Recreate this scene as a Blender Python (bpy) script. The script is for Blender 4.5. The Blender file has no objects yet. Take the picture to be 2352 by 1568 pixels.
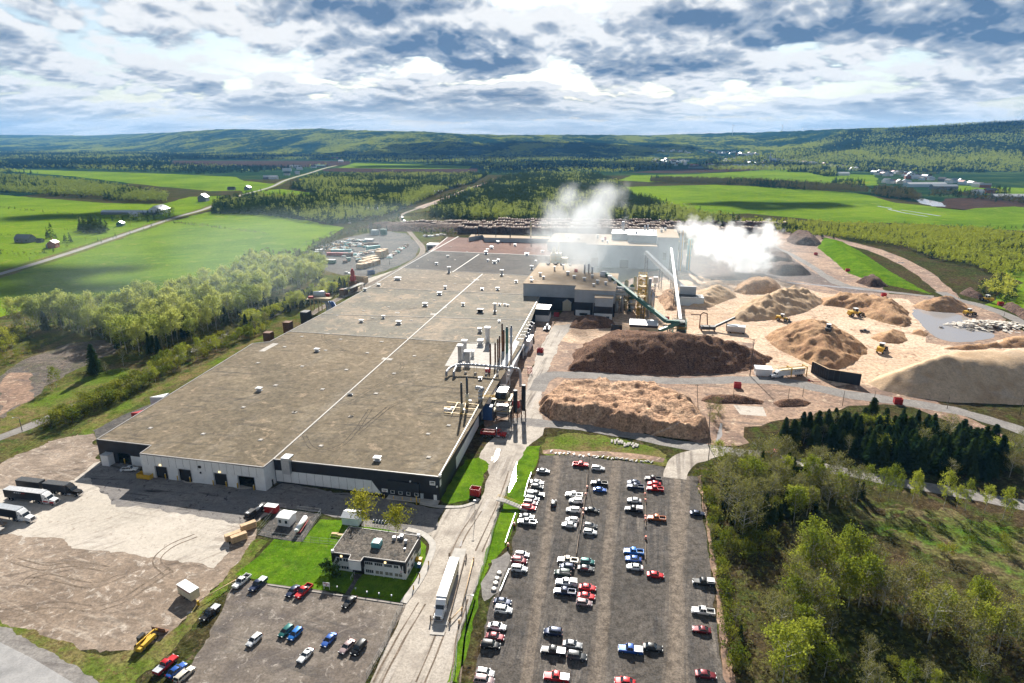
import bpy, bmesh, math, random
import numpy as np
from mathutils import Vector, Matrix, noise as mnoise
random.seed(7); RNG = np.random.default_rng(7)
S = bpy.context.scene; COL = S.collection
PI = math.pi; R = math.radians
# ---- camera model: a drone 117 m up, looking along +Y and tilted down
CAM_H, FPX, HORY = 117.0, 1470.0, 318.0          # FPX in units of a 2352 px wide frame
PITCH = math.atan((784 - HORY) / FPX)
CP, SP = math.cos(PITCH), math.sin(PITCH)
def G(p, z=0.0):
    """pixel of the 2352x1568 frame -> world point on the level z"""
    u, v = p[0] - 1176.0, p[1] - 784.0
    dx, dy, dz = u, FPX * CP - v * SP, -FPX * SP - v * CP
    t = (z - CAM_H) / dz
    return (dx * t, dy * t, z)
def zoomer(ox, oy, s):
    return lambda x, y: ((ox + x / s) * .618134, (oy + y / s) * .618134)
zA = zoomer(0, 1500, 1.512); zB = zoomer(900, 1500, 1.512); zC = zoomer(1700, 1500, 1.512); zD = zoomer(2600, 1500, 1.512)
zE = zoomer(0, 600, 1.568); zF = zoomer(900, 600, 1.568); zG = zoomer(1800, 700, 1.568); zH = zoomer(2600, 600, 1.4257)
zK = zoomer(1650, 1150, 3.135); zL = zoomer(2000, 780, 3.1357); zM = zoomer(1200, 1930, 5.226); zN = zoomer(1000, 1680, 3.36)
zP = zoomer(1580, 2020, 4.3545); zQ = zoomer(2750, 1150, 5.2275); zT = zoomer(1130, 880, 5.88); zU = zoomer(450, 2150, 4.051)
zW = zoomer(0, 1700, 4.704); zX = zoomer(1800, 1650, 4.48)
zFL = zoomer(0, 430, 1.8092); zFC = zoomer(1200, 430, 1.8092); zFR = zoomer(2400, 430, 1.674)
def g2(z, pts, h=0.0): return [G(z(*p), h)[:2] for p in pts]

def tag(o, label=None, cat=None, group=None, kind=None):
    if label: o['label'] = label
    if cat: o['category'] = cat
    if group: o['group'] = group
    if kind: o['kind'] = kind
    return o
def empty(name, loc=(0, 0, 0), rz=0.0, label=None, cat=None, group=None):
    o = bpy.data.objects.new(name, None); COL.objects.link(o)
    o.location = loc; o.rotation_euler = (0, 0, rz); o.empty_display_size = .5
    return tag(o, label, cat, group)
def link(name, me, parent=None, loc=None, rz=0.0):
    o = bpy.data.objects.new(name, me); COL.objects.link(o)
    if parent is not None: o.parent = parent
    if loc is not None: o.location = loc
    if rz: o.rotation_euler = (0, 0, rz)
    return o
def kids(o): return [c for c in KID.get(o.name, [])]
KID = {}
def reg(parent, child): KID.setdefault(parent.name, []).append(child)
def copy_tree(o, parent=None):
    c = o.copy(); COL.objects.link(c)
    if parent is not None: c.parent = parent; reg(parent, c)
    for ch in kids(o): copy_tree(ch, c)
    return c

class MB:
    """collects shapes; build() links them as ONE mesh object"""
    def __init__(s): s.v = []; s.f = []; s.m = []; s.sm = []
    def add(s, vs, fs, m=0, smooth=False):
        b = len(s.v); s.v += [tuple(p) for p in vs]
        for f in fs: s.f.append(tuple(i + b for i in f)); s.m.append(m); s.sm.append(smooth)
        return s
    def box(s, c, d, rz=0.0, m=0, tilt=None):
        x, y, z = d[0] / 2, d[1] / 2, d[2] / 2
        vs = [Vector((i * x, j * y, k * z)) for k in (-1, 1) for j in (-1, 1) for i in (-1, 1)]
        M = Matrix.Rotation(rz, 3, 'Z')
        if tilt: M = M @ Matrix.Rotation(tilt, 3, 'Y')
        return s.add([M @ v + Vector(c) for v in vs], [(0, 2, 3, 1), (4, 5, 7, 6), (0, 1, 5, 4), (2, 6, 7, 3), (0, 4, 6, 2), (1, 3, 7, 5)], m)
    def prism(s, pts, z0, z1, m=0, mtop=None, bottom=True):
        n = len(pts); a = sum(pts[i][0] * pts[(i + 1) % n][1] - pts[(i + 1) % n][0] * pts[i][1] for i in range(n))
        if a < 0: pts = pts[::-1]
        vs = [(p[0], p[1], z0) for p in pts] + [(p[0], p[1], z1) for p in pts]
        s.add(vs, [(i, (i + 1) % n, n + (i + 1) % n, n + i) for i in range(n)], m)
        b = len(s.v) - 2 * n
        s.f.append(tuple(b + n + i for i in range(n))); s.m.append(m if mtop is None else mtop); s.sm.append(False)
        if bottom: s.f.append(tuple(b + n - 1 - i for i in range(n))); s.m.append(m); s.sm.append(False)
        return s
    def tube(s, p0, p1, r0, r1=None, n=8, m=0, caps=True, smooth=True):
        p0, p1 = Vector(p0), Vector(p1); r1 = r0 if r1 is None else r1
        ax = (p1 - p0)
        if ax.length < 1e-6: return s
        ax.normalize(); a = ax.orthogonal().normalized(); b = ax.cross(a)
        ring = [(a * math.cos(2 * PI * i / n) + b * math.sin(2 * PI * i / n)) for i in range(n)]
        vs = [p0 + q * r0 for q in ring] + [p1 + q * r1 for q in ring]
        s.add(vs, [(i, (i + 1) % n, n + (i + 1) % n, n + i) for i in range(n)], m, smooth)
        if caps:
            b0 = len(s.v) - 2 * n
            s.f.append(tuple(b0 + n - 1 - i for i in range(n))); s.f.append(tuple(b0 + n + i for i in range(n)))
            s.m += [m, m]; s.sm += [False, False]
        return s
    def path(s, pts, r, n=6, m=0):
        for a, b in zip(pts, pts[1:]): s.tube(a, b, r, n=n, m=m)
        return s
    def quad(s, a, b, c, d, m=0): return s.add([a, b, c, d], [(0, 1, 2, 3)], m)
    def gable(s, c, d, h, rz=0.0, m=0, over=.3, t=.15):
        """two roof slopes with thickness over a box of plan d, eaves at z=c[2], ridge along x"""
        M = Matrix.Rotation(rz, 3, 'Z'); x, y = d[0] / 2 + over, d[1] / 2 + over
        vs = [(-x, -y, 0), (x, -y, 0), (x, 0, h), (-x, 0, h), (x, y, 0), (-x, y, 0)]
        vs = vs + [(a, b, z + t) for a, b, z in vs]
        fs = [(0, 3, 2, 1), (3, 5, 4, 2), (6, 7, 8, 9), (9, 8, 10, 11), (0, 1, 7, 6), (4, 5, 11, 10), (1, 2, 8, 7), (2, 4, 10, 8), (3, 0, 6, 9), (5, 3, 9, 11)]
        return s.add([M @ Vector(v) + Vector(c) for v in vs], fs, m)
    def mesh(s, name, mats):
        me = bpy.data.meshes.new(name); me.from_pydata(s.v, [], s.f)
        for m in (mats if isinstance(mats, (list, tuple)) else [mats]): me.materials.append(m)
        me.polygons.foreach_set('material_index', s.m)
        me.polygons.foreach_set('use_smooth', s.sm)
        me.update(); return me
    def build(s, name, mats, parent=None, loc=None, rz=0.0):
        o = link(name, s.mesh(name, mats), parent, loc, rz)
        if parent is not None: reg(parent, o)
        return o

def np_mesh(name, V, F, mats, mi=None, smooth=False):
    """V (n,3), F (m,k) numpy arrays -> mesh"""
    me = bpy.data.meshes.new(name); n, k = F.shape
    me.vertices.add(len(V)); me.vertices.foreach_set('co', np.ascontiguousarray(V, np.float32).ravel())
    me.loops.add(n * k); me.loops.foreach_set('vertex_index', np.ascontiguousarray(F, np.int32).ravel())
    me.polygons.add(n); me.polygons.foreach_set('loop_start', np.arange(0, n * k, k, dtype=np.int32))
    for m in mats: me.materials.append(m)
    if mi is not None: me.polygons.foreach_set('material_index', np.ascontiguousarray(mi, np.int32))
    me.polygons.foreach_set('use_smooth', np.full(n, smooth))
    me.update(calc_edges=True); me.validate(); return me

def vhash(i, j, s):
    i = (i.astype(np.int64) * 374761393 + j.astype(np.int64) * 668265263 + s * 974711) & 0x7fffffff
    i = ((i ^ (i >> 13)) * 1274126177) & 0x7fffffff
    return ((i ^ (i >> 16)) & 0xffffff) / float(0xffffff)
def vnoise(x, y, s=0):
    i, j = np.floor(x), np.floor(y); fx, fy = x - i, y - j
    fx, fy = fx * fx * (3 - 2 * fx), fy * fy * (3 - 2 * fy)
    a, b, c, d = vhash(i, j, s), vhash(i + 1, j, s), vhash(i, j + 1, s), vhash(i + 1, j + 1, s)
    return (a * (1 - fx) + b * fx) * (1 - fy) + (c * (1 - fx) + d * fx) * fy
def fbm(x, y, o=4, s=0):
    t, a, n = 0, .5, 0
    for k in range(o): t = t + a * vnoise(x, y, s + k); n += a; a *= .5; x, y = x * 2.03 + 11.3, y * 2.03 + 5.7
    return t / n
def inside(P, poly):
    poly = np.asarray(poly, float); x, y = P[:, 0], P[:, 1]; r = np.zeros(len(P), bool)
    x0, y0 = poly[-1]
    for x1, y1 in poly:
        if y1 != y0:
            c = ((y1 > y) != (y0 > y)) & (x < (x0 - x1) * (y - y1) / (y0 - y1) + x1); r ^= c
        x0, y0 = x1, y1
    return r
def edge_dist(P, poly):
    poly = np.asarray(poly, float); d = np.full(len(P), 1e9)
    for a, b in zip(poly, np.roll(poly, -1, 0)):
        ab = b - a; t = np.clip(((P - a) @ ab) / max(ab @ ab, 1e-9), 0, 1)
        d = np.minimum(d, np.hypot(*(P - (a + t[:, None] * ab)).T))
    return d
def scatter(poly, sp, seed=1, jit=.45):
    """jittered grid points inside a world polygon"""
    poly = np.asarray(poly, float); r = np.random.default_rng(seed)
    x0, y0 = poly.min(0); x1, y1 = poly.max(0)
    gx, gy = np.meshgrid(np.arange(x0, x1, sp), np.arange(y0, y1, sp))
    P = np.stack([gx.ravel(), gy.ravel()], 1); P += r.uniform(-jit, jit, P.shape) * sp
    return P[inside(P, poly)]
def smooth_line(pts, seg=4):
    """Catmull-Rom through world points"""
    P = [Vector(p) for p in pts]; P = [2 * P[0] - P[1]] + P + [2 * P[-1] - P[-2]]; out = []
    for i in range(1, len(P) - 2):
        a, b, c, d = P[i - 1:i + 3]
        for k in range(seg):
            t = k / seg
            out.append(.5 * ((2 * b) + (c - a) * t + (2 * a - 5 * b + 4 * c - d) * t * t + (3 * b - a - 3 * c + d) * t ** 3))
    return out + [P[-2]]
# ---------------------------------------------------------------- materials
MATS = {}
def nt(m):
    m.use_nodes = True; t = m.node_tree; t.nodes.clear(); return t
class N:
    """small node helper"""
    def __init__(s, tree): s.t = tree
    def n(s, typ, **kw):
        o = s.t.nodes.new(typ)
        for k, v in kw.items(): setattr(o, k, v)
        return o
    def l(s, a, b): s.t.links.new(a, b)
    def val(s, sock, v):
        if hasattr(v, 'is_linked') or isinstance(v, bpy.types.NodeSocket): s.l(v, sock)
        else: sock.default_value = v
    def math(s, op, a, b=0.0, clamp=False):
        o = s.n('ShaderNodeMath', operation=op, use_clamp=clamp); s.val(o.inputs[0], a); s.val(o.inputs[1], b); return o.outputs[0]
    def mix(s, f, a, b):
        o = s.n('ShaderNodeMix', data_type='RGBA'); s.val(o.inputs[0], f)
        s.val(o.inputs[6], a if not isinstance(a, tuple) else (*a[:3], 1)); s.val(o.inputs[7], b if not isinstance(b, tuple) else (*b[:3], 1)); return o.outputs[2]
    def ramp(s, f, lo, hi, a=0.0, b=1.0):
        o = s.n('ShaderNodeMapRange', interpolation_type='SMOOTHSTEP'); s.val(o.inputs[0], f)
        for i, v in enumerate((lo, hi, a, b)): o.inputs[i + 1].default_value = v
        return o.outputs[0]
    def noise(s, vec, scale, detail=4.0, rough=.55, dist=0.0, dim='3D'):
        o = s.n('ShaderNodeTexNoise', noise_dimensions=dim); s.l(vec, o.inputs['Vector'])
        o.inputs['Scale'].default_value = scale; o.inputs['Detail'].default_value = detail
        o.inputs['Roughness'].default_value = rough; o.inputs['Distortion'].default_value = dist
        return o.outputs['Fac']
    def mapping(s, vec, rot=0.0, scale=(1, 1, 1)):
        o = s.n('ShaderNodeMapping'); s.l(vec, o.inputs[0]); o.inputs[2].default_value = (0, 0, rot); o.inputs[3].default_value = scale; return o.outputs[0]
    def pos(s): return s.n('ShaderNodeNewGeometry').outputs['Position']
def bsdf(h, col, rough=.8, spec=.3, bump=None, bstr=.5, metal=0.0, bdist=.1):
    b = h.n('ShaderNodeBsdfPrincipled'); h.val(b.inputs['Base Color'], col if not isinstance(col, tuple) else (*col[:3], 1))
    h.val(b.inputs['Roughness'], rough); b.inputs['Specular IOR Level'].default_value = spec; b.inputs['Metallic'].default_value = metal
    if bump is not None:
        k = h.n('ShaderNodeBump'); k.inputs['Strength'].default_value = bstr; k.inputs['Distance'].default_value = bdist
        h.l(bump, k.inputs['Height']); h.l(k.outputs[0], b.inputs['Normal'])
    o = h.n('ShaderNodeOutputMaterial'); h.l(b.outputs[0], o.inputs[0]); return b
def paint(name, col, rough=.5, spec=.4, metal=0.0, var=.12, scale=1.5, coat=0.0):
    """plain painted / metal surface with a little wear"""
    if name in MATS: return MATS[name]
    m = bpy.data.materials.new(name); h = N(nt(m))
    tc = h.n('ShaderNodeTexCoord').outputs['Object']
    f = h.ramp(h.noise(tc, scale, 5, .65), .3, .7)
    c = h.mix(f, tuple(x * (1 - var) for x in col), tuple(min(1, x * (1 + var)) for x in col))
    b = bsdf(h, c, rough, spec, metal=metal); b.inputs['Coat Weight'].default_value = coat; b.inputs['Coat Roughness'].default_value = .05
    MATS[name] = m; return m
def earth(name, cols, scales=(.02, .15, 1.2), streak=None, rough=.9, bstr=.4, wet=None, spec=.06, grain=.22, bdist=.15, lanes=()):
    """ground: three scales of patches between colours, optional track streaks (angle, colour, strength[, stretch])"""
    m = bpy.data.materials.new(name); h = N(nt(m)); p = h.pos()
    n1, n2, n3 = (h.noise(p, s, 6, .6) for s in scales)
    c = h.mix(h.ramp(n1, .38, .62), cols[0], cols[1])
    c = h.mix(h.ramp(n2, .45, .68), c, cols[2])
    if len(cols) > 3: c = h.mix(h.ramp(h.noise(p, scales[1] * 2.7, 5, .7, 1.2), .56, .66), c, cols[3])
    for st in (streak or []):
        ang, sc, amt = st[:3]; wid = st[3] if len(st) > 3 else .8; lng = st[4] if len(st) > 4 else .03
        v = h.mapping(p, -ang, (1, 1, 1)); v = h.mapping(v, 0, (lng, wid, .2))
        f = h.ramp(h.noise(v, 1.0, 4, .6, .4), .5, .66, 0, amt)
        f = h.math('MULTIPLY', f, h.ramp(h.noise(p, .05, 2), .4, .62))
        c = h.mix(f, c, sc)
    for (lx, ly), ang, hw_, lc, amt in lanes:           # worn lanes: soft strips along a line
        q = h.n('ShaderNodeVectorMath', operation='SUBTRACT'); h.l(p, q.inputs[0]); q.inputs[1].default_value = (lx, ly, 0); x_ = h.n('ShaderNodeSeparateXYZ'); h.l(h.mapping(q.outputs[0], -ang), x_.inputs[0])
        d_ = h.math('ADD', h.math('ABSOLUTE', x_.outputs[1]), h.math('MULTIPLY', h.math('SUBTRACT', h.noise(h.mapping(h.mapping(p, -ang), 0, (.04, 1.1, 1)), 1, 3, .6), .5), hw_ * 2.2)); c = h.mix(h.math('MULTIPLY', h.ramp(d_, hw_ * .3, hw_ * 1.2, 1, 0), amt), c, lc)
    g = h.math('MULTIPLY', h.ramp(n3, .25, .75, 1 - grain, 1 + grain), h.ramp(h.noise(p, max(.35, min(1.1, scales[1] * 4)), 7, .78), .33, .67, 1 - grain * 1.25, 1 + grain * 1.25))
    o = h.n('ShaderNodeVectorMath', operation='SCALE'); h.l(c, o.inputs[0]); h.l(g, o.inputs[3])
    r = rough
    if wet:
        w = h.ramp(h.noise(p, wet[0], 4, .6), wet[1], wet[1] + .04); r = h.mix(w, (rough,) * 3, (.06,) * 3)
    if wet: spec = .3
    bsdf(h, o.outputs[0], r, spec, n3, bstr, bdist=bdist); MATS[name] = m; return m
def leafmat(name, c1, c2, tr=.45, glow=None):
    m = bpy.data.materials.new(name); h = N(nt(m))
    rnd = h.n('ShaderNodeObjectInfo').outputs['Random']
    f = h.math('ADD', h.math('MULTIPLY', rnd, .55), h.math('MULTIPLY', h.noise(h.pos(), .9, 3), .6))
    c = h.mix(h.ramp(f, .3, .85), c1, c2)
    d = h.n('ShaderNodeBsdfDiffuse'); h.l(c, d.inputs[0]); t = h.n('ShaderNodeBsdfTranslucent'); h.l(c, t.inputs[0])
    x = h.n('ShaderNodeMixShader'); x.inputs[0].default_value = tr; h.l(d.outputs[0], x.inputs[1]); h.l(t.outputs[0], x.inputs[2])
    o = h.n('ShaderNodeOutputMaterial'); h.l(x.outputs[0], o.inputs[0]); MATS[name] = m; return m
M = MATS
def glassmat(name, col=(.015, .02, .025), rough=.05):
    m = bpy.data.materials.new(name); h = N(nt(m)); f = h.noise(h.n('ShaderNodeTexCoord').outputs['Object'], .7, 2)
    bsdf(h, h.mix(f, col, tuple(c * 2.2 for c in col)), rough, .6); MATS[name] = m; return m
glassmat('car_glass'); glassmat('window_glass', (.02, .03, .035)); glassmat('window_blind', (.16, .15, .12), .2)
paint('tyre', (.012, .012, .013), .85, .2); paint('rim', (.35, .35, .36), .35, .5, .8); paint('chrome', (.6, .6, .62), .2, .5, .9)
paint('black_plastic', (.015, .015, .017), .6); paint('lamp_lens', (.75, .75, .72), .15, .6); paint('tail_red', (.35, .01, .01), .25, .5)
paint('white_panel', (.74, .75, .74), .55, var=.06, scale=.4); paint('dark_panel', (.018, .02, .026), .55, var=.25, scale=.3)
paint('white_paint', (.8, .8, .79), .45, var=.05); paint('steel', (.42, .43, .45), .4, .5, .7); paint('galv', (.5, .52, .54), .45, .5, .5)
paint('rust', (.16, .075, .04), .8, var=.4); paint('dark_steel', (.05, .052, .055), .6, var=.3); paint('yellow_paint', (.62, .38, .03), .5)
paint('red_paint', (.42, .025, .025), .5); paint('green_steel', (.06, .17, .13), .55); paint('concrete', (.42, .39, .35), .9, var=.15, scale=.5)
paint('wood_new', (.55, .38, .22), .8, var=.2, scale=.8); paint('wood_old', (.2, .15, .11), .9, var=.3); paint('pole_wood', (.1, .075, .055), .9)
paint('orange_plastic', (.75, .13, .03), .5); paint('grey_panel', (.36, .4, .43), .6, var=.08, scale=.3); paint('cream_panel', (.6, .55, .4), .6, var=.1)
paint('teal_paint', (.12, .36, .36), .5); paint('blue_paint', (.05, .12, .3), .5); paint('tan_steel', (.5, .4, .22), .6, var=.2)
paint('roof_tin', (.6, .6, .6), .4, .5, .3, var=.15); paint('roof_red', (.33, .1, .08), .6, var=.2); paint('brick_red', (.3, .09, .05), .85, var=.2)
paint('barn_grey', (.2, .21, .23), .8, var=.2); paint('shingle_dark', (.06, .06, .065), .85, var=.25); paint('pale_blue', (.55, .66, .72), .6, var=.06)
paint('fence_wire', (.17, .19, .19), .6); paint('wire', (.03, .03, .03), .6); paint('asphalt_edge', (.3, .27, .24), .9)
LOT_A = R(80)            # long axis of the parking lot in plan
earth('forest_floor', [(.035, .04, .012), (.065, .045, .026), (.045, .06, .014), (.10, .075, .045)], (.03, .12, 1.6), rough=1, spec=0, grain=.45, bstr=.8)
earth('far_land', [(.012, .035, .02), (.02, .045, .02), (.06, .09, .025)], (.0012, .004, .03), rough=1, spec=0, grain=.3)
earth('meadow', [(.15, .225, .016), (.085, .15, .012), (.125, .20, .015), (.18, .215, .035)], (.005, .016, .6), rough=1, spec=.0, streak=[(R(22), (.06, .15, .012), .6, .10, .004), (R(22), (.17, .25, .03), .5, .07, .004)], grain=.16, bstr=.2)
earth('lawn_grass', [(.075, .155, .008), (.115, .20, .012), (.055, .115, .01), (.13, .17, .03)], (.06, .22, 2.5), rough=1, spec=.0, grain=.25, bstr=.5)
earth('rough_grass', [(.10, .15, .02), (.17, .13, .06), (.07, .10, .015), (.12, .07, .035)], (.04, .2, 1.4), rough=1, spec=0, grain=.35, bstr=.8)
earth('dry_scrub', [(.09, .10, .025), (.13, .10, .05), (.05, .08, .018), (.09, .045, .03)], (.03, .16, 1.2), rough=1, spec=0, grain=.4, bstr=.8)
earth('ploughed', [(.055, .036, .028), (.045, .03, .025), (.075, .046, .034)], (.01, .05, .5), rough=1, spec=0)
earth('concrete_yard', [(.44, .395, .335), (.52, .465, .40), (.47, .42, .355), (.34, .29, .24)], (.03, .2, 2.5), streak=[(R(-12), (.25, .22, .19), .6, .35), (R(60), (.30, .27, .23), .6, .5), (R(15), (.54, .49, .43), .7, .4), (R(40), (.22, .18, .15), .5, .9, .05)], grain=.1, bstr=.15)
earth('stained_shadow_asphalt', [(.19, .175, .165), (.24, .22, .20), (.17, .16, .155), (.05, .045, .045)], (.05, .14, 2.2), streak=[(R(-12), (.035, .032, .032), .9, .4, .05)], grain=.16, bstr=.2)  # dark asphalt tone with stains, laid only in the hall's cast shadow
earth('dirt_yard', [(.215, .16, .115), (.29, .225, .17), (.17, .125, .09), (.42, .36, .30)], (.03, .1, 1.3), streak=[(R(20), (.105, .075, .055), .85, .45, .04), (R(-25), (.36, .30, .24), .7, .5, .05), (R(-5), (.12, .09, .065), .7, .9, .03)], grain=.25, bstr=.7, wet=(.06, .72))
LZ = lambda a, b: (lambda A, B: ((A[0], A[1]), math.atan2(B[1] - A[1], B[0] - A[0])))(G(zC(*a)), G(zC(*b)))
TAN = (.185, .15, .118)
LANES = [(*LZ((500, 1500 - 700), (570, 330)), 1.8, TAN, .5), (*LZ((400, 1500), (490, 800)), 1.8, TAN, .45), (*LZ((830, 1000), (890, 420)), 2.0, TAN, .5), (*LZ((800, 1568), (840, 900)), 1.6, TAN, .4), (*LZ((1235, 1200), (1230, 420)), 2.6, TAN, .7), (*LZ((1190, 1560), (1240, 1000)), 1.6, TAN, .6)]
earth('gravel_plain', [(.085, .08, .075), (.12, .108, .096), (.07, .066, .062), (.19, .16, .135)], (.03, .12, 2.0), grain=.3, bstr=.5)
earth('dark_mud', [(.085, .055, .045), (.13, .088, .07), (.065, .045, .04), (.20, .155, .125)], (.015, .06, .8), streak=[(R(-35), (.055, .04, .036), .7, .25, .02)], grain=.35, bstr=.8, wet=(.02, .64))
earth('lot_gravel', [(.085, .075, .065), (.115, .10, .087), (.068, .062, .056)], (.025, .12, 2.5), streak=[(LOT_A, (.19, .165, .14), .75, .28, .012), (LOT_A, (.055, .052, .052), .7, .5, .02), (LOT_A + .12, (.15, .135, .12), .5, .8, .03), (LOT_A - .06, (.045, .044, .045), .6, 1.4, .02)], grain=.34, bstr=.5, lanes=LANES)
earth('office_lot', [(.145, .12, .10), (.20, .17, .14), (.105, .09, .082), (.30, .265, .23)], (.04, .12, 1.8), streak=[(R(30), (.22, .19, .16), .7, .3, .03), (R(-20), (.075, .07, .066), .6, .4, .04)], grain=.22, bstr=.35)
earth('mill_road', [(.36, .315, .265), (.43, .38, .32), (.28, .24, .20)], (.04, .2, 1.6), streak=[(R(77), (.13, .105, .085), .95, .5, .015), (R(75), (.43, .39, .35), .7, .3, .02)], grain=.14, bstr=.3, wet=(.03, .78))
earth('haul_road', [(.22, .205, .19), (.26, .24, .22), (.19, .175, .165)], (.04, .2, 1.4), streak=[(R(-8), (.14, .125, .115), .7, .5, .02)], grain=.18, bstr=.35)
earth('public_road', [(.30, .29, .285), (.35, .34, .33), (.25, .245, .24)], (.04, .2, 2.0), grain=.1, bstr=.1)
earth('country_road', [(.28, .265, .25), (.32, .30, .28), (.24, .23, .22)], (.02, .1, 1.0), grain=.1)
earth('sand_yard', [(.54, .385, .265), (.60, .455, .33), (.47, .32, .215), (.31, .19, .12)], (.012, .05, .7), streak=[(R(10), (.30, .205, .14), .55, .25, .02), (R(-30), (.54, .45, .35), .6, .3, .02)], grain=.2, bstr=.6)
earth('mud_yard', [(.23, .14, .092), (.31, .20, .13), (.15, .092, .065), (.42, .31, .215)], (.012, .06, .8), streak=[(R(-15), (.09, .065, .055), .7, .25, .03)], grain=.3, bstr=.8, wet=(.02, .66))
earth('bark', [(.14, .075, .046), (.19, .105, .065), (.10, .055, .037), (.24, .145, .095)], (.05, .3, 2.2), grain=.5, bstr=1, bdist=.5, streak=[(R(88), (.06, .036, .027), .7, .5, .06), (R(80), (.20, .13, .09), .5, .9, .1)])
earth('log_bark', [(.10, .06, .045), (.14, .09, .065), (.06, .035, .028)], (.05, .3, 2.2), grain=.5, bstr=1, bdist=.5)
earth('chips', [(.38, .255, .16), (.44, .31, .205), (.30, .19, .115)], (.03, .15, 1.5), grain=.25, bstr=.7, bdist=.4)
earth('chips_coarse', [(.45, .275, .17), (.54, .36, .235), (.31, .185, .115), (.23, .14, .09)], (.04, .18, 1.0), grain=.4, bstr=1, bdist=.6, streak=[(R(85), (.24, .15, .095), .6, .5, .06)])
earth('sawdust', [(.50, .355, .225), (.56, .41, .27), (.43, .295, .18)], (.02, .1, 1.2), grain=.14, bstr=.4, bdist=.3, streak=[(R(95), (.52, .42, .32), .55, .06, .004)])
earth('sawdust_brown', [(.38, .225, .12), (.44, .275, .155), (.30, .17, .095)], (.03, .12, 1.0), grain=.24, bstr=.7, bdist=.3, streak=[(R(88), (.25, .145, .08), .6, .5, .05), (R(95), (.52, .35, .21), .5, .6, .05)])
earth('roof_gravel', [(.195, .155, .105), (.14, .115, .08), (.215, .175, .12), (.27, .21, .145)], (.014, .05, .8), streak=[(R(-10), (.095, .08, .062), .8, .4, .02), (R(78), (.20, .17, .13), .7, .12, .006), (R(40), (.09, .08, .065), .6, .25, .02)], grain=0.19, bstr=.35)
earth('roof_pale', [(.21, .195, .16), (.19, .175, .145), (.33, .27, .205), (.40, .31, .225)], (.02, .05, .8), grain=0.11, bstr=.3)
earth('roof_dusty', [(.22, .19, .15), (.25, .21, .165), (.19, .165, .13), (.44, .35, .26)], (.02, .05, .8), grain=0.14, bstr=.3)
earth('roof_brown', [(.16, .09, .07), (.19, .11, .085), (.14, .08, .065)], (.02, .07, .8), grain=0.14, bstr=.3)
earth('roof_dark', [(.085, .08, .075), (.11, .10, .09), (.075, .07, .066)], (.02, .07, .8), grain=0.14, bstr=.3)
earth('sandy_roof', [(.40, .31, .22), (.45, .36, .265), (.35, .265, .185)], (.03, .1, 1.0), grain=0.08, bstr=.3)
earth('office_roof', [(.115, .10, .085), (.14, .12, .10), (.075, .07, .062)], (.2, .35, 2.5), grain=.4, bstr=.4)
earth('rail_bed', [(.22, .185, .15), (.27, .225, .18), (.17, .14, .115)], (.03, .2, 1.5), grain=.25)
def watermat():
    m = bpy.data.materials.new('pond_water'); h = N(nt(m)); p = h.pos()
    bsdf(h, (.33, .31, .30), .09, .5, h.noise(p, .6, 3), .04); MATS['pond_water'] = m
watermat()

earth('scrub_gravel', [(.115, .10, .088), (.15, .122, .10), (.085, .08, .05), (.20, .135, .095)], (.03, .1, 1.2), grain=.4, bstr=.8)
# ---------------------------------------------------------------- the ground and everything lying flat on it
def ragged(P, step, amp, seed):
    out = []
    for i in range(len(P)):
        a, b = np.array(P[i][:2], float), np.array(P[(i + 1) % len(P)][:2], float); L = np.hypot(*(b - a)); n = max(1, min(90, int(L / step)))
        nrm = np.array([-(b - a)[1], (b - a)[0]]) / max(L, 1e-6)
        for k in range(n):
            p = a + (b - a) * k / n
            if amp and k: p = p + nrm * amp * 3 * (float(fbm(np.array([p[0] / max(6, step * 2)]), np.array([p[1] / max(6, step * 2)]), 5, seed)[0]) - .5) * 2
            out.append((p[0], p[1]))
    return out
SEED = [0]
def sheet(name, P, z, mat, amp=0.0, step=1.0, kind='structure'):
    SEED[0] += 1
    P = ragged(P, step, amp, SEED[0]) if amp else [tuple(p[:2]) for p in P]
    me = bpy.data.meshes.new(name); me.from_pydata([(x, y, z) for x, y in P], [], [tuple(range(len(P)))]); me.materials.append(M[mat])
    me.update()
    if me.polygons[0].normal.z < 0: me.flip_normals()
    return tag(link(name, me), kind=kind)
def band(name, line, w, z, mat, amp=0.0, kind='structure', seg=5):
    """road-like strip along world points; w one width or one per point"""
    L = smooth_line([(p[0], p[1], 0) for p in line], seg); n = len(L); ws = w if isinstance(w, (list, tuple)) else [w, w]
    l, r = [], []
    for i, p in enumerate(L):
        tdir = (L[min(i + 1, n - 1)] - L[max(i - 1, 0)]).normalized(); q = Vector((-tdir.y, tdir.x, 0))
        k = i / (n - 1) * (len(ws) - 1); a = int(min(k, len(ws) - 2)); ww = ws[a] + (ws[a + 1] - ws[a]) * (k - a)
        j = amp * 2 * (mnoise.noise(Vector((p.x * .13, p.y * .13, i * .0))) ); j2 = amp * 2 * mnoise.noise(Vector((p.x * .13, p.y * .13, 7.3)))
        l.append(p + q * (ww / 2 + j)); r.append(p - q * (ww / 2 + j2))
    m = MB(); m.add([(p.x, p.y, z) for p in l + r], [(n + i, n + i + 1, i + 1, i) for i in range(n - 1)])
    return tag(m.build(name, M[mat]), kind=kind)
# base sheet to the horizon, then each surface about a centimetre above the other
bm_ = MB(); bm_.add([(-21600, -420, -.02), (21600, -420, -.02), (21600, 18200, -.02), (-21600, 18200, -.02)], [(0, 1, 2, 3)])
tag(bm_.build('ground', M['far_land']), kind='structure')
D0 = lambda pts: [G(p)[:2] for p in pts]
# woodland floor and scrub in the near half of the picture
sheet('forest_floor', D0([(-300, 1620), (-700, 700), (-200, 480), (300, 420), (1000, 400), (1700, 405), (2500, 520), (3200, 900), (2800, 1620)]), .0, 'forest_floor')
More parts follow.
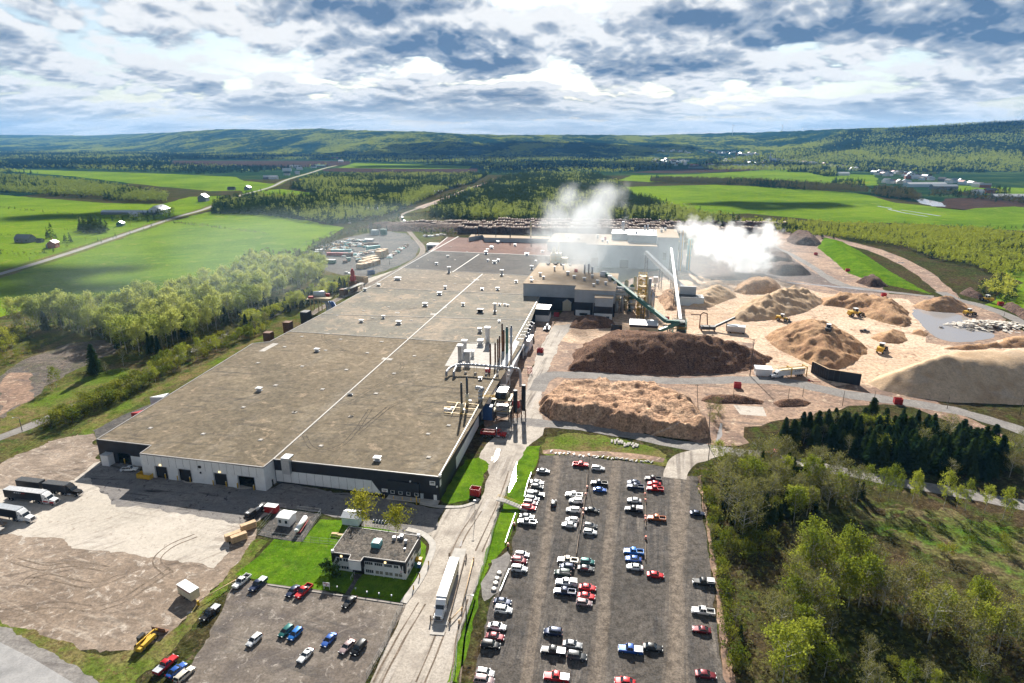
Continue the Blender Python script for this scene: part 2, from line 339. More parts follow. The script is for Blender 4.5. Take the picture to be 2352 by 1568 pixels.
# fields beyond the wood, one per side of the country road
sheet('meadow', D0([(-160, 720), (0, 728), (90, 700), (260, 676), (330, 690), (430, 655), (580, 618), (700, 580), (790, 522), (700, 505), (620, 492), (560, 482), (500, 480), (470, 488), (400, 506), (285, 545), (170, 583), (0, 636), (-160, 668)]), .03, 'meadow', 2, 12)
sheet('meadow', D0([(-300, 640), (0, 622), (170, 585), (390, 503), (470, 476), (455, 470), (370, 468), (240, 466), (0, 447), (-400, 440)]), .03, 'meadow', 2, 12)
sheet('meadow', g2(zE, [(60, 45), (560, 58), (1000, 72), (1380, 90), (1420, 112), (1568, 128), (1440, 168), (1220, 172), (1000, 150), (720, 120), (420, 85), (90, 60)]), .05, 'meadow', 5, 40)
sheet('meadow', g2(zE, [(940, 250), (1100, 205), (1290, 200), (1250, 255), (1000, 300), (960, 290)]), .04, 'meadow', 2, 20)
sheet('meadow', g2(zF, [(0, 130), (190, 128), (100, 195), (0, 200)]), .066, 'meadow', 2, 20)
sheet('meadow', g2(zF, [(150, 165), (230, 160), (440, 185), (430, 212), (230, 205), (70, 212)]), .074, 'meadow', 2, 20)
# dark far fields and ploughed land in the valley
sheet('ploughed_field', g2(zFL, [(1160, 300), (2352, 305), (2352, 330), (1900, 350), (1500, 340), (1150, 325)]), .15, 'ploughed')
sheet('ploughed_field', g2(zFC, [(0, 372), (250, 380), (650, 390), (1040, 385), (1040, 350), (300, 352), (100, 350), (0, 360)]), .15, 'ploughed')
sheet('far_field', g2(zFC, [(100, 350), (210, 318), (560, 325), (1000, 338), (980, 356), (560, 356)]), .2, 'meadow')
sheet('ploughed_field', D0([(1440, 396), (1560, 388), (1700, 385), (1775, 387), (1700, 393), (1560, 398)]), .15, 'ploughed')
sheet('meadow', D0([(1420, 414), (1450, 402), (1600, 400), (1760, 390), (1840, 388), (1900, 398), (2010, 402), (2020, 425), (1930, 428), (1800, 414), (1620, 412), (1500, 418)]), .08, 'meadow', 4, 30)
sheet('meadow', D0([(1360, 432), (1500, 427), (1640, 424), (1760, 428), (1860, 436), (1960, 442), (2010, 452), (2060, 466), (2140, 474), (2230, 482), (2420, 496), (2460, 540), (2352, 530), (2200, 519), (2060, 512), (1930, 512), (1830, 500), (1720, 490), (1600, 492), (1520, 474), (1440, 446)]), .06, 'meadow', 3, 25)
sheet('meadow', D0([(2200, 485), (2352, 492), (2480, 500), (2480, 486), (2330, 474), (2240, 478)]), .07, 'meadow')
sheet('meadow', D0([(2180, 425), (2480, 436), (2480, 458), (2352, 452), (2200, 440)]), .08, 'meadow')
sheet('ploughed_field', D0([(2150, 476), (2170, 456), (2260, 452), (2480, 462), (2480, 480), (2260, 488)]), .06, 'ploughed', 3, 25)
sheet('meadow', D0([(2260, 700), (2352, 720), (2700, 800), (2900, 700), (2500, 620), (2352, 600), (2290, 618), (2352, 650)]), .04, 'meadow', 2, 12)
# flooded tyre ruts and a stream across the far field
for q in ([(2040, 480), (2080, 489), (2130, 497)], [(2070, 482), (2110, 488), (2160, 496)], [(2015, 473), (2050, 479)]): band('field_puddle', D0(q), 5, .09, 'pond_water', 1.2)
band('stream', D0([(2112, 456), (2130, 462), (2142, 468), (2160, 474)]), [16, 40, 20], .1, 'pond_water', 3)
# country road with its verge
RD = [(-120, 660), (0, 629), (170, 577), (400, 500), (470, 480), (540, 452), (620, 430), (660, 412), (715, 396), (750, 385), (800, 374)]
band('road_verge', D0(RD), 22, .06, 'rough_grass', 2); band('country_road', D0(RD), 8.5, .08, 'country_road')
band('valley_road', g2(zFR, [(170, 225), (330, 240), (520, 270), (760, 300), (900, 330)]), 16, 1, 'public_road')
# ---- left side of the mill: rail yard, service road, scrub
sheet('dry_scrub', D0([(-80, 1060), (-80, 740), (200, 720), (420, 745), (560, 700), (760, 600), (830, 520), (910, 495), (1040, 500), (1010, 560), (900, 625), (800, 690), (640, 800), (400, 900), (222, 1010), (120, 1060)]), .012, 'dry_scrub', 1.2)
sheet('gravel_clearing', g2(zE, [(0, 1490), (0, 1250), (150, 1150), (400, 1060), (560, 1040), (690, 1060), (690, 1110), (560, 1150), (380, 1240), (250, 1330), (160, 1420), (40, 1500)]), .022, 'scrub_gravel', 1.5, 4)
sheet('bare_earth', g2(zE, [(0, 1300), (60, 1230), (180, 1230), (200, 1320), (190, 1390), (60, 1440), (0, 1480)]), .032, 'mud_yard', 1.2, 3)
band('service_road', g2(zE, [(-150, 1660), (100, 1570), (330, 1470), (600, 1350), (840, 1245), (1100, 1110), (1330, 1000)]) + g2(zF, [(-40, 1010), (130, 920), (230, 870)]), 6, .03, 'haul_road', .5)
sheet('grass_verge', g2(zE, [(-100, 1600), (130, 1400), (420, 1280), (700, 1200), (840, 1230), (560, 1350), (240, 1480), (0, 1590)]), .026, 'rough_grass', 1.2, 4)
sheet('grass_verge', D0([(200, 1000), (350, 905), (460, 860), (560, 800), (640, 760), (620, 760), (500, 822), (340, 896), (180, 985)]), .026, 'rough_grass', .8, 3)
sheet('lumber_yard', g2(zF, [(380, 600), (420, 500), (620, 440), (820, 400), (960, 420), (1000, 460), (1040, 480), (1000, 560), (900, 610), (760, 660), (690, 720), (600, 660), (500, 640)]), .03, 'gravel_plain', 1.5, 5)
sheet('loading_apron', g2(zF, [(700, 690), (880, 635), (930, 620), (880, 645), (730, 735), (600, 790), (570, 800), (690, 725)]), .04, 'concrete_yard', .4)
for dx in (0,):   # the railway leads in from the valley and runs along the mill
    tr = g2(zF, [(380, 900), (560, 800), (700, 735), (860, 655), (980, 590), (1040, 545), (1050, 500), (1010, 450), (960, 390), (925, 330), (930, 310)]) + g2(zF, [(1000, 280), (1180, 225), (1300, 185), (1500, 120)])
    band('rail_bed', tr, [6, 6, 6, 5.5, 6, 6], .05, 'rail_bed', .3)
    L = smooth_line([(p[0], p[1], 0) for p in tr], 6)
    m = MB()
    for sgn in (-.75, .75):
        pts = []
        for i, p in enumerate(L):
            td = (L[min(i + 1, len(L) - 1)] - L[max(i - 1, 0)]).normalized(); pts.append(p + Vector((-td.y, td.x, 0)) * sgn + Vector((0, 0, .16)))
        for a, b in zip(pts, pts[1:]): m.tube(a, b, .07, n=4, smooth=False)
    tag(m.build('rail_track', M['rust']), kind='structure')
sheet('rail_corridor', D0([(925, 490), (1010, 470), (1060, 445), (1120, 420), (1150, 418), (1060, 455), (980, 485)]), .03, 'dry_scrub', 2, 12)
band('rail_corridor_earth', D0([(960, 478), (1030, 455), (1090, 432), (1140, 415)]), [18, 30, 30], .04, 'mud_yard', 3)
sheet('old_loading_strip', g2(zA, [(520, 150), (700, 60), (880, -10), (900, 0), (780, 60), (545, 195)]), .034, 'gravel_plain', .5)
# ---- yard in front of the mill
sheet('mud_strip', g2(zA, [(-60, 500), (-60, 380), (80, 300), (270, 210), (440, 170), (545, 195), (560, 320), (420, 440), (230, 480)]), .03, 'dirt_yard', 1.2)
sheet('dirt_yard', g2(zA, [(-120, 1240), (-120, 660), (100, 690), (380, 750), (620, 790), (830, 815), (960, 830), (1210, 870), (1330, 740), (1420, 690), (1440, 740), (1340, 910), (1160, 1080), (1100, 1160), (1000, 1250), (900, 1330), (760, 1380), (560, 1400), (330, 1340), (160, 1280)]), .04, 'dirt_yard', 1.0)
sheet('concrete_yard', g2(zA, [(-60, 720), (-60, 480), (230, 470), (420, 430), (565, 322), (800, 400), (1512, 480), (1512, 620), (1370, 700), (1290, 800), (1200, 925), (1000, 880), (830, 868), (620, 838), (400, 800), (280, 750), (100, 742)]), .05, 'concrete_yard', .8)
sheet('shadow_shaped_asphalt', g2(zA, [(565, 322), (790, 345), (790, 395), (1490, 490), (1512, 470), (1512, 590), (1400, 665), (1150, 640), (900, 590), (650, 566), (470, 416)]), .06, 'stained_shadow_asphalt', .8)  # dark asphalt sheet cut to the outline of the hall's cast shadow
sheet('shadow_shaped_asphalt', g2(zB, [(0, 480), (135, 490), (230, 445), (500, 490), (800, 530), (975, 570), (1090, 590), (1140, 592), (1090, 700), (1010, 745), (800, 730), (600, 650), (440, 612), (200, 585), (120, 590), (0, 650)]), .062, 'stained_shadow_asphalt', .5)  # right stretch of it, near edge drawn along the hall's shadow line
sheet('grass_ditch', g2(zA, [(-80, 1190), (160, 1270), (330, 1330), (560, 1410), (760, 1385), (900, 1330), (1000, 1250), (1080, 1170), (1160, 1080), (1230, 1010), (1330, 900), (1440, 760), (1512, 770), (1400, 900), (1300, 1010), (1240, 1080), (1130, 1180), (1060, 1280), (860, 1490), (760, 1568), (700, 1640), (500, 1600), (300, 1440), (0, 1290)]), .045, 'rough_grass', .7)
sheet('gravel_shoulder', g2(zA, [(-80, 1230), (120, 1300), (330, 1420), (520, 1530), (640, 1650), (200, 1700), (-80, 1500)]), .048, 'haul_road', .6)
sheet('public_road', g2(zA, [(-120, 1290), (0, 1340), (200, 1440), (430, 1580), (540, 1680), (-120, 1750)]), .06, 'public_road')
# ---- office block grounds
sheet('lawn', g2(zB, [(-40, 960), (100, 850), (180, 760), (330, 775), (440, 650), (575, 655), (640, 690), (760, 700), (860, 720), (990, 745), (1035, 800), (1030, 870), (975, 980), (890, 1115), (600, 1070), (440, 1048), (140, 1008)]), .07, 'lawn_grass', .25, 2)
sheet('office_car_park', g2(zB, [(-60, 1010), (0, 985), (140, 1010), (440, 1050), (600, 1075), (890, 1118), (920, 1125), (870, 1230), (800, 1370), (680, 1590), (640, 1700), (-420, 1700), (-380, 1580), (-300, 1480), (-180, 1310)]), .066, 'office_lot', .4)
sheet('gas_compound', g2(zB, [(82, 740), (205, 590), (445, 620), (335, 775), (170, 755)]), .08, 'gravel_plain', .2)
# ---- entry road and forecourt
sheet('entry_road', g2(zB, [(640, 1700), (720, 1568), (920, 1130), (960, 1040), (1040, 870), (1085, 790), (1060, 740), (1015, 720), (1095, 690), (1145, 592), (1250, 585), (1330, 550), (1390, 400), (1330, 300), (1380, 220), (1480, 130)]) + g2(zC, [(330, 90), (500, 100), (480, 170), (400, 235), (340, 340), (240, 580), (200, 700), (150, 900), (90, 1080), (0, 1340)]) + g2(zB, [(1180, 1568), (1150, 1700)]), .056, 'mill_road', .3)
sheet('mill_lane', g2(zG, [(160, 1420), (215, 1310), (260, 1100), (310, 960), (400, 800), (520, 790), (440, 900), (370, 1060), (330, 1200), (320, 1310), (340, 1370), (260, 1440)]), .0592, 'mill_road', .5)
sheet('grass_verge', g2(zB, [(1120, 545), (1250, 320), (1330, 300), (1390, 340), (1330, 470), (1290, 525), (1180, 560)]), .066, 'lawn_grass', .5)
# ---- parking lot with its banks
sheet('grass_bank', g2(zC, [(390, 240), (470, 235), (450, 320), (420, 380), (370, 560), (330, 660), (280, 800), (230, 850), (170, 900), (130, 1040), (70, 1330), (0, 1568), (-60, 1568), (0, 1340), (90, 1080), (150, 900), (200, 700), (250, 560), (330, 340)]), .07, 'lawn_grass', .4)
sheet('gravel_bank', g2(zC, [(190, 880), (280, 830), (300, 860), (235, 1060), (150, 1110), (130, 1010)]), .08, 'haul_road', .5, 1.5)
sheet('parking_lot', g2(zC, [(465, 290), (640, 290), (780, 305), (1000, 330), (1150, 352), (1230, 400), (1345, 410), (1390, 700), (1440, 1100), (1500, 1600), (1540, 1720), (60, 1720), (100, 1550), (150, 1250), (200, 1090), (235, 1060), (300, 860), (330, 700), (380, 520), (440, 380)]), .085, 'lot_gravel', .3)
sheet('waste_ground', g2(zC, [(470, 235), (500, 190), (640, 165), (900, 190), (1080, 240), (1180, 290), (1190, 350), (1120, 345), (960, 320), (760, 295), (500, 290)]), .072, 'rough_grass', .6)
band('waste_earth', g2(zC, [(480, 270), (640, 275), (850, 285), (1050, 300), (1160, 320)]), [3, 4, 5, 4], .078, 'mud_yard', 1.0)
sheet('lot_edge_strip', g2(zC, [(1345, 410), (1365, 500), (1400, 700), (1440, 1000), (1470, 1300), (1510, 1568), (1560, 1720), (1590, 1720), (1540, 1500), (1470, 1050), (1430, 800), (1380, 520), (1370, 400)]), .09, 'mud_yard', .4)
# ---- haul roads and mill yard
sheet('mud_yard', g2(zG, [(190, 1380), (260, 1100), (400, 800), (500, 640), (760, 560), (1000, 480), (1140, 420)]) + g2(zH, [(230, 340), (440, 360), (640, 400), (760, 470), (1000, 700), (1320, 720), (1500, 760), (1718, 900), (1900, 1000), (1900, 1330), (1600, 1230), (1300, 1200), (1100, 1180)]) + g2(zD, [(1822, 240), (1200, 20), (900, 10), (400, 100), (250, 130), (280, 220), (0, 240)]) + g2(zG, [(1240, 1480), (900, 1420), (480, 1380), (300, 1400)]), .034, 'mud_yard', 1.5, 5)
sheet('sand_yard', g2(zG, [(380, 830), (450, 780), (700, 730), (960, 640), (1000, 560), (1140, 490)]) + g2(zH, [(60, 620), (330, 600), (620, 690), (900, 710), (1100, 730), (1220, 860), (1200, 960), (1400, 990), (1718, 930), (1900, 960), (1900, 1240), (1500, 1240), (1000, 1200), (800, 1180), (720, 1190), (500, 1100), (340, 1110), (240, 1060), (300, 960), (0, 950)]) + g2(zG, [(1290, 890), (1000, 880), (500, 900), (430, 870)]), .044, 'sand_yard', 2, 5)
sheet('dark_yard', g2(zH, [(-160, 560), (-120, 480), (80, 420), (240, 380), (350, 390), (440, 480), (560, 560), (720, 640), (1000, 700), (760, 690), (560, 640), (420, 620), (60, 630)]), .05, 'dark_mud', 2, 5)
band('haul_road', g2(zC, [(190, 150), (330, 100), (480, 110), (700, 130), (950, 170), (1200, 220), (1480, 260)]) + g2(zD, [(350, 290), (560, 330), (850, 390), (1100, 440), (1400, 490), (1822, 570), (2100, 640)]), [7, 7.5, 7, 7, 7, 7], .06, 'haul_road', .5)
band('haul_road', g2(zG, [(300, 1180), (360, 1100), (480, 1085), (800, 1100), (1050, 1120)]) + g2(zH, [(60, 1160), (240, 1155), (480, 1170), (760, 1230), (1050, 1270), (1300, 1310), (1500, 1360), (1718, 1430), (1900, 1500)]), [9, 9, 9, 11, 9, 8], .062, 'haul_road', .7)
band('lot_exit_road', g2(zC, [(1225, 420), (1230, 370), (1290, 310), (1380, 285), (1480, 270)]), [8, 9, 9, 7], .092, 'mill_road', .5)
band('hill_track', g2(zH, [(640, 390), (780, 430), (960, 480), (1150, 570), (1280, 670), (1340, 720)]), [18, 18, 17, 14, 10], .05, 'mud_yard', 1)
band('haul_road', g2(zH, [(1280, 690), (1360, 730), (1480, 760), (1620, 810), (1760, 880), (1900, 960)]), 9, .055, 'haul_road', .5)
band('wet_track', g2(zH, [(1240, 715), (1000, 690), (780, 660), (690, 620), (600, 560), (500, 500), (400, 450), (360, 420)]), [5, 8, 11, 8, 7, 5, 4], .066, 'haul_road', 1)
band('wet_track', g2(zH, [(460, 640), (640, 655), (800, 670), (980, 690)]), [2, 4, 5, 3], .07, 'pond_water', .8)
sheet('pond', g2(zH, [(1122, 785), (1250, 785), (1340, 800), (1420, 830), (1460, 870), (1560, 900), (1560, 930), (1450, 955), (1330, 955), (1250, 930), (1190, 880), (1140, 830)]), .075, 'pond_water', 1.0, 4)
band('ditch_stream', g2(zD, [(120, 110), (115, 170), (95, 215)]), [1, 1.6, 1], .08, 'pond_water', .3)
sheet('concrete_slab', g2(zH, [(178, 1290), (335, 1300), (355, 1350), (215, 1340)]), .07, 'concrete_yard')
band('muddy_track', g2(zD, [(200, 80), (205, 140), (200, 220)]), [3, 4, 5], .075, 'mud_yard', .5)
for q, wd in ((g2(zC, [(200, 330), (215, 290), (230, 255)]), [.5, 1.6, .6]), (g2(zC, [(185, 320), (190, 300)]), [.8, .5]), (g2(zC, [(285, 500), (320, 400), (340, 330)]), [.6, 1.5, .5]), (g2(zB, [(1215, 800), (1228, 770)]), [1, .6])):
    band('puddle', q, wd, .094, 'pond_water', .6)

earth('clearing', [(.075, .095, .02), (.13, .10, .055), (.06, .11, .015), (.075, .045, .03)], (.05, .13, 1.0), rough=1, spec=0, grain=.45, bstr=.8)
# tyre tracks: pairs of narrow worn strips
M['track_dark'] = earth('track_dark', [(.145, .112, .083), (.20, .155, .118), (.12, .092, .07), (.25, .20, .155)], (.2, .5, 2), grain=.3); M['track_roof'] = earth('track_roof', [(.085, .07, .053), (.11, .09, .067), (.12, .10, .075)], grain=.35)
TZ = [0]
def ruts(z_, pts, h=0.0, mat='track_dark', w=.38, gap=2.0, zoff=.012, n=1):
    P = smooth_line([G(z_(*p), h) for p in pts], 6)
    for s_ in (-1, 1):
        Q = []
        for i, p in enumerate(P): td = (P[min(i + 1, len(P) - 1)] - P[max(i - 1, 0)]).normalized(); Q.append(p + Vector((-td.y, td.x, 0)) * s_ * gap / 2)
        band('tyre_track', Q[::2] if len(Q) > 8 else Q, w, h + zoff + TZ[0], mat, .12); TZ[0] += .0006
for q in ([(130, 1020), (200, 965), (330, 985), (520, 1020), (700, 960)], [(80, 880), (250, 920), (420, 900), (600, 930)], [(560, 1150), (700, 1100), (850, 1000), (960, 930)], [(100, 1180), (300, 1130), (500, 1150)], [(950, 960), (880, 880), (960, 800), (1100, 740)]): ruts(zA, q, 0, 'track_dark', .45, 2.1, .048)
for q in ([(1200, 1568), (1230, 1300), (1290, 1100)], [(760, 1568), (900, 1300), (1010, 1120)], [(1000, 1568), (1120, 1280)], [(1330, 830), (1450, 560), (1512, 380)], [(1180, 860), (1240, 740), (1330, 600)]): ruts(zB, q, 0, 'track_dark', .4, 2.0, .064)
for z_, q in ((zB, [(720, 30), (640, 150), (560, 230), (450, 262), (380, 235), (350, 180)]), (zF, [(860, 1152), (925, 1165), (930, 1200), (880, 1250), (780, 1310), (600, 1420)]), (zF, [(470, 1010), (490, 1050), (620, 1110), (800, 1135)]), (zF, [(1400, 1340), (1100, 1360), (880, 1420), (720, 1540)]), (zF, [(1080, 850), (960, 860), (860, 905), (700, 930)]), (zB, [(830, 10), (740, 90), (640, 170)])): ruts(z_, q, 9.2, 'track_roof', .3, 1.6, .016)
sheet('clearing', g2(zD, [(880, 600), (1300, 590), (1600, 640), (1822, 690), (2000, 760), (1950, 1150), (1600, 950), (1250, 830), (1000, 720)]), .008, 'clearing', 2.5)
sheet('lane_verge', g2(zG, [(0, 1440), (160, 1420), (215, 1310), (260, 1100), (310, 960), (400, 800), (420, 740), (330, 720), (280, 800), (180, 1000), (100, 1200), (0, 1330)]), .0368, 'mud_yard', .3)
# ---------------------------------------------------------------- the long flat-roofed mill hall
def ztop(b, ypx):
    """height at which a vertical through the world point b reaches the picture row ypx"""
    v = ypx - 784.0; q = b[1] * (v * CP + FPX * SP) / (v * SP - FPX * CP); return CAM_H + q
def vt(z, bx, by, ty, z0=0.0):
    """base point on level z0 and top height of an upright thing seen in a zoomed crop"""
    b = G(z(bx, by), z0); return b[0], b[1], ztop(b, z(bx, ty)[1])
def wp(mb, A, B, pts, off0, off1, m=0):
    """prism standing on the wall line A->B; pts (distance along in metres, z), between two outward offsets"""
    A, B = Vector(A[:2]), Vector(B[:2]); d = (B - A).normalized(); n = Vector((d.y, -d.x))
    f = lambda s, z, o: (*(A + d * s + n * o), z)
    a = [f(s, z, off0) for s, z in pts]; b = [f(s, z, off1) for s, z in pts]; k = len(pts)
    mb.add(a + b, [tuple(range(k))] + [tuple(2 * k - 1 - i for i in range(k))] + [(i, k + i, k + (i + 1) % k, (i + 1) % k) for i in range(k)], m)
def rect(s0, s1, z0, z1): return [(s0, z0), (s1, z0), (s1, z1), (s0, z1)]
def dist(A, B): return math.hypot(B[0] - A[0], B[1] - A[1])
def openings(mb, A, B, H, ops, t=.3, m=0):
    """a wall with real openings: ops (s0, s1, z0, z1)"""
    L = dist(A, B); ops = sorted(ops); x = 0
    for s0, s1, z0, z1 in ops:
        if s0 > x: wp(mb, A, B, rect(x, s0, 0, H), -t, 0, m)
        if z0 > 0: wp(mb, A, B, rect(s0, s1, 0, z0), -t, 0, m)
        wp(mb, A, B, rect(s0, s1, z1, H), -t, 0, m); x = s1
    wp(mb, A, B, rect(x, L, 0, H), -t, 0, m)
HW = 9.2
F1, F2, F3, F4, F5, F6 = (-156.3, 218.2), (-133.0, 213.1), (-133.7, 206.8), (-85.5, 196.6), (-84.1, 202.5), (-24.4, 190.1)
R1, R2, BK1, BK2 = (20.5, 450), (26, 490), (58, 712), (-74.2, 736.3)
LFT = [(-82.1, 631.9), (-96.3, 552.4), (-108.9, 474.8), (-122.8, 397.8), (-131.0, 359.3), (-135.0, 340), (-143.2, 336.3)]
hall = empty('factory_hall', (-85, 200, 0), 0, 'vast flat-roofed factory hall with black and white panelled walls, filling the site', 'factory')
HO = Vector((-85, 200, 0))
def hb(mb, name, mats, parent=None):
    """build under the hall: geometry is given in world coordinates"""
    mb.v = [(x + 85, y - 200, z) for x, y, z in mb.v]; return mb.build(name, mats, parent or hall)
# walls
m = MB(); openings(m, F1, F2, HW, [(8.2, 13.2, 0, 4.6)]); hb(m, 'wall', M['dark_panel'])
m = MB(); wp(m, F1, F2, rect(14.0, 23.4, 0, 3.9), .002, .06); hb(m, 'cladding', M['white_panel'])
m = MB(); L3 = dist(F3, F4); dr = [(.11 * L3, .21 * L3), (.306 * L3, .408 * L3), (.595 * L3, .697 * L3), (.788 * L3, .917 * L3)]
openings(m, F3, F4, HW, [(a, b, 0, 4.9) for a, b in dr]); wp(m, F2, F3, rect(.0, dist(F2, F3), 0, HW), -.3, -.002); openings(m, F4, F5, HW, [(3.6, 4.8, 0, 2.4)])
for k in range(1, 17): wp(m, F3, F4, rect(L3 * k / 17 - .04, L3 * k / 17 + .04, 5.1, HW - .1), .002, .02, 1)
JT = paint('joint', (.06, .065, .07), .6); hb(m, 'wall', [M['white_panel'], JT])
m = MB(); openings(m, F5, F6, HW, []); wp(m, F6, R1, rect(0.3, dist(F6, R1), 0, HW), -.3, 0)
L = [BK2] + LFT + [F1]
for a, b in zip(L, L[1:]): wp(m, a, b, rect(0, dist(a, b), 0, HW), -.3, 0)
wp(m, R1, R2, rect(0, dist(R1, R2), 0, HW), -.3, 0); wp(m, R2, BK1, rect(0, dist(R2, BK1), 0, HW), -.3, 0); wp(m, BK1, BK2, rect(0, dist(BK1, BK2), 0, HW), -.3, 0)
hb(m, 'wall', M['dark_panel'])
L5 = dist(F5, F6); LR = dist(F6, R1)
m = MB(); wp(m, F5, F6, [(.3, .7), (L5 * .655, .35), (L5 * .60, 5.1), (.3, 5.1)], .002, .05)
for k in range(1, 13): wp(m, F5, F6, rect(L5 * k / 20 - .04, L5 * k / 20 + .04, .4, 5.0), .05, .06, 1)
hb(m, 'cladding', [M['white_panel'], JT])
for a, b in ((22, 60), (66, 100)): m = MB(); wp(m, F6, R1, rect(a, b, .3, 5), .002, .05); hb(m, 'cladding', M['white_panel'])
for a, b in dr[:3]:
    m = MB(); wp(m, F3, F4, rect(a, b, 0, 4.9), -.6, -.5); d_ = hb(m, 'door', M['black_plastic'])
    m = MB(); wp(m, F3, F4, rect(a - .2, a, 0, 5.1), 0, .1); wp(m, F3, F4, rect(b, b + .2, 0, 5.1), 0, .1); wp(m, F3, F4, rect(a, b, 4.9, 5.1), 0, .1); hb(m, 'door_frame', M['galv'], d_)
a, b = dr[3]; m = MB(); wp(m, F3, F4, rect(a - .2, a, 0, 5.1), 0, .1); wp(m, F3, F4, rect(b, b + .2, 0, 5.1), 0, .1); wp(m, F3, F4, rect(a, b, 4.9, 5.1), 0, .1); hb(m, 'door_frame', M['galv'])
lampm = bpy.data.materials.new('lit_lamp'); hh = N(nt(lampm)); em = hh.n('ShaderNodeEmission'); em.inputs[0].default_value = (1, .72, .35, 1); em.inputs[1].default_value = 1.1
oo = hh.n('ShaderNodeOutputMaterial'); hh.l(em.outputs[0], oo.inputs[0]); M['lit_lamp'] = lampm
for i, (a, b) in enumerate(dr):
    m = MB(); wp(m, F3, F4, rect((a + b) / 2 - .3, (a + b) / 2 + .3, 5.35, 5.8), 0, .35); hb(m, 'wall_lamp', M['lit_lamp' if i in (0, 2) else 'white_paint'])
m = MB(); wp(m, F3, F4, rect(.47 * L3, .505 * L3, 2.0, 3.6), 0, .06); hb(m, 'sign', M['white_paint'])
for q, o_ in ((rect(.48 * L3, .50 * L3, 6.3, 7.1), .4), (rect(.485 * L3, .495 * L3, 4.1, 4.7), .3)): m = MB(); wp(m, F3, F4, q, 0, o_); hb(m, 'vent', M['black_plastic'])
# entrance at the corner: darker projecting bay, small windows, doors, signs
m = MB(); wp(m, F5, F6, rect(L5 * .70, L5 * .885, 2.6, 6.2), .05, .7); hb(m, 'entrance_bay', paint('bay_panel', (.022, .026, .033), .6))
for k in range(4):
    s = L5 * (.712 + k * .047); m = MB(); wp(m, F5, F6, rect(s, s + 1.4, 1.0, 2.3), .03, .12); w_ = hb(m, 'window', M['white_paint'])
    m = MB(); wp(m, F5, F6, rect(s + .15, s + 1.25, 1.15, 2.15), .121, .14); hb(m, 'pane', M['window_glass'], w_)
for s, mt in ((.888, 'grey_panel'), (.965, 'white_paint')):
    m = MB(); wp(m, F5, F6, rect(L5 * s, L5 * s + 1.1, 0.1, 2.3), .0, .12); hb(m, 'door', M[mt])
m = MB(); wp(m, F5, F6, rect(L5 * .66, L5 * .695, 1.3, 2.5), .03, .15); sg = hb(m, 'sign', M['white_paint'])
m = MB(); wp(m, F5, F6, rect(L5 * .664, L5 * .69, 1.9, 2.15), .151, .16); wp(m, F5, F6, rect(L5 * .664, L5 * .685, 1.5, 1.68), .151, .16, 1); hb(m, 'lettering', [M['dark_steel'], M['red_paint']], sg)
m = MB(); wp(m, F5, F6, rect(L5 * .945, L5 * .977, 5.9, 7.4), .0, .1); sg = hb(m, 'sign', M['white_paint'])
m = MB(); wp(m, F5, F6, rect(L5 * .95, L5 * .973, 6.8, 7.15), .101, .12); wp(m, F5, F6, rect(L5 * .95, L5 * .973, 6.35, 6.55), .101, .12); hb(m, 'lettering', M['black_plastic'], sg)
m = MB(); wp(m, F6, R1, rect(.6, 2.2, 5.2, 7.4), .0, .1); hb(m, 'sign', M['white_paint'])
for s, z in ((L5 * .83, 4.9), (L5 * .985, 4.0)):
    m = MB(); wp(m, F5, F6, rect(s, s + .4, z + 1.4, z + 1.9), .0, .5); hb(m, 'wall_lamp', M['white_paint'])
m = MB(); c = G(zN(2135, 305), HW); m.tube((c[0], c[1], HW), (c[0], c[1], HW + .9), .45, n=10); hb(m, 'dish', M['white_paint'])
m = MB(); wp(m, F5, F6, rect(.7, .7, 0, 1) if 0 else rect(L5 * .06, L5 * .11, 4.6, HW + .9), .06, 1.3); wp(m, F5, F6, rect(L5 * .06, L5 * .11, HW + .9, HW + 1.6), -2.2, 1.3); hb(m, 'duct', M['galv'])
m = MB(); wp(m, F5, F6, rect(L5 * .70, L5 * 1.0, .01, .35), .01, 2.4); hb(m, 'step', M['concrete'])
# roof in sections between the seams
def lerp(a, b, t): return (a[0] + (b[0] - a[0]) * t, a[1] + (b[1] - a[1]) * t)
SA, SAr = LFT[4], (5.2, 332.0); SB, SBr = LFT[3], (12.0, 384.0); SC, SCr = LFT[2], (20.5, 450); SD, SDr = LFT[1], (29.5, 514); SE, SEr = (-84.2, 642.0), (44.5, 612)
secs = [([F1, F2, F3, F4, F5, F6, SAr, SA, LFT[5], LFT[6]], 'roof_gravel'), ([SA, SAr, SBr, SB], 'roof_pale'), ([SB, SBr, SCr, SC], 'roof_pale'), ([SC, SCr, R2, SDr, SD], 'roof_dusty'), ([SD, SDr, SEr, SE], 'roof_dark'), ([SE, SEr, BK1, BK2], 'roof_brown')]
roofs = []
for P, mt in secs:
    m = MB(); m.prism(P, HW - .35, HW, 0); roofs.append(hb(m, 'roof', M[mt]))
def seam(a, b, w=.7, h=.22, mt='white_panel'):
    m = MB(); A, B = Vector(a[:2]), Vector(b[:2]); d = (B - A).normalized(); n = Vector((-d.y, d.x)) * w / 2
    m.prism([A - n, B - n, B + n, A + n], HW - .01, HW + h); return m
for a, b, w in ((SA, SAr, .32), (SB, SBr, .35), (SC, SCr, .35), (SD, SDr, .4), (SE, SEr, 1.1), (F5, (-49.4, 393.6), .65), ((-49.4, 393.6), (-24.6, 526.4), .8), ((-50.4, 533.6), (-32.2, 622), .9), ((-81, 637), (-62, 741), 1.0)):
    hb(seam(a, b, w), 'roof_seam', paint('seam', (.4, .375, .34), .7, var=.2))
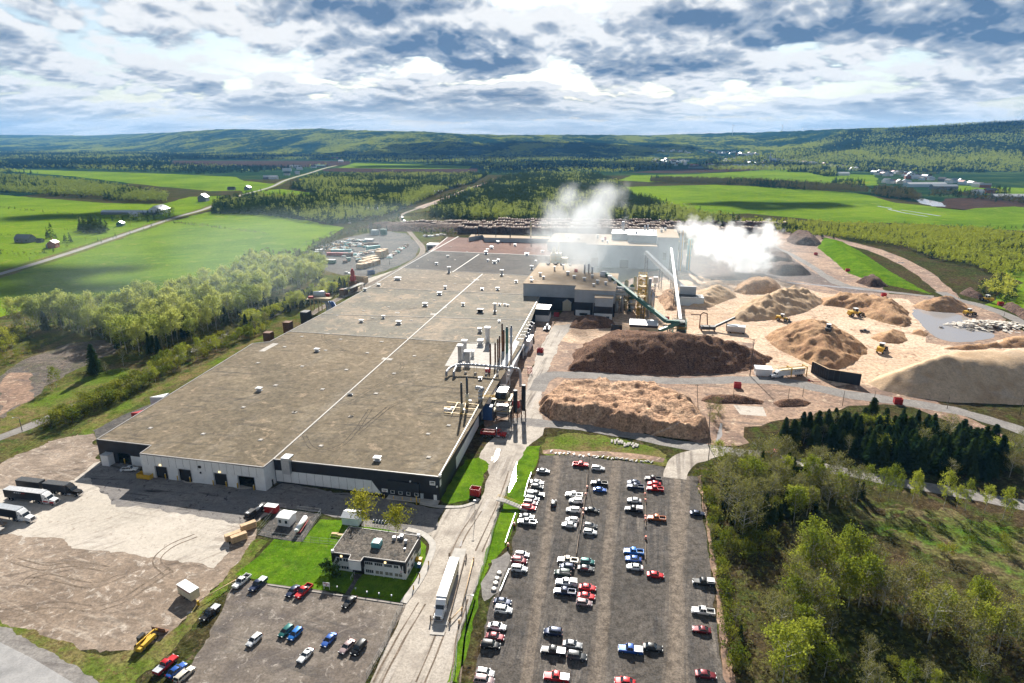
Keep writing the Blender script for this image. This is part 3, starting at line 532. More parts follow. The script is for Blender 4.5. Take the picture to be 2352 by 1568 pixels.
# parapet trim along the edges
m = MB(); ED = [F1, F2, F3, F4, F5, F6, R1]
for a, b in list(zip(ED, ED[1:])) + list(zip(L, L[1:])): wp(m, a, b, rect(0, dist(a, b), HW - .1, HW + .18), -.35, .06)
hb(m, 'parapet', paint('trim', (.33, .31, .29), .5))
for a, b in zip(*[iter([(160, 1080), (250, 1090)])] * 2): pass
for q in ([(95, 1105), (130, 1105), (212, 1060), (178, 1058)], [(808, 1152), (868, 1157), (880, 1148), (822, 1141)], [(1180, 1190), (1500, 1212), (1568, 1060), (1255, 1060)], [(475, 1002), (505, 1006), (508, 999), (480, 998)], [(890, 882), (915, 884), (918, 877), (893, 876)], [(1095, 893), (1130, 895), (1135, 885), (1098, 883)], [(1168, 852), (1190, 853), (1194, 846), (1172, 845)], [(1345, 690), (1378, 692), (1380, 686), (1350, 685)]):
    m = MB(); m.prism([p for p in g2(zF, q, HW)], HW, HW + .03); hb(m, 'roof_patch', M['concrete'])
SKY = [(zA, q) for q in ((845, 137), (1143, 170), (1465, 203), (1367, 20))] + [(zB, q) for q in ((293, 48), (612, 72), (443, 237), (1048, 301), (1045, 170), (1160, 122))] + [(zF, q) for q in ((92, 1174), (350, 1193), (608, 1213), (195, 1304), (468, 1327), (885, 1235), (306, 1462), (780, 1352), (633, 1486), (247, 1080), (487, 1100), (730, 1115), (1003, 1133), (348, 1020), (575, 1036), (813, 1050), (553, 898), (760, 912), (985, 925), (740, 787), (925, 797), (1120, 808), (650, 838), (853, 848), (1240, 712), (1335, 700), (1215, 495), (1310, 525), (1082, 575), (1240, 572), (1022, 610), (1090, 750), (707, 870))]
for z_, q in SKY:
    p = G(z_(*q), HW); k = 1.0 if z_ is zF else .85; m = MB(); m.box((p[0], p[1], HW + .1), (1.7 * k, 1.7 * k, .2), R(-11)); m.box((p[0], p[1], HW + .22), (1.3 * k, 1.3 * k, .06), R(-11)); hb(m, 'skylight', M['concrete'])
def vent(p, w=2.2, d=1.6, h=1.1, cap=.35, stem='galv', top='white_paint', ov=.35):
    m = MB(); m.box((p[0], p[1], HW + h / 2), (w * .72, d * .72, h), R(-11)); m.box((p[0], p[1], HW + .12), (w * .95, d * .95, .24), R(-11)); v = hb(m, 'roof_vent', M[stem])
    m = MB(); m.box((p[0], p[1], HW + h + cap / 2), (w + ov, d + ov, cap), R(-11)); m.box((p[0], p[1], HW + h + cap + .04), (w * .8, d * .8, .1), R(-11)); hb(m, 'vent_cap', M[top], v)
for x, y in ((100, 1335), (436, 1105), (694, 935)): vent(G(zF(x, y), HW), 2.4, 2.0, 1.2)
vent(G(zB(760, 318), HW), 2.3, 1.9, 1.1)
for x, y, w, h in ((912, 945, 3.0, 1.6), (823, 912, 1.9, 1.4), (1066, 840, 3.2, 1.8), (1150, 775, 3.2, 1.6), (906, 688, 5.0, 1.6), (795, 724, 2.8, 1.1), (716, 752, 2.4, 1.6), (1183, 740, 2.0, 1.8), (1205, 645, 2.6, 4.5), (1132, 600, 2.4, 1.6), (1198, 556, 2.0, 1.4), (1512, 660, 2.6, 4.0), (1432, 580, 2.0, 1.4), (1470, 592, 3.4, 2.0), (1492, 580, 2.4, 1.6), (1398, 748, 2.2, 1.2), (1488, 748, 2.4, 1.6), (1287, 838, 2.0, 1.5), (1472, 872, 2.0, 5.0), (1500, 838, 1.6, 1.0), (1497, 935, 1.3, 1.0), (1385, 990, 2.0, 1.6), (1388, 1062, 2.8, 1.4), (1387, 1270, 1.5, 1.0), (1453, 505, 3.0, 2.0), (1420, 538, 3.4, 2.4), (1428, 520, 2.2, 1.6), (1490, 476, 2.4, 2.0), (1530, 838, 1.4, .9), (1548, 842, 1.2, .8)):
    vent(G(zF(x, y), HW), w, w * .8, h)
for x, y, w, h in ((42, 350, 3.4, 1.6), (78, 316, 3, 1.8), (178, 335, 2.8, 1.8), (18, 362, 2.4, 1.6), (247, 388, 4.0, 1.8), (338, 372, 2.8, 1.4), (372, 330, 2.4, 1.5), (185, 548, 2.2, 1.4), (275, 470, 2.4, 2.8), (300, 425, 1.6, .8)): vent(G(zG(x, y), HW), w, w * .8, h)
p = G(zF(1387, 878), HW); vent(p, 4.2, 3.4, 1.8, .5, 'black_plastic', 'black_plastic')
p = G(zF(630, 1360), HW); vent(p, 2.2, .9, .7, .1, 'galv', 'black_plastic')
# stainless ventilation towers on the concrete roof pad
for bx, by, ty, w in ((190, 600, 425, 1.9), (240, 505, 368, 1.9), (278, 612, 490, 2.2), (332, 545, 492, 1.4), (508, 385, 215, 2.1), (425, 410, 362, 2.2), (417, 262, 225, 1.6)):
    x, y, zt = vt(zK, bx, by, ty, HW); m = MB(); m.box((x, y, (HW + zt) / 2), (w, w, zt - HW), R(-11)); m.box((x, y, HW + (zt - HW) * .45), (w * 1.06, w * 1.06, .25), R(-11)); v = hb(m, 'ventilation_tower', M['steel'])
    m = MB(); m.box((x, y, zt + .35), (w * 1.5, w * 1.4, .7), R(-11)); hb(m, 'vent_cap', M['white_paint'], v)
def stack(bx, by, ty, r, z0=HW, mt='rust', base=None, z=zK):
    x, y, zt = vt(z, bx, by, ty, z0); m = MB(); m.tube((x, y, z0), (x, y, zt), r, n=12)
    for k in range(1, 4): m.tube((x, y, z0 + (zt - z0) * k / 4), (x, y, z0 + (zt - z0) * k / 4 + .2), r * 1.12, n=12)
    s = hb(m, 'exhaust_stack', M[mt])
    if base: m = MB(); m.tube((x, y, z0), (x, y, z0 + base), r * 1.35, n=12); hb(m, 'base', M['cream_panel'], s)
    m = MB(); m.tube((x, y, zt), (x, y, zt + .9), r * .9, r * .55, n=12); hb(m, 'nozzle', M['dark_steel'], s); return x, y, zt
for a in ((540, 632, 410, .45), (597, 612, 400, .45), (627, 612, 355, .42), (648, 560, 320, .45), (678, 485, 175, .48), (697, 480, 250, .48)): stack(*a)
stack(733, 520, 215, .75, HW, 'green_steel'); stack(782, 640, 205, .6, HW, 'steel')
stack(208, 1195, 870, .48, HW, 'dark_steel', 4.0); stack(272, 1112, 795, .5, HW, 'dark_steel', 5.2)
# big silver duct on legs across the roof and over the edge
dz = 13.2; pts = [zK(160, 640), zK(300, 640), zK(540, 660), zK(800, 682)]; W_ = [Vector(G(p, dz)) for p in pts]
e1, e2 = Vector(G(zK(25, 775), HW + .5)), Vector(G(zK(115, 775), HW + .5))
m = MB(); arc = [e1, e1 + Vector((.3, .6, 2.2)), W_[0] + Vector((-3.2, -.6, -1.2)), W_[0]]
for q in (arc, [e2, e2 + Vector((0, .3, 2)), W_[0] + Vector((-.4, 0, -.3))], W_): m.path(smooth_line(q, 5), .62, 10)
end = W_[-1]; m.path(smooth_line([W_[-2], end, end + Vector((2.6, -.4, -.3)), end + Vector((3.6, -.9, -3)), end + Vector((3.7, -1, -9))], 6), .62, 10)
dk = hb(m, 'duct', M['steel']); m = MB()
for t_ in (.12, .3, .5, .7, .9):
    p = W_[0].lerp(W_[-1], t_); m.box((p.x, p.y, (HW + dz) / 2), (.2, .2, dz - HW)); m.box((p.x + 1.2, p.y, (HW + dz) / 2), (.15, .15, dz - HW))
    m.box((p.x + .6, p.y - 1.3, HW + .5), (1.2, .6, 1.0))
hb(m, 'support', M['concrete'], dk)
m = MB(); p = G(zK(508, 725), HW); m.box((p[0], p[1], HW + .9), (2.4, 1.6, 1.8), R(-11)); hb(m, 'fan_box', M['red_paint'])
# yellow beams carrying walkways around the two dark stacks
m = MB(); q = lambda x, y, h=.8: Vector(G(zK(x, y), HW + h))
for a, b in (((35, 1075), (400, 1105)), ((0, 1130), (380, 1160)), ((0, 1195), (350, 1225)), ((160, 1080), (85, 1215)), ((405, 1105), (335, 1225)), ((250, 1092), (240, 1215))): m.tube(q(*a), q(*b), .18, n=4, smooth=False)
hb(m, 'steel_frame', M['yellow_paint'])
m = MB()
for x, y in ((20, 1165), (60, 1170), (100, 1150), (300, 1070), (235, 1175)): p = q(x, y, .6); m.box(p, (1.3, 1.0, 1.2), R(-11))
hb(m, 'fan_box', M['white_paint'])
# lean-to with a sloping white roof against the side wall
d = (Vector(R1) - Vector(F6)).normalized(); nrm = Vector((d.y, -d.x))
def side(s, o, z): p = Vector(F6) + d * s + nrm * o; return (p.x, p.y, z)
m = MB(); s0, s1 = 107, 152; m.add([side(s0, .0, HW + 1.2), side(s1, .0, HW + 1.2), side(s1, 5.5, HW - 1.2), side(s0, 5.5, HW - 1.2), side(s0, .0, HW + .9), side(s1, 0, HW + .9), side(s1, 5.5, HW - 1.5), side(s0, 5.5, HW - 1.5)], [(0, 1, 2, 3), (7, 6, 5, 4), (3, 2, 6, 7), (0, 3, 7, 4), (1, 5, 6, 2)]); hb(m, 'lean_to_roof', M['roof_tin'])
m = MB()
for s in (s0 + 1, (s0 + s1) / 2, s1 - 1): p = side(s, 5.0, (HW - 1.5) / 2); m.box(p, (.4, .4, HW - 1.5))
m.box(side((s0 + s1) / 2, 1.5, 3.5), (3, (s1 - s0) * .9, 7), R(-9.9)); hb(m, 'lean_to', M['white_panel'])
# raised rear roof with a pale clerestory
P = [G(zF(1320, 465), HW)[:2], G(zF(1400, 450), HW)[:2], G(zG(0, 310), HW)[:2], G(zG(400, 318), HW)[:2], (70, 700), (60, 706), (-46, 727)]
m = MB(); m.prism(P, HW, 13.5); hb(m, 'clerestory', M['grey_panel']); m = MB(); m.prism(P, 13.5, 13.75); hb(m, 'roof', M['sandy_roof'])
for x, by, ty, r_ in ((67, 275, 238, .4), (150, 285, 225, .6), (270, 285, 195, .8), (387, 290, 235, .5)): stack(x, by, ty, r_, 13.7, 'tan_steel' if r_ > .7 else 'dark_steel', None, zG)
for x, by, ty, r_ in ((1362, 428, 385, .5), (1378, 425, 382, .5)): stack(x, by, ty, r_, 13.7, 'dark_steel', None, zF)
# end lobby with a dark door, left rear corner
m = MB(); p = G(zF(1118, 512), 0); m.box((p[0], p[1], 3.2), (14, 12, 6.4), R(-9)); hb(m, 'lobby', M['white_panel']); m = MB(); m.box((p[0] - 3.5, p[1] - 6.3, 2.4), (6, .5, 4.8), R(-9)); hb(m, 'door', M['black_plastic'])
# small canopies and red stair covers on the left side
for z_, x, y, mt, s in ((zE, 935, 1395, 'white_panel', (6, 5, 8.9)), (zE, 808, 1466, 'red_paint', (4, 4, 7))):
    p = G(z_(x, y), 6); m = MB(); m.prism([(p[0] - s[0] / 2, p[1] - s[1] / 2), (p[0] + s[0] / 2, p[1] - s[1] / 2), (p[0] + s[0] / 2, p[1] + s[1] / 2)], 3, s[2]); hb(m, 'stair_cover', M[mt])
for x, y in ((155, 1030), (268, 968)):
    p = G(zF(x, y), 4); m = MB(); m.box((p[0], p[1], 4), (4.5, 4.5, 8), R(-10)); hb(m, 'stair_tower', M['rust'])
m = MB(); p = G(zF(372, 905), 4); m.box((p[0], p[1], 4), (5, 6, 8), R(-10)); hb(m, 'stair_tower', M['dark_steel'])
# ---------------------------------------------------------------- process buildings, conveyors, stacks behind the hall
def tset(name, label, cat, loc, rz=0.0, group=None): return empty(name, loc, rz, label, cat, group)
AX = R(-11)
def loc2w(o, rz): c, s_ = math.cos(rz), math.sin(rz); return lambda x, y, z=0: (o[0] + x * c - y * s_, o[1] + x * s_ + y * c, z)
def block(t, x0, x1, y0, y1, z0, z1, wall='grey_panel', roof='sandy_roof', low=None, zl=9.5, seams=4):
    """one box-shaped block of a building in the thing's own frame: wall, roof and a darker plinth"""
    m = MB(); m.box(((x0 + x1) / 2, (y0 + y1) / 2, (z0 + z1) / 2), (x1 - x0, y1 - y0, z1 - z0)); w_ = m.build('wall', M[wall], t)
    m = MB(); m.box(((x0 + x1) / 2, (y0 + y1) / 2, z1 + .15), (x1 - x0 + .5, y1 - y0 + .5, .3)); r_ = m.build('roof', M[roof], t)
    if low:
        m = MB(); m.box(((x0 + x1) / 2, (y0 + y1) / 2, zl / 2), (x1 - x0 + .1, y1 - y0 + .1, zl)); m.build('plinth', M[low], t)
    if seams:
        m = MB()
        for k in range(1, seams): m.box((x0 + (x1 - x0) * k / seams, y0 - .04, (max(z0, zl if low else z0) + z1) / 2), (.18, .08, z1 - max(z0, zl if low else z0) - .1))
        m.build('wall_joint', M['steel'], w_)
    return w_, r_
def rvent(t, x, y, z, s=2.0, h=1.6, par=None):
    m = MB(); m.box((x, y, z + h / 2), (s * .7, s * .7, h)); v = m.build('roof_vent', M['galv'], t); m = MB(); m.box((x, y, z + h + .2), (s, s, .4)); m.build('vent_cap', M['white_paint'], v)
# process hall: stepped front with grey upper walls over a dark ground floor
o = (43.1, 429.5); t = tset('process_hall', 'stepped grey process hall with sandy roof against the long hall', 'industrial building', (*o, 0), AX)
block(t, 0, 27.5, 0.0, 60, 0, 18.2, low='dark_panel', zl=9.5)
block(t, -38, -.02, 12, 92, 9.3, 18.25); block(t, 14.5, 26.4, -9, -.1, 0, 15.2, low='dark_panel', zl=9.4, seams=0)
m = MB(); m.box((20.4, -9.1, 2.3), (12.1, .3, 4.6)); m.box((6, -.2, 2.0), (10, .4, 4.0)); m.box((13.0, -.25, 4.9), (.2, .3, 9)); m.build('cladding', M['white_panel'], t)
m = MB(); m.box((23.6, -9.35, 1.4), (2, .2, 2.8)); m.build('door', M['dark_steel'], t)
m = MB(); m.box((6.5, -.45, 1.2), (5.5, .2, 1.6)); m.build('window', M['window_glass'], t)
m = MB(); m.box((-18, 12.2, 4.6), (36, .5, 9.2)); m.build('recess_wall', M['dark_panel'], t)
for x, y, s, h in ((-30, 40, 2.2, 2), (-26, 30, 2, 1.5), (-22, 62, 1.6, 3), (-16, 70, 1.6, 3), (-10, 48, 3, 2.2), (-4, 36, 2.6, 1.8), (4, 30, 2.4, 1.8), (9, 40, 2.2, 2), (14, 22, 2.4, 2), (20, 18, 2.2, 1.8), (12, 12, 2, 1.5), (-34, 22, 1.6, 2.4), (-33, 18, 2.2, 1.2), (22, 34, 3, 3)): rvent(t, x, y, 18.5, s, h)
m = MB(); m.box((-5, 60, 19.6), (2.4, 2, 2.4)); m.build('fan_box', M['red_paint'], t)
m = MB()
for x, y, w in ((-30, 84, 3), (-24, 86, 4), (-19, 85, 3), (-12, 84, 2.5)): m.tube((x - w / 2, y, 19.4), (x + w / 2, y + .4, 19.8), .7, n=8); m.box((x, y - 1, 19.2), (w * .6, 1, 1.2))
m.build('pipework', M['dark_steel'], t)
for k, (x, y, hh_) in enumerate(((2, 55, 7), (5, 56, 7.5), (8, 52, 6))):
    m = MB(); m.tube((x, y, 18.5), (x, y, 18.5 + hh_), .7, n=10); m.build('exhaust_stack', M['galv'], t)
m = MB(); m.tube((17, 48, 18.4), (17, 48, 21.5), 3.2, n=20); m.tube((17, 48, 21.5), (17, 48, 22.4), 3.2, .3, n=20); m.build('tank', M['white_panel'], t)
# cyclone tower in pale yellow standing on the hall roof, behind the process hall
p = G(zG(418, 432), HW); t = tset('cyclone_tower', 'pale yellow cyclone tower rising above the reddish rear roof', 'tower', (p[0], p[1], HW), AX)
m = MB(); m.box((0, 0, 4.5), (9, 7, 9)); m.build('housing', M['cream_panel'], t); m = MB(); m.box((7.5, 0, 2.5), (6, 6, 5)); m.build('annex', M['tan_steel'], t)
m = MB(); m.tube((-2.4, 0, 9), (-2.4, 0, 13), 1.6, n=14); m.tube((-2.4, 0, 13), (-2.4, 0, 14.4), 1.6, .4, n=14); m.tube((2, 0, 9), (2, 0, 19), .7, n=10); m.build('cyclone', M['cream_panel'], t)
m = MB(); [m.box((x, -3.8, z), (9.6, .25, .25)) for x in (0,) for z in (3, 6, 9.4)]; [m.box((x, -3.9, 4.6), (.25, .25, 9.2)) for x in (-4.6, 0, 4.6)]; m.build('walkway', M['yellow_paint'], t)
# tall energy building further back
o = (135.4, 594); t = tset('energy_building', 'tallest grey building, half hidden in smoke behind the process hall', 'industrial building', (*o, 0), AX)
block(t, -66, 0, 0, 70, 0, 21.2, seams=6); block(t, -.5, 19, 3, 62, 0, 29.3, roof='sandy_roof', seams=3); block(t, -28, -.7, 20, 60, 21.2, 28.5, roof='roof_tin', seams=3); block(t, -44, -28.4, 34, 62, 21.2, 27.5, roof='roof_tin', seams=0)
block(t, -108, -66.3, 34, 96, 0, 17.5, seams=5)
for x, y, z, s, h in ((-52, 20, 21.5, 3, 2), (-58, 40, 21.5, 2.5, 3), (-47, 12, 21.5, 2, 2), (-20, 30, 28.8, 3, 2), (4, 40, 29.6, 3, 2.4), (8, 52, 29.6, 2.5, 2), (-4, 44, 28.8, 2, 2), (-90, 60, 17.8, 3, 2), (-78, 52, 17.8, 3, 2)): rvent(t, x, y, z, s, h)
m = MB(); m.box((-50, 32, 23), (2, 2, 3)); m.build('fan_box', M['red_paint'], t)
for x, y, z, h, r_ in ((-34, 64, 27, 9, 1.5), (-12, 58, 28, 5, .8), (-9, 57, 28, 6, .8)): m = MB(); m.tube((x, y, z), (x, y, z + h), r_, n=12); m.build('exhaust_stack', M['steel'], t)
m = MB(); m.box((-30, -.2, 4), (8, .5, 8)); m.build('door', M['dark_steel'], t); m = MB(); m.box((-58, -.2, 4.5), (7, .5, 9)); m.build('door', M['dark_steel'], t)
m = MB(); m.box((7, 2.8, 12), (3, .4, 6)); m.box((13, 2.8, 13), (2.4, .4, 5)); m.build('window', M['window_glass'], t)
# main chimney with platforms; teal chimney beside it
def chimney(name, label, x, y, h, r_, mt, rings):
    t = tset(name, label, 'chimney', (x, y, 0)); m = MB(); m.tube((0, 0, 0), (0, 0, h), r_ * 1.08, r_, n=18); m.build('shaft', M[mt], t)
    for z in rings:
        m = MB(); m.tube((0, 0, z), (0, 0, z + .25), r_ + 1.1, n=14)
        for k in range(10): a = k * PI / 5; m.box(((r_ + 1) * math.cos(a), (r_ + 1) * math.sin(a), z + .75), (.1, .1, 1.1))
        m.build('platform', M['tan_steel'], t)
    m = MB(); m.box((0, -r_ - .35, h / 2), (.6, .1, h)); [m.box((0, -r_ - .45, z), (.6, .1, .12)) for z in range(1, int(h))]; m.build('ladder', M['yellow_paint'], t)
chimney('chimney', 'tall grey chimney giving off dense white steam', 156, 588, 38, 1.9, 'steel', (18, 27, 35))
chimney('chimney', 'teal green chimney just beside the steaming grey one', 164, 590, 29, 1.7, 'teal_paint', (14, 24))
# conveyors: enclosed galleries on trestles
def lattice(m, p0, p1, w, n, r_=.12):
    p0, p1 = Vector(p0), Vector(p1); h = (p1 - p0)
    C = [(-w, -w), (w, -w), (w, w), (-w, w)]
    for k in range(n + 1):
        c = [p0 + h * k / n + Vector((a, b, 0)) for a, b in C]
        for i in range(4):
            m.tube(c[i], c[(i + 1) % 4], r_ * .8, n=4, smooth=False, caps=False)
            if k < n:
                u = [p0 + h * (k + 1) / n + Vector((a, b, 0)) for a, b in C]
                m.tube(c[i], u[i], r_ * 1.3, n=4, smooth=False, caps=False); m.tube(c[i], u[(i + 1) % 4], r_ * .7, n=4, smooth=False, caps=False)
def conveyor(label, a, b, w, mt, legs, roofmt=None):
    t = tset('conveyor', label, 'conveyor', (*a[:2], 0)); O = Vector((*a[:2], 0)); A, B = Vector(a) - O, Vector(b) - O; d = (B - A).normalized(); sd = Vector((-d.y, d.x, 0)).normalized() * w / 2; up = d.cross(sd).normalized() * -w * .55
    if up.z < 0: up = -up
    m = MB(); vs = [A - sd - up, A + sd - up, A + sd + up, A - sd + up, B - sd - up, B + sd - up, B + sd + up, B - sd + up]
    m.add(vs, [(0, 1, 2, 3), (7, 6, 5, 4), (0, 4, 5, 1), (1, 5, 6, 2), (2, 6, 7, 3), (3, 7, 4, 0)]); m.build('gallery', M[mt], t)
    m = MB(); vs = [v + up * k for v in (A - sd * 1.1 + up * .98, A + sd * 1.1 + up * .98, B + sd * 1.1 + up * .98, B - sd * 1.1 + up * .98) for k in (0,)]; vs += [v + up.normalized() * .2 for v in vs]
    m.add(vs, [(0, 1, 2, 3), (4, 5, 6, 7), (0, 1, 5, 4), (1, 2, 6, 5), (2, 3, 7, 6), (3, 0, 4, 7)]); m.build('cover', M[roofmt or mt], t)
    for f in legs:
        p = A.lerp(B, f); m = MB(); lattice(m, (p.x, p.y, 0), (p.x, p.y, p.z - w * .5), w * .4, max(2, int(p.z / 3))); m.build('trestle', M['dark_steel'], t)
    return t
top = G(zG(712, 503), 20); conveyor('long green inclined conveyor climbing from the hopper tower to the process hall', (*G(zG(1060, 772), 9)[:2], 9), (*top[:2], 20.5), 2.0, 'green_steel', (.35, .68))
conveyor('pale inclined conveyor climbing from the blue grey hopper to the energy building', (*G(zG(1190, 612), 3)[:2], 3), (*G(zG(940, 372), 27)[:2], 27), 2.6, 'white_panel', (.3, .62, .97), 'roof_tin')
conveyor('slim white conveyor rising from the green hopper tower toward the chimney', (*G(zG(1142, 770), 8)[:2], 8), (*G(zG(1088, 352), 27)[:2], 27), 1.7, 'white_panel', (.12, .4, .75, .98), 'roof_tin')
conveyor('short green conveyor from the hopper tower down to the white roofed shed', (*G(zG(1130, 785), 8)[:2], 8), (*G(zG(1018, 830), 5)[:2], 5), 1.6, 'green_steel', (.5,))
conveyor('flat green conveyor joining the two inclined conveyors at the hopper tower', (*G(zG(1058, 775), 9)[:2], 9), (*G(zG(1135, 778), 8.5)[:2], 8.5), 1.6, 'green_steel', (.5,))
# hopper tower where the conveyors meet
t = tset('hopper_tower', 'green and yellow steel hopper tower where several conveyors meet', 'hopper', (*G(zG(1132, 850), 0)[:2], 0), AX)
m = MB(); lattice(m, (0, 0, 0), (0, 0, 9.5), 4, 4, .2); m.build('steel_frame', M['green_steel'], t)
m = MB(); m.box((0, 0, 7.4), (6.5, 6, 3)); m.box((1, 0, 3), (5, 5, 3)); m.build('bin', M['dark_steel'], t)
m = MB(); [m.box((0, s * 4.3, z), (9, .2, .2)) for s in (-1, 1) for z in (5, 6)]; [m.box((s * 4.3, 0, z), (.2, 9, .2)) for s in (-1, 1) for z in (5, 6)]; m.build('railing', M['yellow_paint'], t)
t = tset('receiving_hopper', 'blue grey receiving hopper shed at the foot of the pale conveyor', 'hopper', (*G(zG(1190, 672), 0)[:2], 0), AX)
m = MB(); m.box((0, 0, 3), (20, 12, 6)); m.build('bin', M['pale_blue'], t); m = MB(); m.box((-1, 6, 9), (12, 2, 6)); m.box((0, -6.3, 6.2), (21, .5, .5)); m.build('back_wall', M['grey_panel'], t); m = MB(); m.box((0, 0, 6.05), (17, 9, .2)); m.build('opening', M['black_plastic'], t)
# white-roofed shed at the conveyor foot
t = tset('conveyor_shed', 'small shed with white roof and dark fascia by the dark bark pile', 'shed', (83, 388, 0), AX)
m = MB(); openings(m, (-8.5, -4), (8.5, -4), 4.6, [(6, 11, 0, 3.2)]); m.box((0, 4, 2.3), (17, .3, 4.6)); m.box((-8.4, 0, 2.3), (.3, 7.6, 4.6)); m.box((8.4, 0, 2.3), (.3, 7.6, 4.6)); m.build('wall', M['cream_panel'], t)
m = MB(); m.box((0, -4.2, 5.3), (17.4, .4, 1.5)); m.box((8.6, 0, 5.3), (.4, 8, 1.5)); m.build('fascia', M['dark_panel'], t); m = MB(); m.add([(-8.8, -4.5, 6.1), (8.8, -4.5, 6.1), (8.8, 4.5, 7.4), (-8.8, 4.5, 7.4), (-8.8, -4.5, 5.9), (8.8, -4.5, 5.9), (8.8, 4.5, 4.6), (-8.8, 4.5, 4.6)], [(0, 1, 2, 3), (0, 4, 5, 1), (1, 5, 6, 2), (2, 6, 7, 3), (3, 7, 4, 0)]); m.build('roof', M['roof_tin'], t)
# dryer plant: tanks, pipes and a yellow lattice tower right of the process hall
P0 = G(zG(850, 735), 0); t = tset('dryer_plant', 'maze of tanks, ducts and pipes between process hall and yellow tower', 'processing plant', (*P0[:2], 0), AX)
for k in range(3): m = MB(); m.tube((-14, 6 + k * 1.0, 12.5 + k * 2.2), (2, 6 + k, 12.5 + k * 2.2), 1.0, n=14); m.build('tank', M['white_panel'], t)
for x, y, r_, z0, z1, mt in ((-10, 4, 1.4, 0, 9, 'grey_panel'), (-6, 3, 1.2, 1, 11, 'steel'), (0, 10, 1.8, 0, 18, 'green_steel'), (6, 12, 1.5, 0, 22, 'tan_steel'), (10, 14, 1.4, 0, 24, 'cream_panel'), (-4, 16, 1.6, 0, 20, 'cream_panel'), (2, 20, 1.4, 0, 22, 'cream_panel'), (14, 8, 1.6, 0, 15, 'steel'), (-12, 16, 1.3, 0, 19, 'white_panel')):
    m = MB(); m.tube((x, y, z0), (x, y, z1), r_, n=14); m.tube((x, y, z1), (x, y, z1 + r_), r_, .2, n=14); m.build('silo', M[mt], t)
m = MB(); m.tube((1, 2, 10), (1, 2, 6), 2.2, 1.9, n=14); m.tube((1, 2, 6), (1, 2, 2), 1.9, .5, n=14); m.build('cyclone', M['galv'], t)
m = MB(); r_ = random.Random(4)
for k in range(46):
    x, y, z = r_.uniform(-14, 14), r_.uniform(-1, 18), r_.uniform(2, 19); ax = r_.choice((0, 1, 2)); ln = r_.uniform(3, 9); q = Vector((x, y, z)); e = q + Vector([ln if i == ax else 0 for i in range(3)]); m.tube(q, e, r_.uniform(.12, .35), n=6, smooth=False)
m.build('pipework', M['cream_panel'], t)
m = MB(); lattice(m, (-9, 8, 0), (-9, 8, 13), 4.5, 4, .16); lattice(m, (3, 8, 0), (3, 8, 16), 5, 5, .16); lattice(m, (12, 12, 0), (12, 12, 20), 4, 6, .16); m.build('steel_frame', M['dark_steel'], t)
m = MB(); m.box((-6, 8, 9), (19, 12, .2)); m.box((6, 10, 14), (16, 12, .2)); m.box((10, 12, 19), (10, 9, .2)); m.build('walkway', M['tan_steel'], t)
m = MB(); [m.box((x, y, z + .9), (w_, .12, .12)) for x, y, z, w_ in ((-6, 2, 9, 19), (6, 4, 14, 16), (10, 7.5, 19, 10), (-6, 2, 9.4, 19), (6, 4, 14.4, 16))]; m.build('railing', M['yellow_paint'], t)
m = MB(); m.box((16, 12, 23), (3, 3, 4)); m.build('control_box', M['white_paint'], t)
t = tset('lattice_tower', 'yellow lattice tower standing beside the dryer plant pipes', 'tower', (*G(zG(908, 752), 0)[:2], 0), AX)
m = MB(); lattice(m, (0, 0, 0), (0, 0, 31), 2.6, 14, .2); m.build('steel_frame', M['yellow_paint'], t); m = MB(); [m.box((0, 0, z), (6, 6, .2)) for z in (8, 15, 22, 29)]; m.build('platform', M['tan_steel'], t); m = MB(); m.tube((5, 2, 0), (5, 2, 27), 1.1, n=12); m.build('duct', M['grey_panel'], t)
# dust filter tower beside the long hall
b = G(zK(670, 1290), 0); zt = ztop(b, zK(670, 1040)[1])
t = tset('dust_filter_tower', 'dark steel dust filter tower with black pipes beside the long hall', 'filter tower', (*b[:2], 0), AX)
m = MB(); lattice(m, (0, 2.5, 0), (0, 2.5, zt), 3.4, 3, .2); m.build('steel_frame', M['dark_steel'], t); m = MB(); m.box((0, 2.5, zt), (8.5, 8, .3)); m.box((0, 2.5, zt * .45), (7.6, 7, .2)); m.build('platform', M['tan_steel'], t)
m = MB(); m.box((0, 3.4, zt + 1.7), (4.2, 7.6, 2.8)); m.build('filter_drum', M['galv'], t)
m = MB()
for y in (-.8, 7.6): m.tube((-2.3, y, zt + 2), (2.3, y, zt + 2), 1.5, n=14)
m.build('filter_end', M['black_plastic'], t)
m = MB(); m.box((0, 1.5, zt * .42), (5, 3.4, 4.5)); m.tube((0, 1.5, zt * .42 - 2.2), (0, 1.5, .8), 2.3, .5, n=4, smooth=False); m.build('hopper', M['galv'], t)
for x, y, z1 in ((5.6, 2.5, zt + 3.5), (8.8, 5, zt + 5.2)):
    m = MB(); m.tube((x, y, 3.5), (x, y, z1), .95, n=12); m.build('black_pipe', M['black_plastic'], t); m = MB(); lattice(m, (x, y, 0), (x, y, 3.5), .9, 1, .12); m.build('pipe_stand', M['rust'], t)
m = MB(); x = -9.0; m.path(smooth_line([(x, -1, 1.5), (x, -1, zt + 2.5), (x + .4, .2, zt + 3.8), (x - 2.5, 2.0, zt + 3.4)], 5), 1.0, 10); m.build('duct', M['steel'], t)
m = MB(); m.box((-6, .5, 3.2), (4, 3, 6.4)); m.build('transformer', M['blue_paint'], t)
m = MB(); [m.tube((a, 0 + k, zt + .3), (c, 1 + k, zt + .3), .14, n=4) for k, (a, c) in enumerate(((-10, -3), (-10, -3), (-9, -3), (-4, -1)))]; [m.box((-4.2, y, zt + .6), (.15, .15, 1.1)) for y in range(-1, 7, 2)]; m.build('walkway', M['yellow_paint'], t)
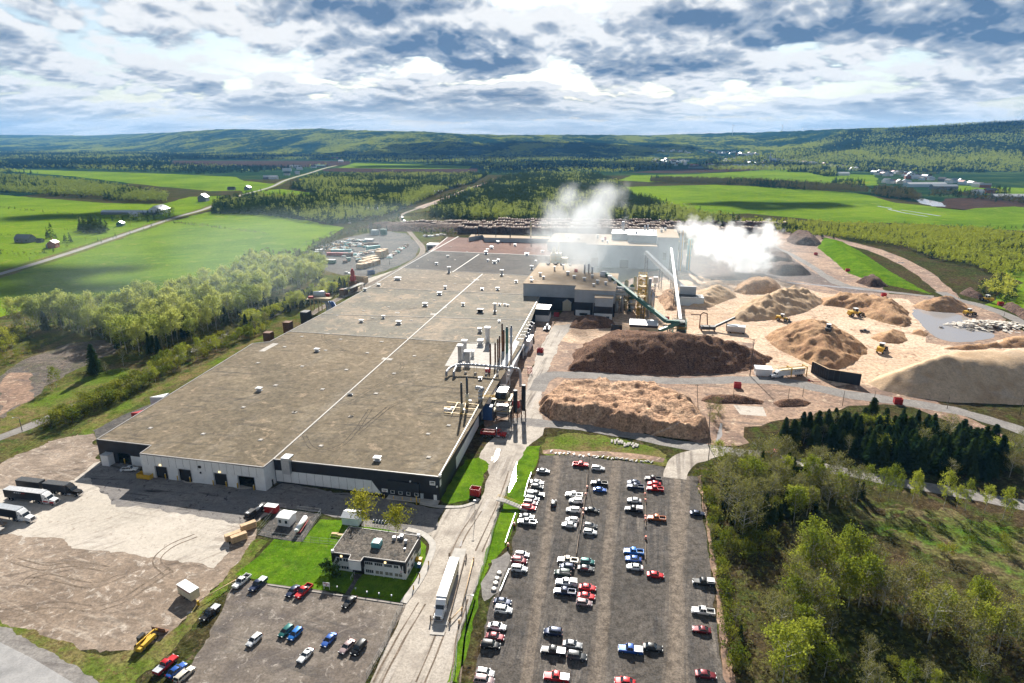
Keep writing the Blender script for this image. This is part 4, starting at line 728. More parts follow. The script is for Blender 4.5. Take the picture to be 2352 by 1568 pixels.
# sheds and boxes in the lane along the hall
def shed(name, label, cat, x, y, sx, sy, h, wall, roof, rz=AX, gable=0, dark=0, door=None):
    t = tset(name, label, cat, (x, y, 0), rz); m = MB(); m.box((0, 0, h / 2), (sx, sy, h)); m.build('wall', M[wall], t)
    if dark: m = MB(); m.box((0, 0, h - dark / 2), (sx + .06, sy + .06, dark)); m.build('upper_wall', M['dark_panel'], t)
    if gable: m = MB(); m.gable((0, 0, h), (sx, sy), gable, 0); vs = [(-sx / 2, -sy / 2, h), (-sx / 2, sy / 2, h), (-sx / 2, 0, h + gable)]; m2 = MB(); m2.add(vs, [(0, 1, 2)]); m2.add([(-a, b, c) for a, b, c in vs], [(0, 1, 2)]); m2.build('gable_end', M[wall], t)
    else: m = MB(); m.box((0, 0, h + .14), (sx + .5, sy + .5, .28))
    m.build('roof', M[roof], t)
    if door: m = MB(); m.box((door[0], -sy / 2 - .04, door[2] / 2), (door[1], .12, door[2])); m.build('door', M['dark_steel'], t)
    return t
p = G(zK(1000, 480), 0); shed('lane_shed', 'white shed with pale sloping roof at the lane beside the lean-to', 'shed', p[0] - 3, p[1] + 6, 8, 12, 6, 'white_panel', 'roof_tin', door=(-1.5, 2.4, 3))
p = G(zG(345, 775), 0); shed('lane_shed', 'narrow shed with dark upper walls between long hall and chip lane', 'shed', p[0], p[1] + 6, 9, 12, 8.5, 'white_panel', 'roof_tin', dark=4.2)
p = G(zG(485, 715), 0); shed('gable_hut', 'tiny gabled hut against the dark ground floor of the process hall', 'hut', p[0], p[1] + 4, 6, 6, 6, 'cream_panel', 'roof_tin', R(79), 2.2)
p = G(zG(410, 700), 0); shed('lane_cabin', 'low white cabin beside the gabled hut under the process hall', 'cabin', p[0], p[1] + 3, 8, 5, 4.5, 'white_panel', 'roof_tin', door=(1, 2, 2.4))
t = tset('lane_pipework', 'row of grey pipes and fans along the hall wall behind the lane', 'pipework', (*side(170, 3, 0)[:2], 0), AX)
m = MB()
for k in range(6): y = k * 7 - 12; m.path(smooth_line([(-2, y, 8.6), (.8, y, 8.8), (1.2, y, 7.5), (1.3, y, .8)], 4), .6, 8)
m.build('pipe', M['steel'], t); m = MB(); m.tube((2.6, -16, 1.6), (2.6, 6, 1.6), 1.2, n=12); m.build('tank', M['galv'], t); m = MB(); [m.box((2.6, y, .4), (2.2, .8, .8)) for y in (-14, -5, 4)]; m.build('support', M['concrete'], t)
t = tset('lane_compressor', 'grey compressor skid parked on the sandy lane by the dark topped shed', 'machine', (*G(zG(365, 820), 0)[:2], 0), AX)
m = MB(); m.box((0, 0, 1), (3.2, 7, .5)); m.tube((0, -2.5, 2.2), (0, 2.5, 2.2), 1.0, n=12); m.build('tank', M['galv'], t); m = MB(); m.box((1.8, 0, .5), (.4, 8, .8)); m.box((-1.8, 0, .5), (.4, 8, .8)); m.build('skid', M['dark_steel'], t)
# conveyor drum plant on the far side of the hall (tilted cylinder on a platform with four curved pipes)
b = G(zF(455, 870), 0); t = tset('dust_collector', 'dust collector drum on a tan platform beside the wood, with curved pipes to the roof', 'dust collector', (*b[:2], 0), AX)
m = MB(); [m.box((x, y, 4.5), (.5, .5, 9)) for x in (-6, 0, 6) for y in (-2, 3)]; m.build('support', M['tan_steel'], t)
m = MB(); m.box((0, 0, 9.1), (16, 8, .3)); [m.box((0, s * 4, 10), (16, .1, .15)) for s in (-1, 1)]; [m.box((x, s * 4, 9.6), (.12, .12, .9)) for s in (-1, 1) for x in range(-8, 9, 2)]; m.build('platform', M['tan_steel'], t)
m = MB(); m.tube((-3.5, 0, 11.8), (4.5, 1, 12.2), 2.4, n=16); m.build('drum', M['galv'], t); m = MB(); m.box((-5, -2, 10.2), (3.6, 2, 1.6)); m.box((5.5, 2, 11.5), (3.6, 1.4, 2)); m.build('motor', M['red_paint'], t)
for k in range(4): m = MB(); m.path(smooth_line([(3 + k * 2.0, -2, 7.5), (6 + k * 2, -3, 7.4), (9 + k * 2, -6, 5), (10 + k * 2, -9, 2)], 5), .8, 8); m.build('pipe', M['blue_paint' if k > 1 else 'steel'], t)
t = tset('rust_hopper', 'rust red hopper stack by the rails near the end of the wood', 'hopper', (*G(zF(650, 750), 0)[:2], 0), AX)
m = MB(); m.box((0, 0, 4), (5, 5, 8)); m.build('base', M['rust'], t); m = MB(); m.box((0, 0, 10), (3.6, 3.6, 4)); m.box((0, 0, 14), (2.4, 2.4, 4)); m.tube((0, 0, 16), (0, 0, 18), 1.2, .6, n=10); m.build('tower', M['red_paint'], t)
for x, y, sx, sy in ((592, 778, 6, 10),): 
    p = G(zF(x, y), 0); t = tset('rail_shed', 'rust red shed with pale roof over the rails beside the hall', 'shed', (*p[:2], 0), R(-20)); m = MB(); m.box((0, 0, 2.5), (5, 5, 5)); m.build('wall', M['rust'], t); m = MB(); m.box((3, 11, 5.2), (4.4, 24, .4)); m.build('roof', M['concrete'], t); m = MB(); [m.box((3 + s * 1.9, y_, 2.5), (.3, .3, 5)) for s in (-1, 1) for y_ in (4, 11, 18, 22)]; m.build('support', M['dark_steel'], t)
# screening machine and its elevator on the sand
p = G(zG(1300, 830), 0); t = tset('screening_machine', 'mobile screening machine with an inclined belt, standing on pale sawdust', 'machine', (*p[:2], 0), R(-5))
m = MB(); m.box((0, 0, 2.4), (9, 4, 2)); m.build('hopper', M['dark_steel'], t); m = MB(); [m.box((x, y, .8), (.5, .5, 1.6)) for x in (-4, 4) for y in (-1.6, 1.6)]; m.build('leg', M['rust'], t)
m = MB(); m.tube((4, 1, 2.4), (17, 3, 8.5), .9, n=4, smooth=False); m.box((12, 2, 3), (.4, .4, 6)); m.build('belt', M['dark_steel'], t)
m = MB(); m.box((17, -2, 2.8), (11, 5, 3.6), R(-14)); m.build('screen_box', M['galv'], t); m = MB(); m.box((13.5, -1.5, .6), (.6, 4, 1.2)); m.box((21, -3, .6), (.6, 4, 1.2)); m.build('axle', M['tyre'], t)
m = MB(); m.path([(-4, 6, 0), (-4, 6, 9), (-2.5, 6, 10.5), (0, 6, 10), (1, 6, 2)], .35, 8); m.box((-7, 6, 9), (6, .6, .6)); m.build('pipe', M['rust'], t)
# ---------------------------------------------------------------- vehicles
CARPAINT = {}
def carpaint(n, col, metal=.25):
    CARPAINT[n] = paint('car_' + n, col, .38, .35, metal, .05, coat=.22); return CARPAINT[n]
for n, c in dict(white=(.78, .78, .77), silver=(.31, .32, .33), grey=(.07, .074, .078), black=(.014, .015, .017), navy=(.012, .025, .07), blue=(.02, .09, .36), bright=(.015, .16, .5), teal=(.015, .13, .12), red=(.5, .015, .02), maroon=(.16, .012, .02), orange=(.42, .13, .045), cream=(.66, .60, .50), darkgreen=(.012, .03, .024), rose=(.33, .24, .24)).items(): carpaint(n, c)
SPEC = dict(  # length, width, height, belt, hood z, cabin base (rear, front), roof (rear, front)
    sedan=(4.7, 1.8, 1.45, .93, .82, -1.75, 1.05, -1.05, .30), hatch=(4.2, 1.76, 1.52, .95, .86, -2.0, 1.05, -1.7, .35), suv=(4.65, 1.88, 1.72, 1.06, .98, -2.22, 1.05, -1.95, .45),
    wagon=(4.9, 1.85, 1.6, .98, .85, -2.35, 1.1, -2.1, .4), pickup=(5.75, 1.98, 1.86, 1.12, 1.05, -.75, 1.15, -.55, .55), coupe=(4.5, 1.8, 1.32, .9, .78, -1.7, .8, -.85, .1))
def wheel_mesh(r_, w):
    m = MB(); m.tube((0, -w / 2, 0), (0, w / 2, 0), r_, n=14, m=0); m.tube((0, -w / 2 - .01, 0), (0, w / 2 + .01, 0), r_ * .6, n=10, m=1); return m.mesh('wheel', [M['tyre'], M['rim']])
def car_proto(kind, cap=None):
    L, W, H, belt, hood, cb0, cb1, rf0, rf1 = SPEC[kind]; h = W / 2; f, b = L / 2, -L / 2; zc = .24 if kind != 'pickup' else .36
    root = empty('car' if kind != 'pickup' else 'pickup_truck', (0, 0, 0)); m = MB()
    if kind == 'pickup': st = [(f, .5, .75, .86), (f - .15, .4, .98, .97), (cb1 + .2, zc, hood, 1), (cb1 - .4, zc, belt, 1), (cb0, zc, belt, 1), (cb0 - .12, zc, belt, 1)]
    else:
        tr = belt if kind in ('hatch', 'suv', 'wagon') else belt - .04
        st = [(f, .42, .62, .78), (f - .14, .3, .74, .92), (f - .5, zc, hood - .04, .99), (cb1, zc, belt, 1), (cb0 + .3, zc, belt, 1), (b + .28, zc, tr, .97), (b + .05, .32, tr - .08, .9), (b, .42, tr - .25, .82)]
    rings = []
    for x, z0, z1, w in st:
        w *= h; rings.append([(x, -w * .94, z0), (x, -w, z0 + (z1 - z0) * .35), (x, -w * .99, z0 + (z1 - z0) * .75), (x, -w * .86, z1), (x, 0, z1 + .03), (x, w * .86, z1), (x, w * .99, z0 + (z1 - z0) * .75), (x, w, z0 + (z1 - z0) * .35), (x, w * .94, z0)])
    vs = [p for r_ in rings for p in r_]; n = 9; fs = []
    for i in range(len(rings) - 1):
        for j in range(n): fs.append((i * n + j, i * n + (j + 1) % n, (i + 1) * n + (j + 1) % n, (i + 1) * n + j))
    fs += [tuple(range(n))[::-1], tuple((len(rings) - 1) * n + j for j in range(n))]
    m.add(vs, fs, 0, True)
    wy0, wy1 = h * .90, h * .74                      # cabin: wide at the belt, narrow at the roof
    m.add([(rf0, -wy1, H - .05), (rf1, -wy1, H - .05), (rf1, wy1, H - .05), (rf0, wy1, H - .05), (rf0 + .12, -wy1 * .86, H), (rf1 - .15, -wy1 * .86, H), (rf1 - .15, wy1 * .86, H), (rf0 + .12, wy1 * .86, H)],
          [(0, 1, 5, 4), (1, 2, 6, 5), (2, 3, 7, 6), (3, 0, 4, 7), (4, 5, 6, 7), (3, 2, 1, 0)], 0, True)
    for sg in (-1, 1):                               # pillars
        m.tube((cb1 - .02, sg * wy0, belt), (rf1, sg * wy1, H - .04), .055, n=4, smooth=False); m.tube((cb0 + .02, sg * wy0, belt), (rf0, sg * wy1, H - .04), .075, n=4, smooth=False)
        xm = (cb0 + cb1) / 2 - .1; m.tube((xm, sg * wy0, belt), (xm - .05, sg * wy1, H - .04), .05, n=4, smooth=False)
        if kind in ('suv', 'wagon'): m.tube((-1.25, sg * wy0, belt), (-1.2, sg * wy1, H - .04), .05, n=4, smooth=False)
        m.box((cb1 - .15, sg * (h + .1), belt + .07), (.16, .2, .14))
    if kind == 'pickup':
        x0, x1 = b, cb0 - .12
        for sg in (-1, 1): m.box(((x0 + x1) / 2, sg * (h - .06), (zc + belt) / 2), (x1 - x0, .12, belt - zc))
        m.box((x0 + .06, 0, (zc + .1 + belt) / 2), (.12, W - .24, belt - zc - .1)); m.box(((x0 + x1) / 2, 0, .62), (x1 - x0, W - .24, .12), m=1)
    bo = m.build('body', [M['car_white'], M['black_plastic']], root)
    bo.data.set_sharp_from_angle(angle=R(42))
    gl = MB(); e = .985
    gl.add([(cb0, -wy0 * e, belt - .02), (cb1, -wy0 * e, belt - .02), (cb1, wy0 * e, belt - .02), (cb0, wy0 * e, belt - .02), (rf0, -wy1 * e, H - .06), (rf1, -wy1 * e, H - .06), (rf1, wy1 * e, H - .06), (rf0, wy1 * e, H - .06)], [(0, 1, 5, 4), (1, 2, 6, 5), (2, 3, 7, 6), (3, 0, 4, 7), (4, 5, 6, 7), (3, 2, 1, 0)])
    gl.build('window', M['car_glass'], root)
    wr = .33 if kind in ('sedan', 'hatch', 'coupe', 'wagon') else .38; me = wheel_mesh(wr, .24)
    for x in (f - .92 * (1 if kind != 'pickup' else 1.1), b + .95 * (1 if kind != 'pickup' else 1.25)):
        for sg in (-1, 1): reg(root, link('wheel', me, root, (x, sg * (h - .10), wr)))
    hl = MB(); hl.box((0, 0, 0), (.14, .42, .16)); hm = hl.mesh('headlight', [M['lamp_lens']]); tl = MB(); tl.box((0, 0, 0), (.1, .3, .22)); tm = tl.mesh('tail_light', [M['tail_red']])
    for sg in (-1, 1): reg(root, link('headlight', hm, root, (f - .08, sg * h * .68, .68 if kind != 'pickup' else .9))); reg(root, link('tail_light', tm, root, (b + .02, sg * h * .80, .8 if kind != 'pickup' else .95)))
    bp = MB(); bp.box((f + .02, 0, .42), (.14, W * .8, .2)); bp.box((b - .02, 0, .45), (.14, W * .85, .2)); bp.build('bumper', M['black_plastic'] if kind != 'pickup' else M['chrome'], root)
    if cap: 
        m = MB(); x0, x1 = b + .02, cb0 - .14
        if cap == 'tonneau': m.box(((x0 + x1) / 2, 0, belt + .04), (x1 - x0, W - .1, .1)); m.build('bed_cover', M['steel' if 0 else 'galv'], root)
        else:
            m.box(((x0 + x1) / 2, 0, belt + .33), (x1 - x0, W - .18, .64)); c_ = m.build('bed_cap', M['white_paint'], root); [MB().box(((x0 + x1) / 2, sg * (h - .085), belt + .4), ((x1 - x0) * .8, .02, .34)).build('window', M['car_glass'], c_) for sg in (-1, 1)]
    for ob in [bo]: ob.material_slots[0].link = 'OBJECT'; ob.material_slots[0].material = M['car_white']
    return root
PROTO = {}
def car(kind, col, p, rz, label, group='cars parked at the mill', z=0.09, roofcol=None):
    key = kind
    if key not in PROTO: k = kind.split('+'); PROTO[key] = car_proto(k[0], k[1] if len(k) > 1 else None); o = PROTO[key]
    else: o = copy_tree(PROTO[key])
    o.location = (p[0], p[1], z); o.rotation_euler = (0, 0, rz); tag(o, label, 'pickup truck' if 'pickup' in kind else 'car', group)
    for ch in kids(o):
        if ch.name.startswith('body'): ch.material_slots[0].link = 'OBJECT'; ch.material_slots[0].material = CARPAINT[col]
    return o
LOT_R = R(-10)
ROWS = [  # zC x, y, kind, colour, faces the aisle to the right (+1) or left (-1), label
 (482, 376, 'sedan', 'silver', 1, 'silver sedan parked alone at the top end of the row below the grass bank'),
 (448, 440, 'sedan', 'white', 1, 'white sedan second from the top end of the grass bank row'),
 (448, 464, 'hatch', 'grey', 1, 'grey hatchback next to the white sedan high in the grass bank row'),
 (440, 507, 'pickup+cap', 'grey', 1, 'dark pickup with white bed cap parked along the grass bank'),
 (420, 534, 'suv', 'silver', 1, 'silver crossover just below the capped dark pickup at the grass bank'),
 (410, 556, 'suv', 'rose', 1, 'dusky crossover squeezed between the silver one and the red wagon'),
 (400, 582, 'wagon', 'red', 1, 'red wagon at the foot of the concrete steps'),
 (390, 632, 'sedan', 'silver', 1, 'silver sedan just below the steps, beside the open silver pickup'),
 (390, 663, 'pickup', 'silver', -1, 'silver pickup with open bed at the lower end of the upper bank row'),
 (540, 558, 'hatch', 'black', 2, 'small black car driving along the aisle of the car lot'),
 (363, 846, 'hatch', 'white', 1, 'white hatchback first of three beside the gravel bank'),
 (347, 880, 'suv', 'maroon', 1, 'maroon crossover between two white cars beside the gravel bank'),
 (347, 926, 'suv', 'white', 1, 'white crossover below the maroon one beside the gravel bank'),
 (254, 1110, 'sedan', 'navy', 1, 'dark navy sedan beside a white crossover at the gravel bank'),
 (258, 1156, 'suv', 'white', 1, 'white crossover right below the dark navy sedan'),
 (222, 1250, 'sedan', 'white', 1, 'white sedan above a maroon sedan near the long grass strip'),
 (211, 1307, 'sedan', 'maroon', 1, 'maroon sedan between a white sedan and a black crossover'),
 (186, 1354, 'suv', 'black', 1, 'black crossover below the maroon sedan near the grass strip'),
 (156, 1510, 'hatch', 'white', 1, 'white hatchback at the bottom edge of the bank row'),
 (150, 1553, 'suv', 'rose', 1, 'pinkish grey crossover lowest in the bank row'),
 (692, 340, 'pickup', 'red', 1, 'red pickup alone at the top of the lot by the waste ground'),
 (655, 511, 'pickup', 'white', -1, 'white pickup with open bed beside the barrier of orange barrels'),
 (665, 545, 'suv', 'white', -1, 'white crossover just below the white open pickup'),
 (650, 596, 'suv', 'white', -1, 'white crossover standing alone in the middle of the barrier row'),
 (643, 651, 'hatch', 'white', -1, 'white hatchback above a white sedan in the barrier row'),
 (627, 679, 'sedan', 'white', -1, 'white sedan lowest in the upper part of the barrier row'),
 (620, 879, 'pickup', 'cream', -1, 'cream pickup with open bed at the lower end of the barrier'),
 (614, 914, 'hatch', 'navy', -1, 'navy hatchback under the cream pickup'),
 (590, 949, 'suv', 'darkgreen', -1, 'very dark green crossover between navy hatchback and capped white pickup'),
 (612, 1004, 'pickup+cap', 'white', -1, 'white pickup with white bed cap in the middle row'),
 (603, 1055, 'pickup', 'navy', -1, 'navy pickup with open bed below the capped white pickup'),
 (536, 1281, 'suv', 'navy', -1, 'dark navy crossover alone in the lower middle row'),
 (538, 1388, 'pickup+tonneau', 'black', -1, 'black pickup with grey bed cover and bright glint on its hood'),
 (556, 1535, 'pickup+tonneau', 'red', -1, 'red pickup with ribbed grey bed cover at the bottom of the lot'),
 (790, 361, 'wagon', 'white', 1, 'white wagon at the top of the lot beside the slim pole'),
 (797, 444, 'pickup', 'black', -1, 'black pickup with open bed above a blue sedan'),
 (800, 482, 'sedan', 'blue', 1, 'royal blue sedan below the black pickup'),
 (755, 596, 'sedan', 'black', 1, 'black sedan alone on the far side of the barrel barrier'),
 (747, 684, 'hatch', 'grey', 1, 'dark grey hatchback beside a white one, across the barrier'),
 (745, 719, 'hatch', 'white', 1, 'white hatchback beside the dark grey one, across the barrier'),
 (730, 886, 'hatch', 'teal', 1, 'teal hatchback in the middle of the lot'),
 (721, 924, 'sedan', 'grey', 1, 'slate grey sedan under the teal hatchback'),
 (730, 1031, 'sedan', 'red', 1, 'upper red sedan of two parked beside the capped white pickup'),
 (724, 1079, 'sedan', 'red', 1, 'lower red sedan of two, above a rose hatchback'),
 (712, 1117, 'hatch', 'rose', 1, 'rose grey hatchback under the two red sedans'),
 (646, 1351, 'sedan', 'silver', 1, 'beige silver sedan beside the black pickup with glinting hood'),
 (671, 1417, 'suv', 'grey', 1, 'slate grey crossover below the beige silver sedan'),
 (990, 440, 'sedan', 'navy', -1, 'navy sedan at the upper end of the second barrier'),
 (1000, 464, 'pickup', 'navy', -1, 'navy pickup with open bed beside the second barrier'),
 (993, 541, 'sedan', 'white', -1, 'white sedan alone beside the second barrier'),
 (990, 592, 'pickup+cap', 'black', -1, 'black pickup with white bed cap beside the second barrier'),
 (990, 830, 'pickup', 'bright', -1, 'bright blue pickup with open bed at the second barrier'),
 (988, 870, 'sedan', 'blue', -1, 'blue sedan between the blue pickup and a white sedan'),
 (996, 916, 'sedan', 'white', -1, 'white sedan under the blue sedan at the barrier end'),
 (972, 1380, 'pickup+tonneau', 'blue', -1, 'blue pickup with grey bed cover low in the lot'),
 (940, 1560, 'sedan', 'red', -1, 'red sedan cut by the bottom edge of the picture'),
 (1100, 420, 'pickup', 'black', -1, 'black pickup at the upper end beyond the second barrier'),
 (1105, 447, 'sedan', 'red', -1, 'red sedan squeezed between a black and a red pickup'),
 (1110, 477, 'pickup', 'red', -1, 'red pickup with open bed beyond the second barrier'),
 (1119, 642, 'pickup', 'orange', -1, 'orange pickup standing alone beyond the second barrier'),
 (1112, 960, 'sedan', 'red', 1, 'bright red sedan alone just past the end of the second barrier'),
 (1097, 1367, 'sedan', 'black', 1, 'black sedan beside the blue pickup with grey bed cover'),
 (1348, 614, 'sedan', 'navy', 1, 'dark navy car nose to the bushes at the lot edge'),
 (1383, 1002, 'pickup+cap', 'black', -1, 'black pickup with pale bed cap at the lot edge by the wood'),
 (1380, 1165, 'pickup', 'white', -1, 'white pickup with open bed at the lot edge by the wood'),
 (1370, 1267, 'coupe', 'maroon', -1, 'maroon coupe below the white pickup at the lot edge'),
 (1394, 1520, 'sedan', 'maroon', 1, 'maroon sedan lowest at the lot edge by the wood')]
rr = random.Random(3)
for x, y, kind, col, dirn, label in ROWS:
    p = G(zC(x, y), .75); rz = LOT_R + (PI if dirn == -1 else 0) + rr.uniform(-.03, .03)
    if dirn == 2: rz = R(80)
    car(kind, col, p, rz, label, 'cars parked in rows on the gravel lot')
PAIRS = [  # zoom, front, rear, kind, colour, label
 (zA, (1312, 1035), (1402, 958), 'pickup', 'white', 'white pickup with open bed at the corner of the lawn'),
 (zA, (1402, 1055), (1495, 972), 'pickup+tonneau', 'navy', 'dark navy pickup with grey bed cover next to the white pickup by the lawn'),
 (zA, (1130, 1220), (1230, 1130), 'pickup+tonneau', 'black', 'black pickup with grey bed cover by the ditch'),
 (zB, (255, 1078), (313, 1022), 'sedan', 'navy', 'navy sedan nosed away from the lawn beside a red pickup'),
 (zB, (308, 1085), (380, 1018), 'pickup', 'red', 'red pickup with open bed beside the navy sedan at the lawn'),
 (zB, (572, 1140), (630, 1082), 'sedan', 'black', 'black sedan in the office building shade at the end of the footpath'),
 (zB, (28, 1360), (106, 1290), 'hatch', 'white', 'white hatchback alone in the office car park'),
 (zB, (205, 1312), (284, 1240), 'hatch', 'teal', 'teal green hatchback beside a bright blue one'),
 (zB, (260, 1328), (333, 1255), 'hatch', 'bright', 'bright blue hatchback beside the teal green one'),
 (zB, (450, 1365), (522, 1285), 'sedan', 'blue', 'dark blue sedan alone in the office car park'),
 (zB, (552, 1400), (624, 1325), 'sedan', 'rose', 'rose silver sedan beside a black crossover in the office car park'),
 (zB, (618, 1410), (690, 1330), 'suv', 'black', 'black crossover beside the rose silver sedan'),
 (zB, (312, 1455), (396, 1368), 'coupe', 'white', 'white coupe nearest the bottom of the office car park'),
 (zA, (995, 1410), (866, 1522), 'pickup+tonneau', 'red', 'large red pickup with grey bed cover on the grass edge'),
 (zA, (1038, 1457), (944, 1532), 'sedan', 'blue', 'deep blue sedan between the red pickup and a cream wagon'),
 (zA, (1084, 1477), (988, 1562), 'wagon', 'cream', 'cream wagon beside the deep blue sedan'),
 (zA, (770, 365), (683, 368), 'pickup', 'white', 'white pickup in the shade of the hall by the yellow container')]
for z_, f, b, kind, col, label in PAIRS:
    a, c = G(z_(*f), .75), G(z_(*b), .75); car(kind, col, ((a[0] + c[0]) / 2, (a[1] + c[1]) / 2), math.atan2(a[1] - c[1], a[0] - c[0]), label, 'cars parked around the office and hall')
# ---- semi trucks
def wheels(t, xs, y, r_, z=None):
    me = wheel_mesh(r_, .5)
    for x in xs:
        for sg in (-1, 1): reg(t, link('wheel', me, t, (x, sg * y, r_)))
def tractor(t, col, accent=None, x0=0.0, sleeper=True):
    """cab with its front at x0+7.4; local +x forward"""
    C = M[col]; m = MB(); f = x0 + 7.4
    def hexa(pts0, pts1, y0, y1): m.add([(x, -y0, z) for x, z in pts0] + [(x, y0, z) for x, z in pts0], [tuple(range(len(pts0)))[::-1], tuple(len(pts0) + i for i in range(len(pts0)))] + [(i, (i + 1) % len(pts0), len(pts0) + (i + 1) % len(pts0), len(pts0) + i) for i in range(len(pts0))])
    hexa([(f, .9), (f - .1, 1.75), (f - 2.1, 2.05), (f - 2.1, .9)], 0, .95, 0)
    hexa([(f - 2.1, .8), (f - 2.1, 2.05), (f - 2.75, 2.95), (f - 3.6, 3.85 if sleeper else 3.0), (f - (5.6 if sleeper else 3.7), 3.95 if sleeper else 3.0), (f - (5.6 if sleeper else 3.7), .8)], 0, 1.2, 0)
    for sg in (-1, 1):
        hexa_y = sg * 1.08; m.box((f - .9, hexa_y, 1.0), (1.5, .32, .5)); m.box((f - 2.6, sg * 1.5, 2.2), (.15, .25, .7))
    m.build('cab', C, t); m = MB(); m.box((x0 + 2.6, 0, .85), (5.4, .9, .35)); m.tube((f - 4.2, 1.15, .7), (f - 2.6, 1.15, .7), .33, n=12); m.tube((f - 4.2, -1.15, .7), (f - 2.6, -1.15, .7), .33, n=12); m.build('chassis', M['steel'], t)
    m = MB(); a = Vector((f - 2.12, 0, 2.1)); b = Vector((f - 2.72, 0, 2.9)); m.add([(a.x + .03, -1.1, a.z), (a.x + .03, 1.1, a.z), (b.x + .03, 1.05, b.z), (b.x + .03, -1.05, b.z), (a.x - .1, -1.1, a.z), (a.x - .1, 1.1, a.z), (b.x - .1, 1.05, b.z), (b.x - .1, -1.05, b.z)], [(0, 1, 2, 3), (7, 6, 5, 4), (0, 4, 5, 1), (1, 5, 6, 2), (2, 6, 7, 3), (3, 7, 4, 0)])
    m.build('windscreen', M['car_glass'], t)
    for sg in (-1, 1):
        for x_, w_, h_ in ((3.0, .85, .65), (4.6, .6, .5))[:2 if sleeper else 1]: MB().box((f - x_, sg * 1.2, 2.37), (w_, .04, h_)).build('window', M['car_glass'], t)
    m = MB(); m.box((f + .02, 0, 1.25), (.08, 1.3, .8)); m.build('grille', M['dark_steel'], t); m = MB(); m.box((f + .1, 0, .55), (.3, 2.4, .45)); m.build('bumper', M['chrome'], t)
    hm = MB().box((0, 0, 0), (.14, .35, .3)).mesh('headlight', [M['lamp_lens']]); [reg(t, link('headlight', hm, t, (f - .05, sg * 1.05, 1.15))) for sg in (-1, 1)]
    if accent: m = MB(); [m.box((f - .95, sg * 1.1, 1.05), (1.55, .34, .42)) for sg in (-1, 1)]; [m.box((f - 3.9, sg * 1.21, 1.25), (3.2, .03, .4)) for sg in (-1, 1)]; m.build('fender', M[accent], t)
    for sg in (-1, 1):
        m = MB(); m.tube((f - (5.8 if sleeper else 4.0), sg * 1.0, 1.2), (f - (5.8 if sleeper else 4.0), sg * 1.0, 4.1), .1, n=8); m.build('exhaust_pipe', M['chrome'], t)
    wheels(t, [f - 1.1], 1.02, .52); wheels(t, [x0 + .9, x0 + 2.2], .95, .52)
def trailer(t, L, side_, roof_, front_='white_panel', x1=2.9, h=4.1, z0=1.2, flat=False, ribs=0):
    x0 = x1 - L; m = MB()
    if flat: m.box(((x0 + x1) / 2, 0, 1.35), (L, 2.6, .3)); m.build('deck', M[side_], t)
    else:
        m.box(((x0 + x1) / 2, 0, (z0 + h) / 2), (L, 2.6, h - z0)); bo = m.build('trailer_body', M[side_], t)
        m = MB(); m.box(((x0 + x1) / 2, 0, h + .04), (L + .06, 2.66, .1)); 
        for k in range(ribs): m.box((x0 + L * (k + .5) / ribs, 0, h + .1), (.35, 2.5, .06))
        m.build('trailer_roof', M[roof_], t); m = MB(); m.box((x1 + .03, 0, (z0 + h) / 2), (.08, 2.62, h - z0)); m.build('trailer_front', M[front_], t)
    m = MB(); m.box(((x0 + x1) / 2, 0, 1.0), (L * .9, .9, .3)); m.box((x1 - 4.2, .8, .6), (.2, .2, .9)); m.box((x1 - 4.2, -.8, .6), (.2, .2, .9)); m.build('trailer_frame', M['dark_steel'], t); wheels(t, [x0 + 1.2, x0 + 2.5] + ([x0 + 3.8] if L < 15 else []), 1.0, .5)
    return x0
def place(t, front, rear_dir_pt, z=0.1, fx=7.4, zref=1.2):
    """put the tractor so that its front is at 'front' and it points away from rear_dir_pt"""
    a, b = Vector(G(front, zref)), Vector(G(rear_dir_pt, zref)); d = (a - b); d.z = 0; d.normalize(); o_ = a - d * fx; t.location = (o_.x, o_.y, z); t.rotation_euler = (0, 0, math.atan2(d.y, d.x))
t = empty('semi_truck', label='white semi truck with long white trailer standing on the weighbridge', cat='truck', group='semi trucks'); tractor(t, 'white_paint'); trailer(t, 16.2, 'cream_panel', 'white_paint', 'galv', ribs=6); place(t, zP(205, 1225), zP(490, 350), .45)
t = empty('semi_truck', label='white semi truck with grey box trailer lowest of the parked trucks', cat='truck', group='semi trucks'); tractor(t, 'white_paint'); trailer(t, 14, 'dark_panel', 'galv'); place(t, zW(575, 1070), zW(60, 985))
t = empty('semi_truck', label='white semi truck with red fenders and a black sided pale roofed trailer', cat='truck', group='semi trucks'); tractor(t, 'white_paint', 'red_paint'); x0 = trailer(t, 15, 'dark_panel', 'roof_tin'); place(t, zW(1000, 760), zW(400, 690))
m = MB()
for k, wd in enumerate((.5, .35, .45, .3, .5, .4)): m.box((x0 + 4.6 + k * .75, -1.31, 3.45), (wd, .03, .3), m=0 if k < 4 else 1)
m.build('lettering', [M['white_paint'], M['red_paint']], t)
t = empty('semi_truck', label='black semi truck pulling two black bulk trailers, topmost of the parked trucks', cat='truck', group='semi trucks'); tractor(t, 'car_black', sleeper=True); trailer(t, 9, 'dark_panel', 'dark_steel', 'dark_steel', h=3.9); trailer(t, 9.5, 'dark_panel', 'dark_steel', 'dark_steel', x1=-7.6, h=3.9); place(t, zW(1405, 610), zW(800, 540))
t = empty('flatbed_trailer', label='empty flatbed trailer beside the lowest white semi truck', cat='trailer'); trailer(t, 12, 'wood_old', 'wood_old', flat=True); a, b = G(zW(180, 1100), 1.3), G(zW(-200, 1030), 1.3); t.location = (a[0] - 2.9, a[1] - 2.0, .1); t.rotation_euler = (0, 0, math.atan2(a[1] - b[1], a[0] - b[0]))
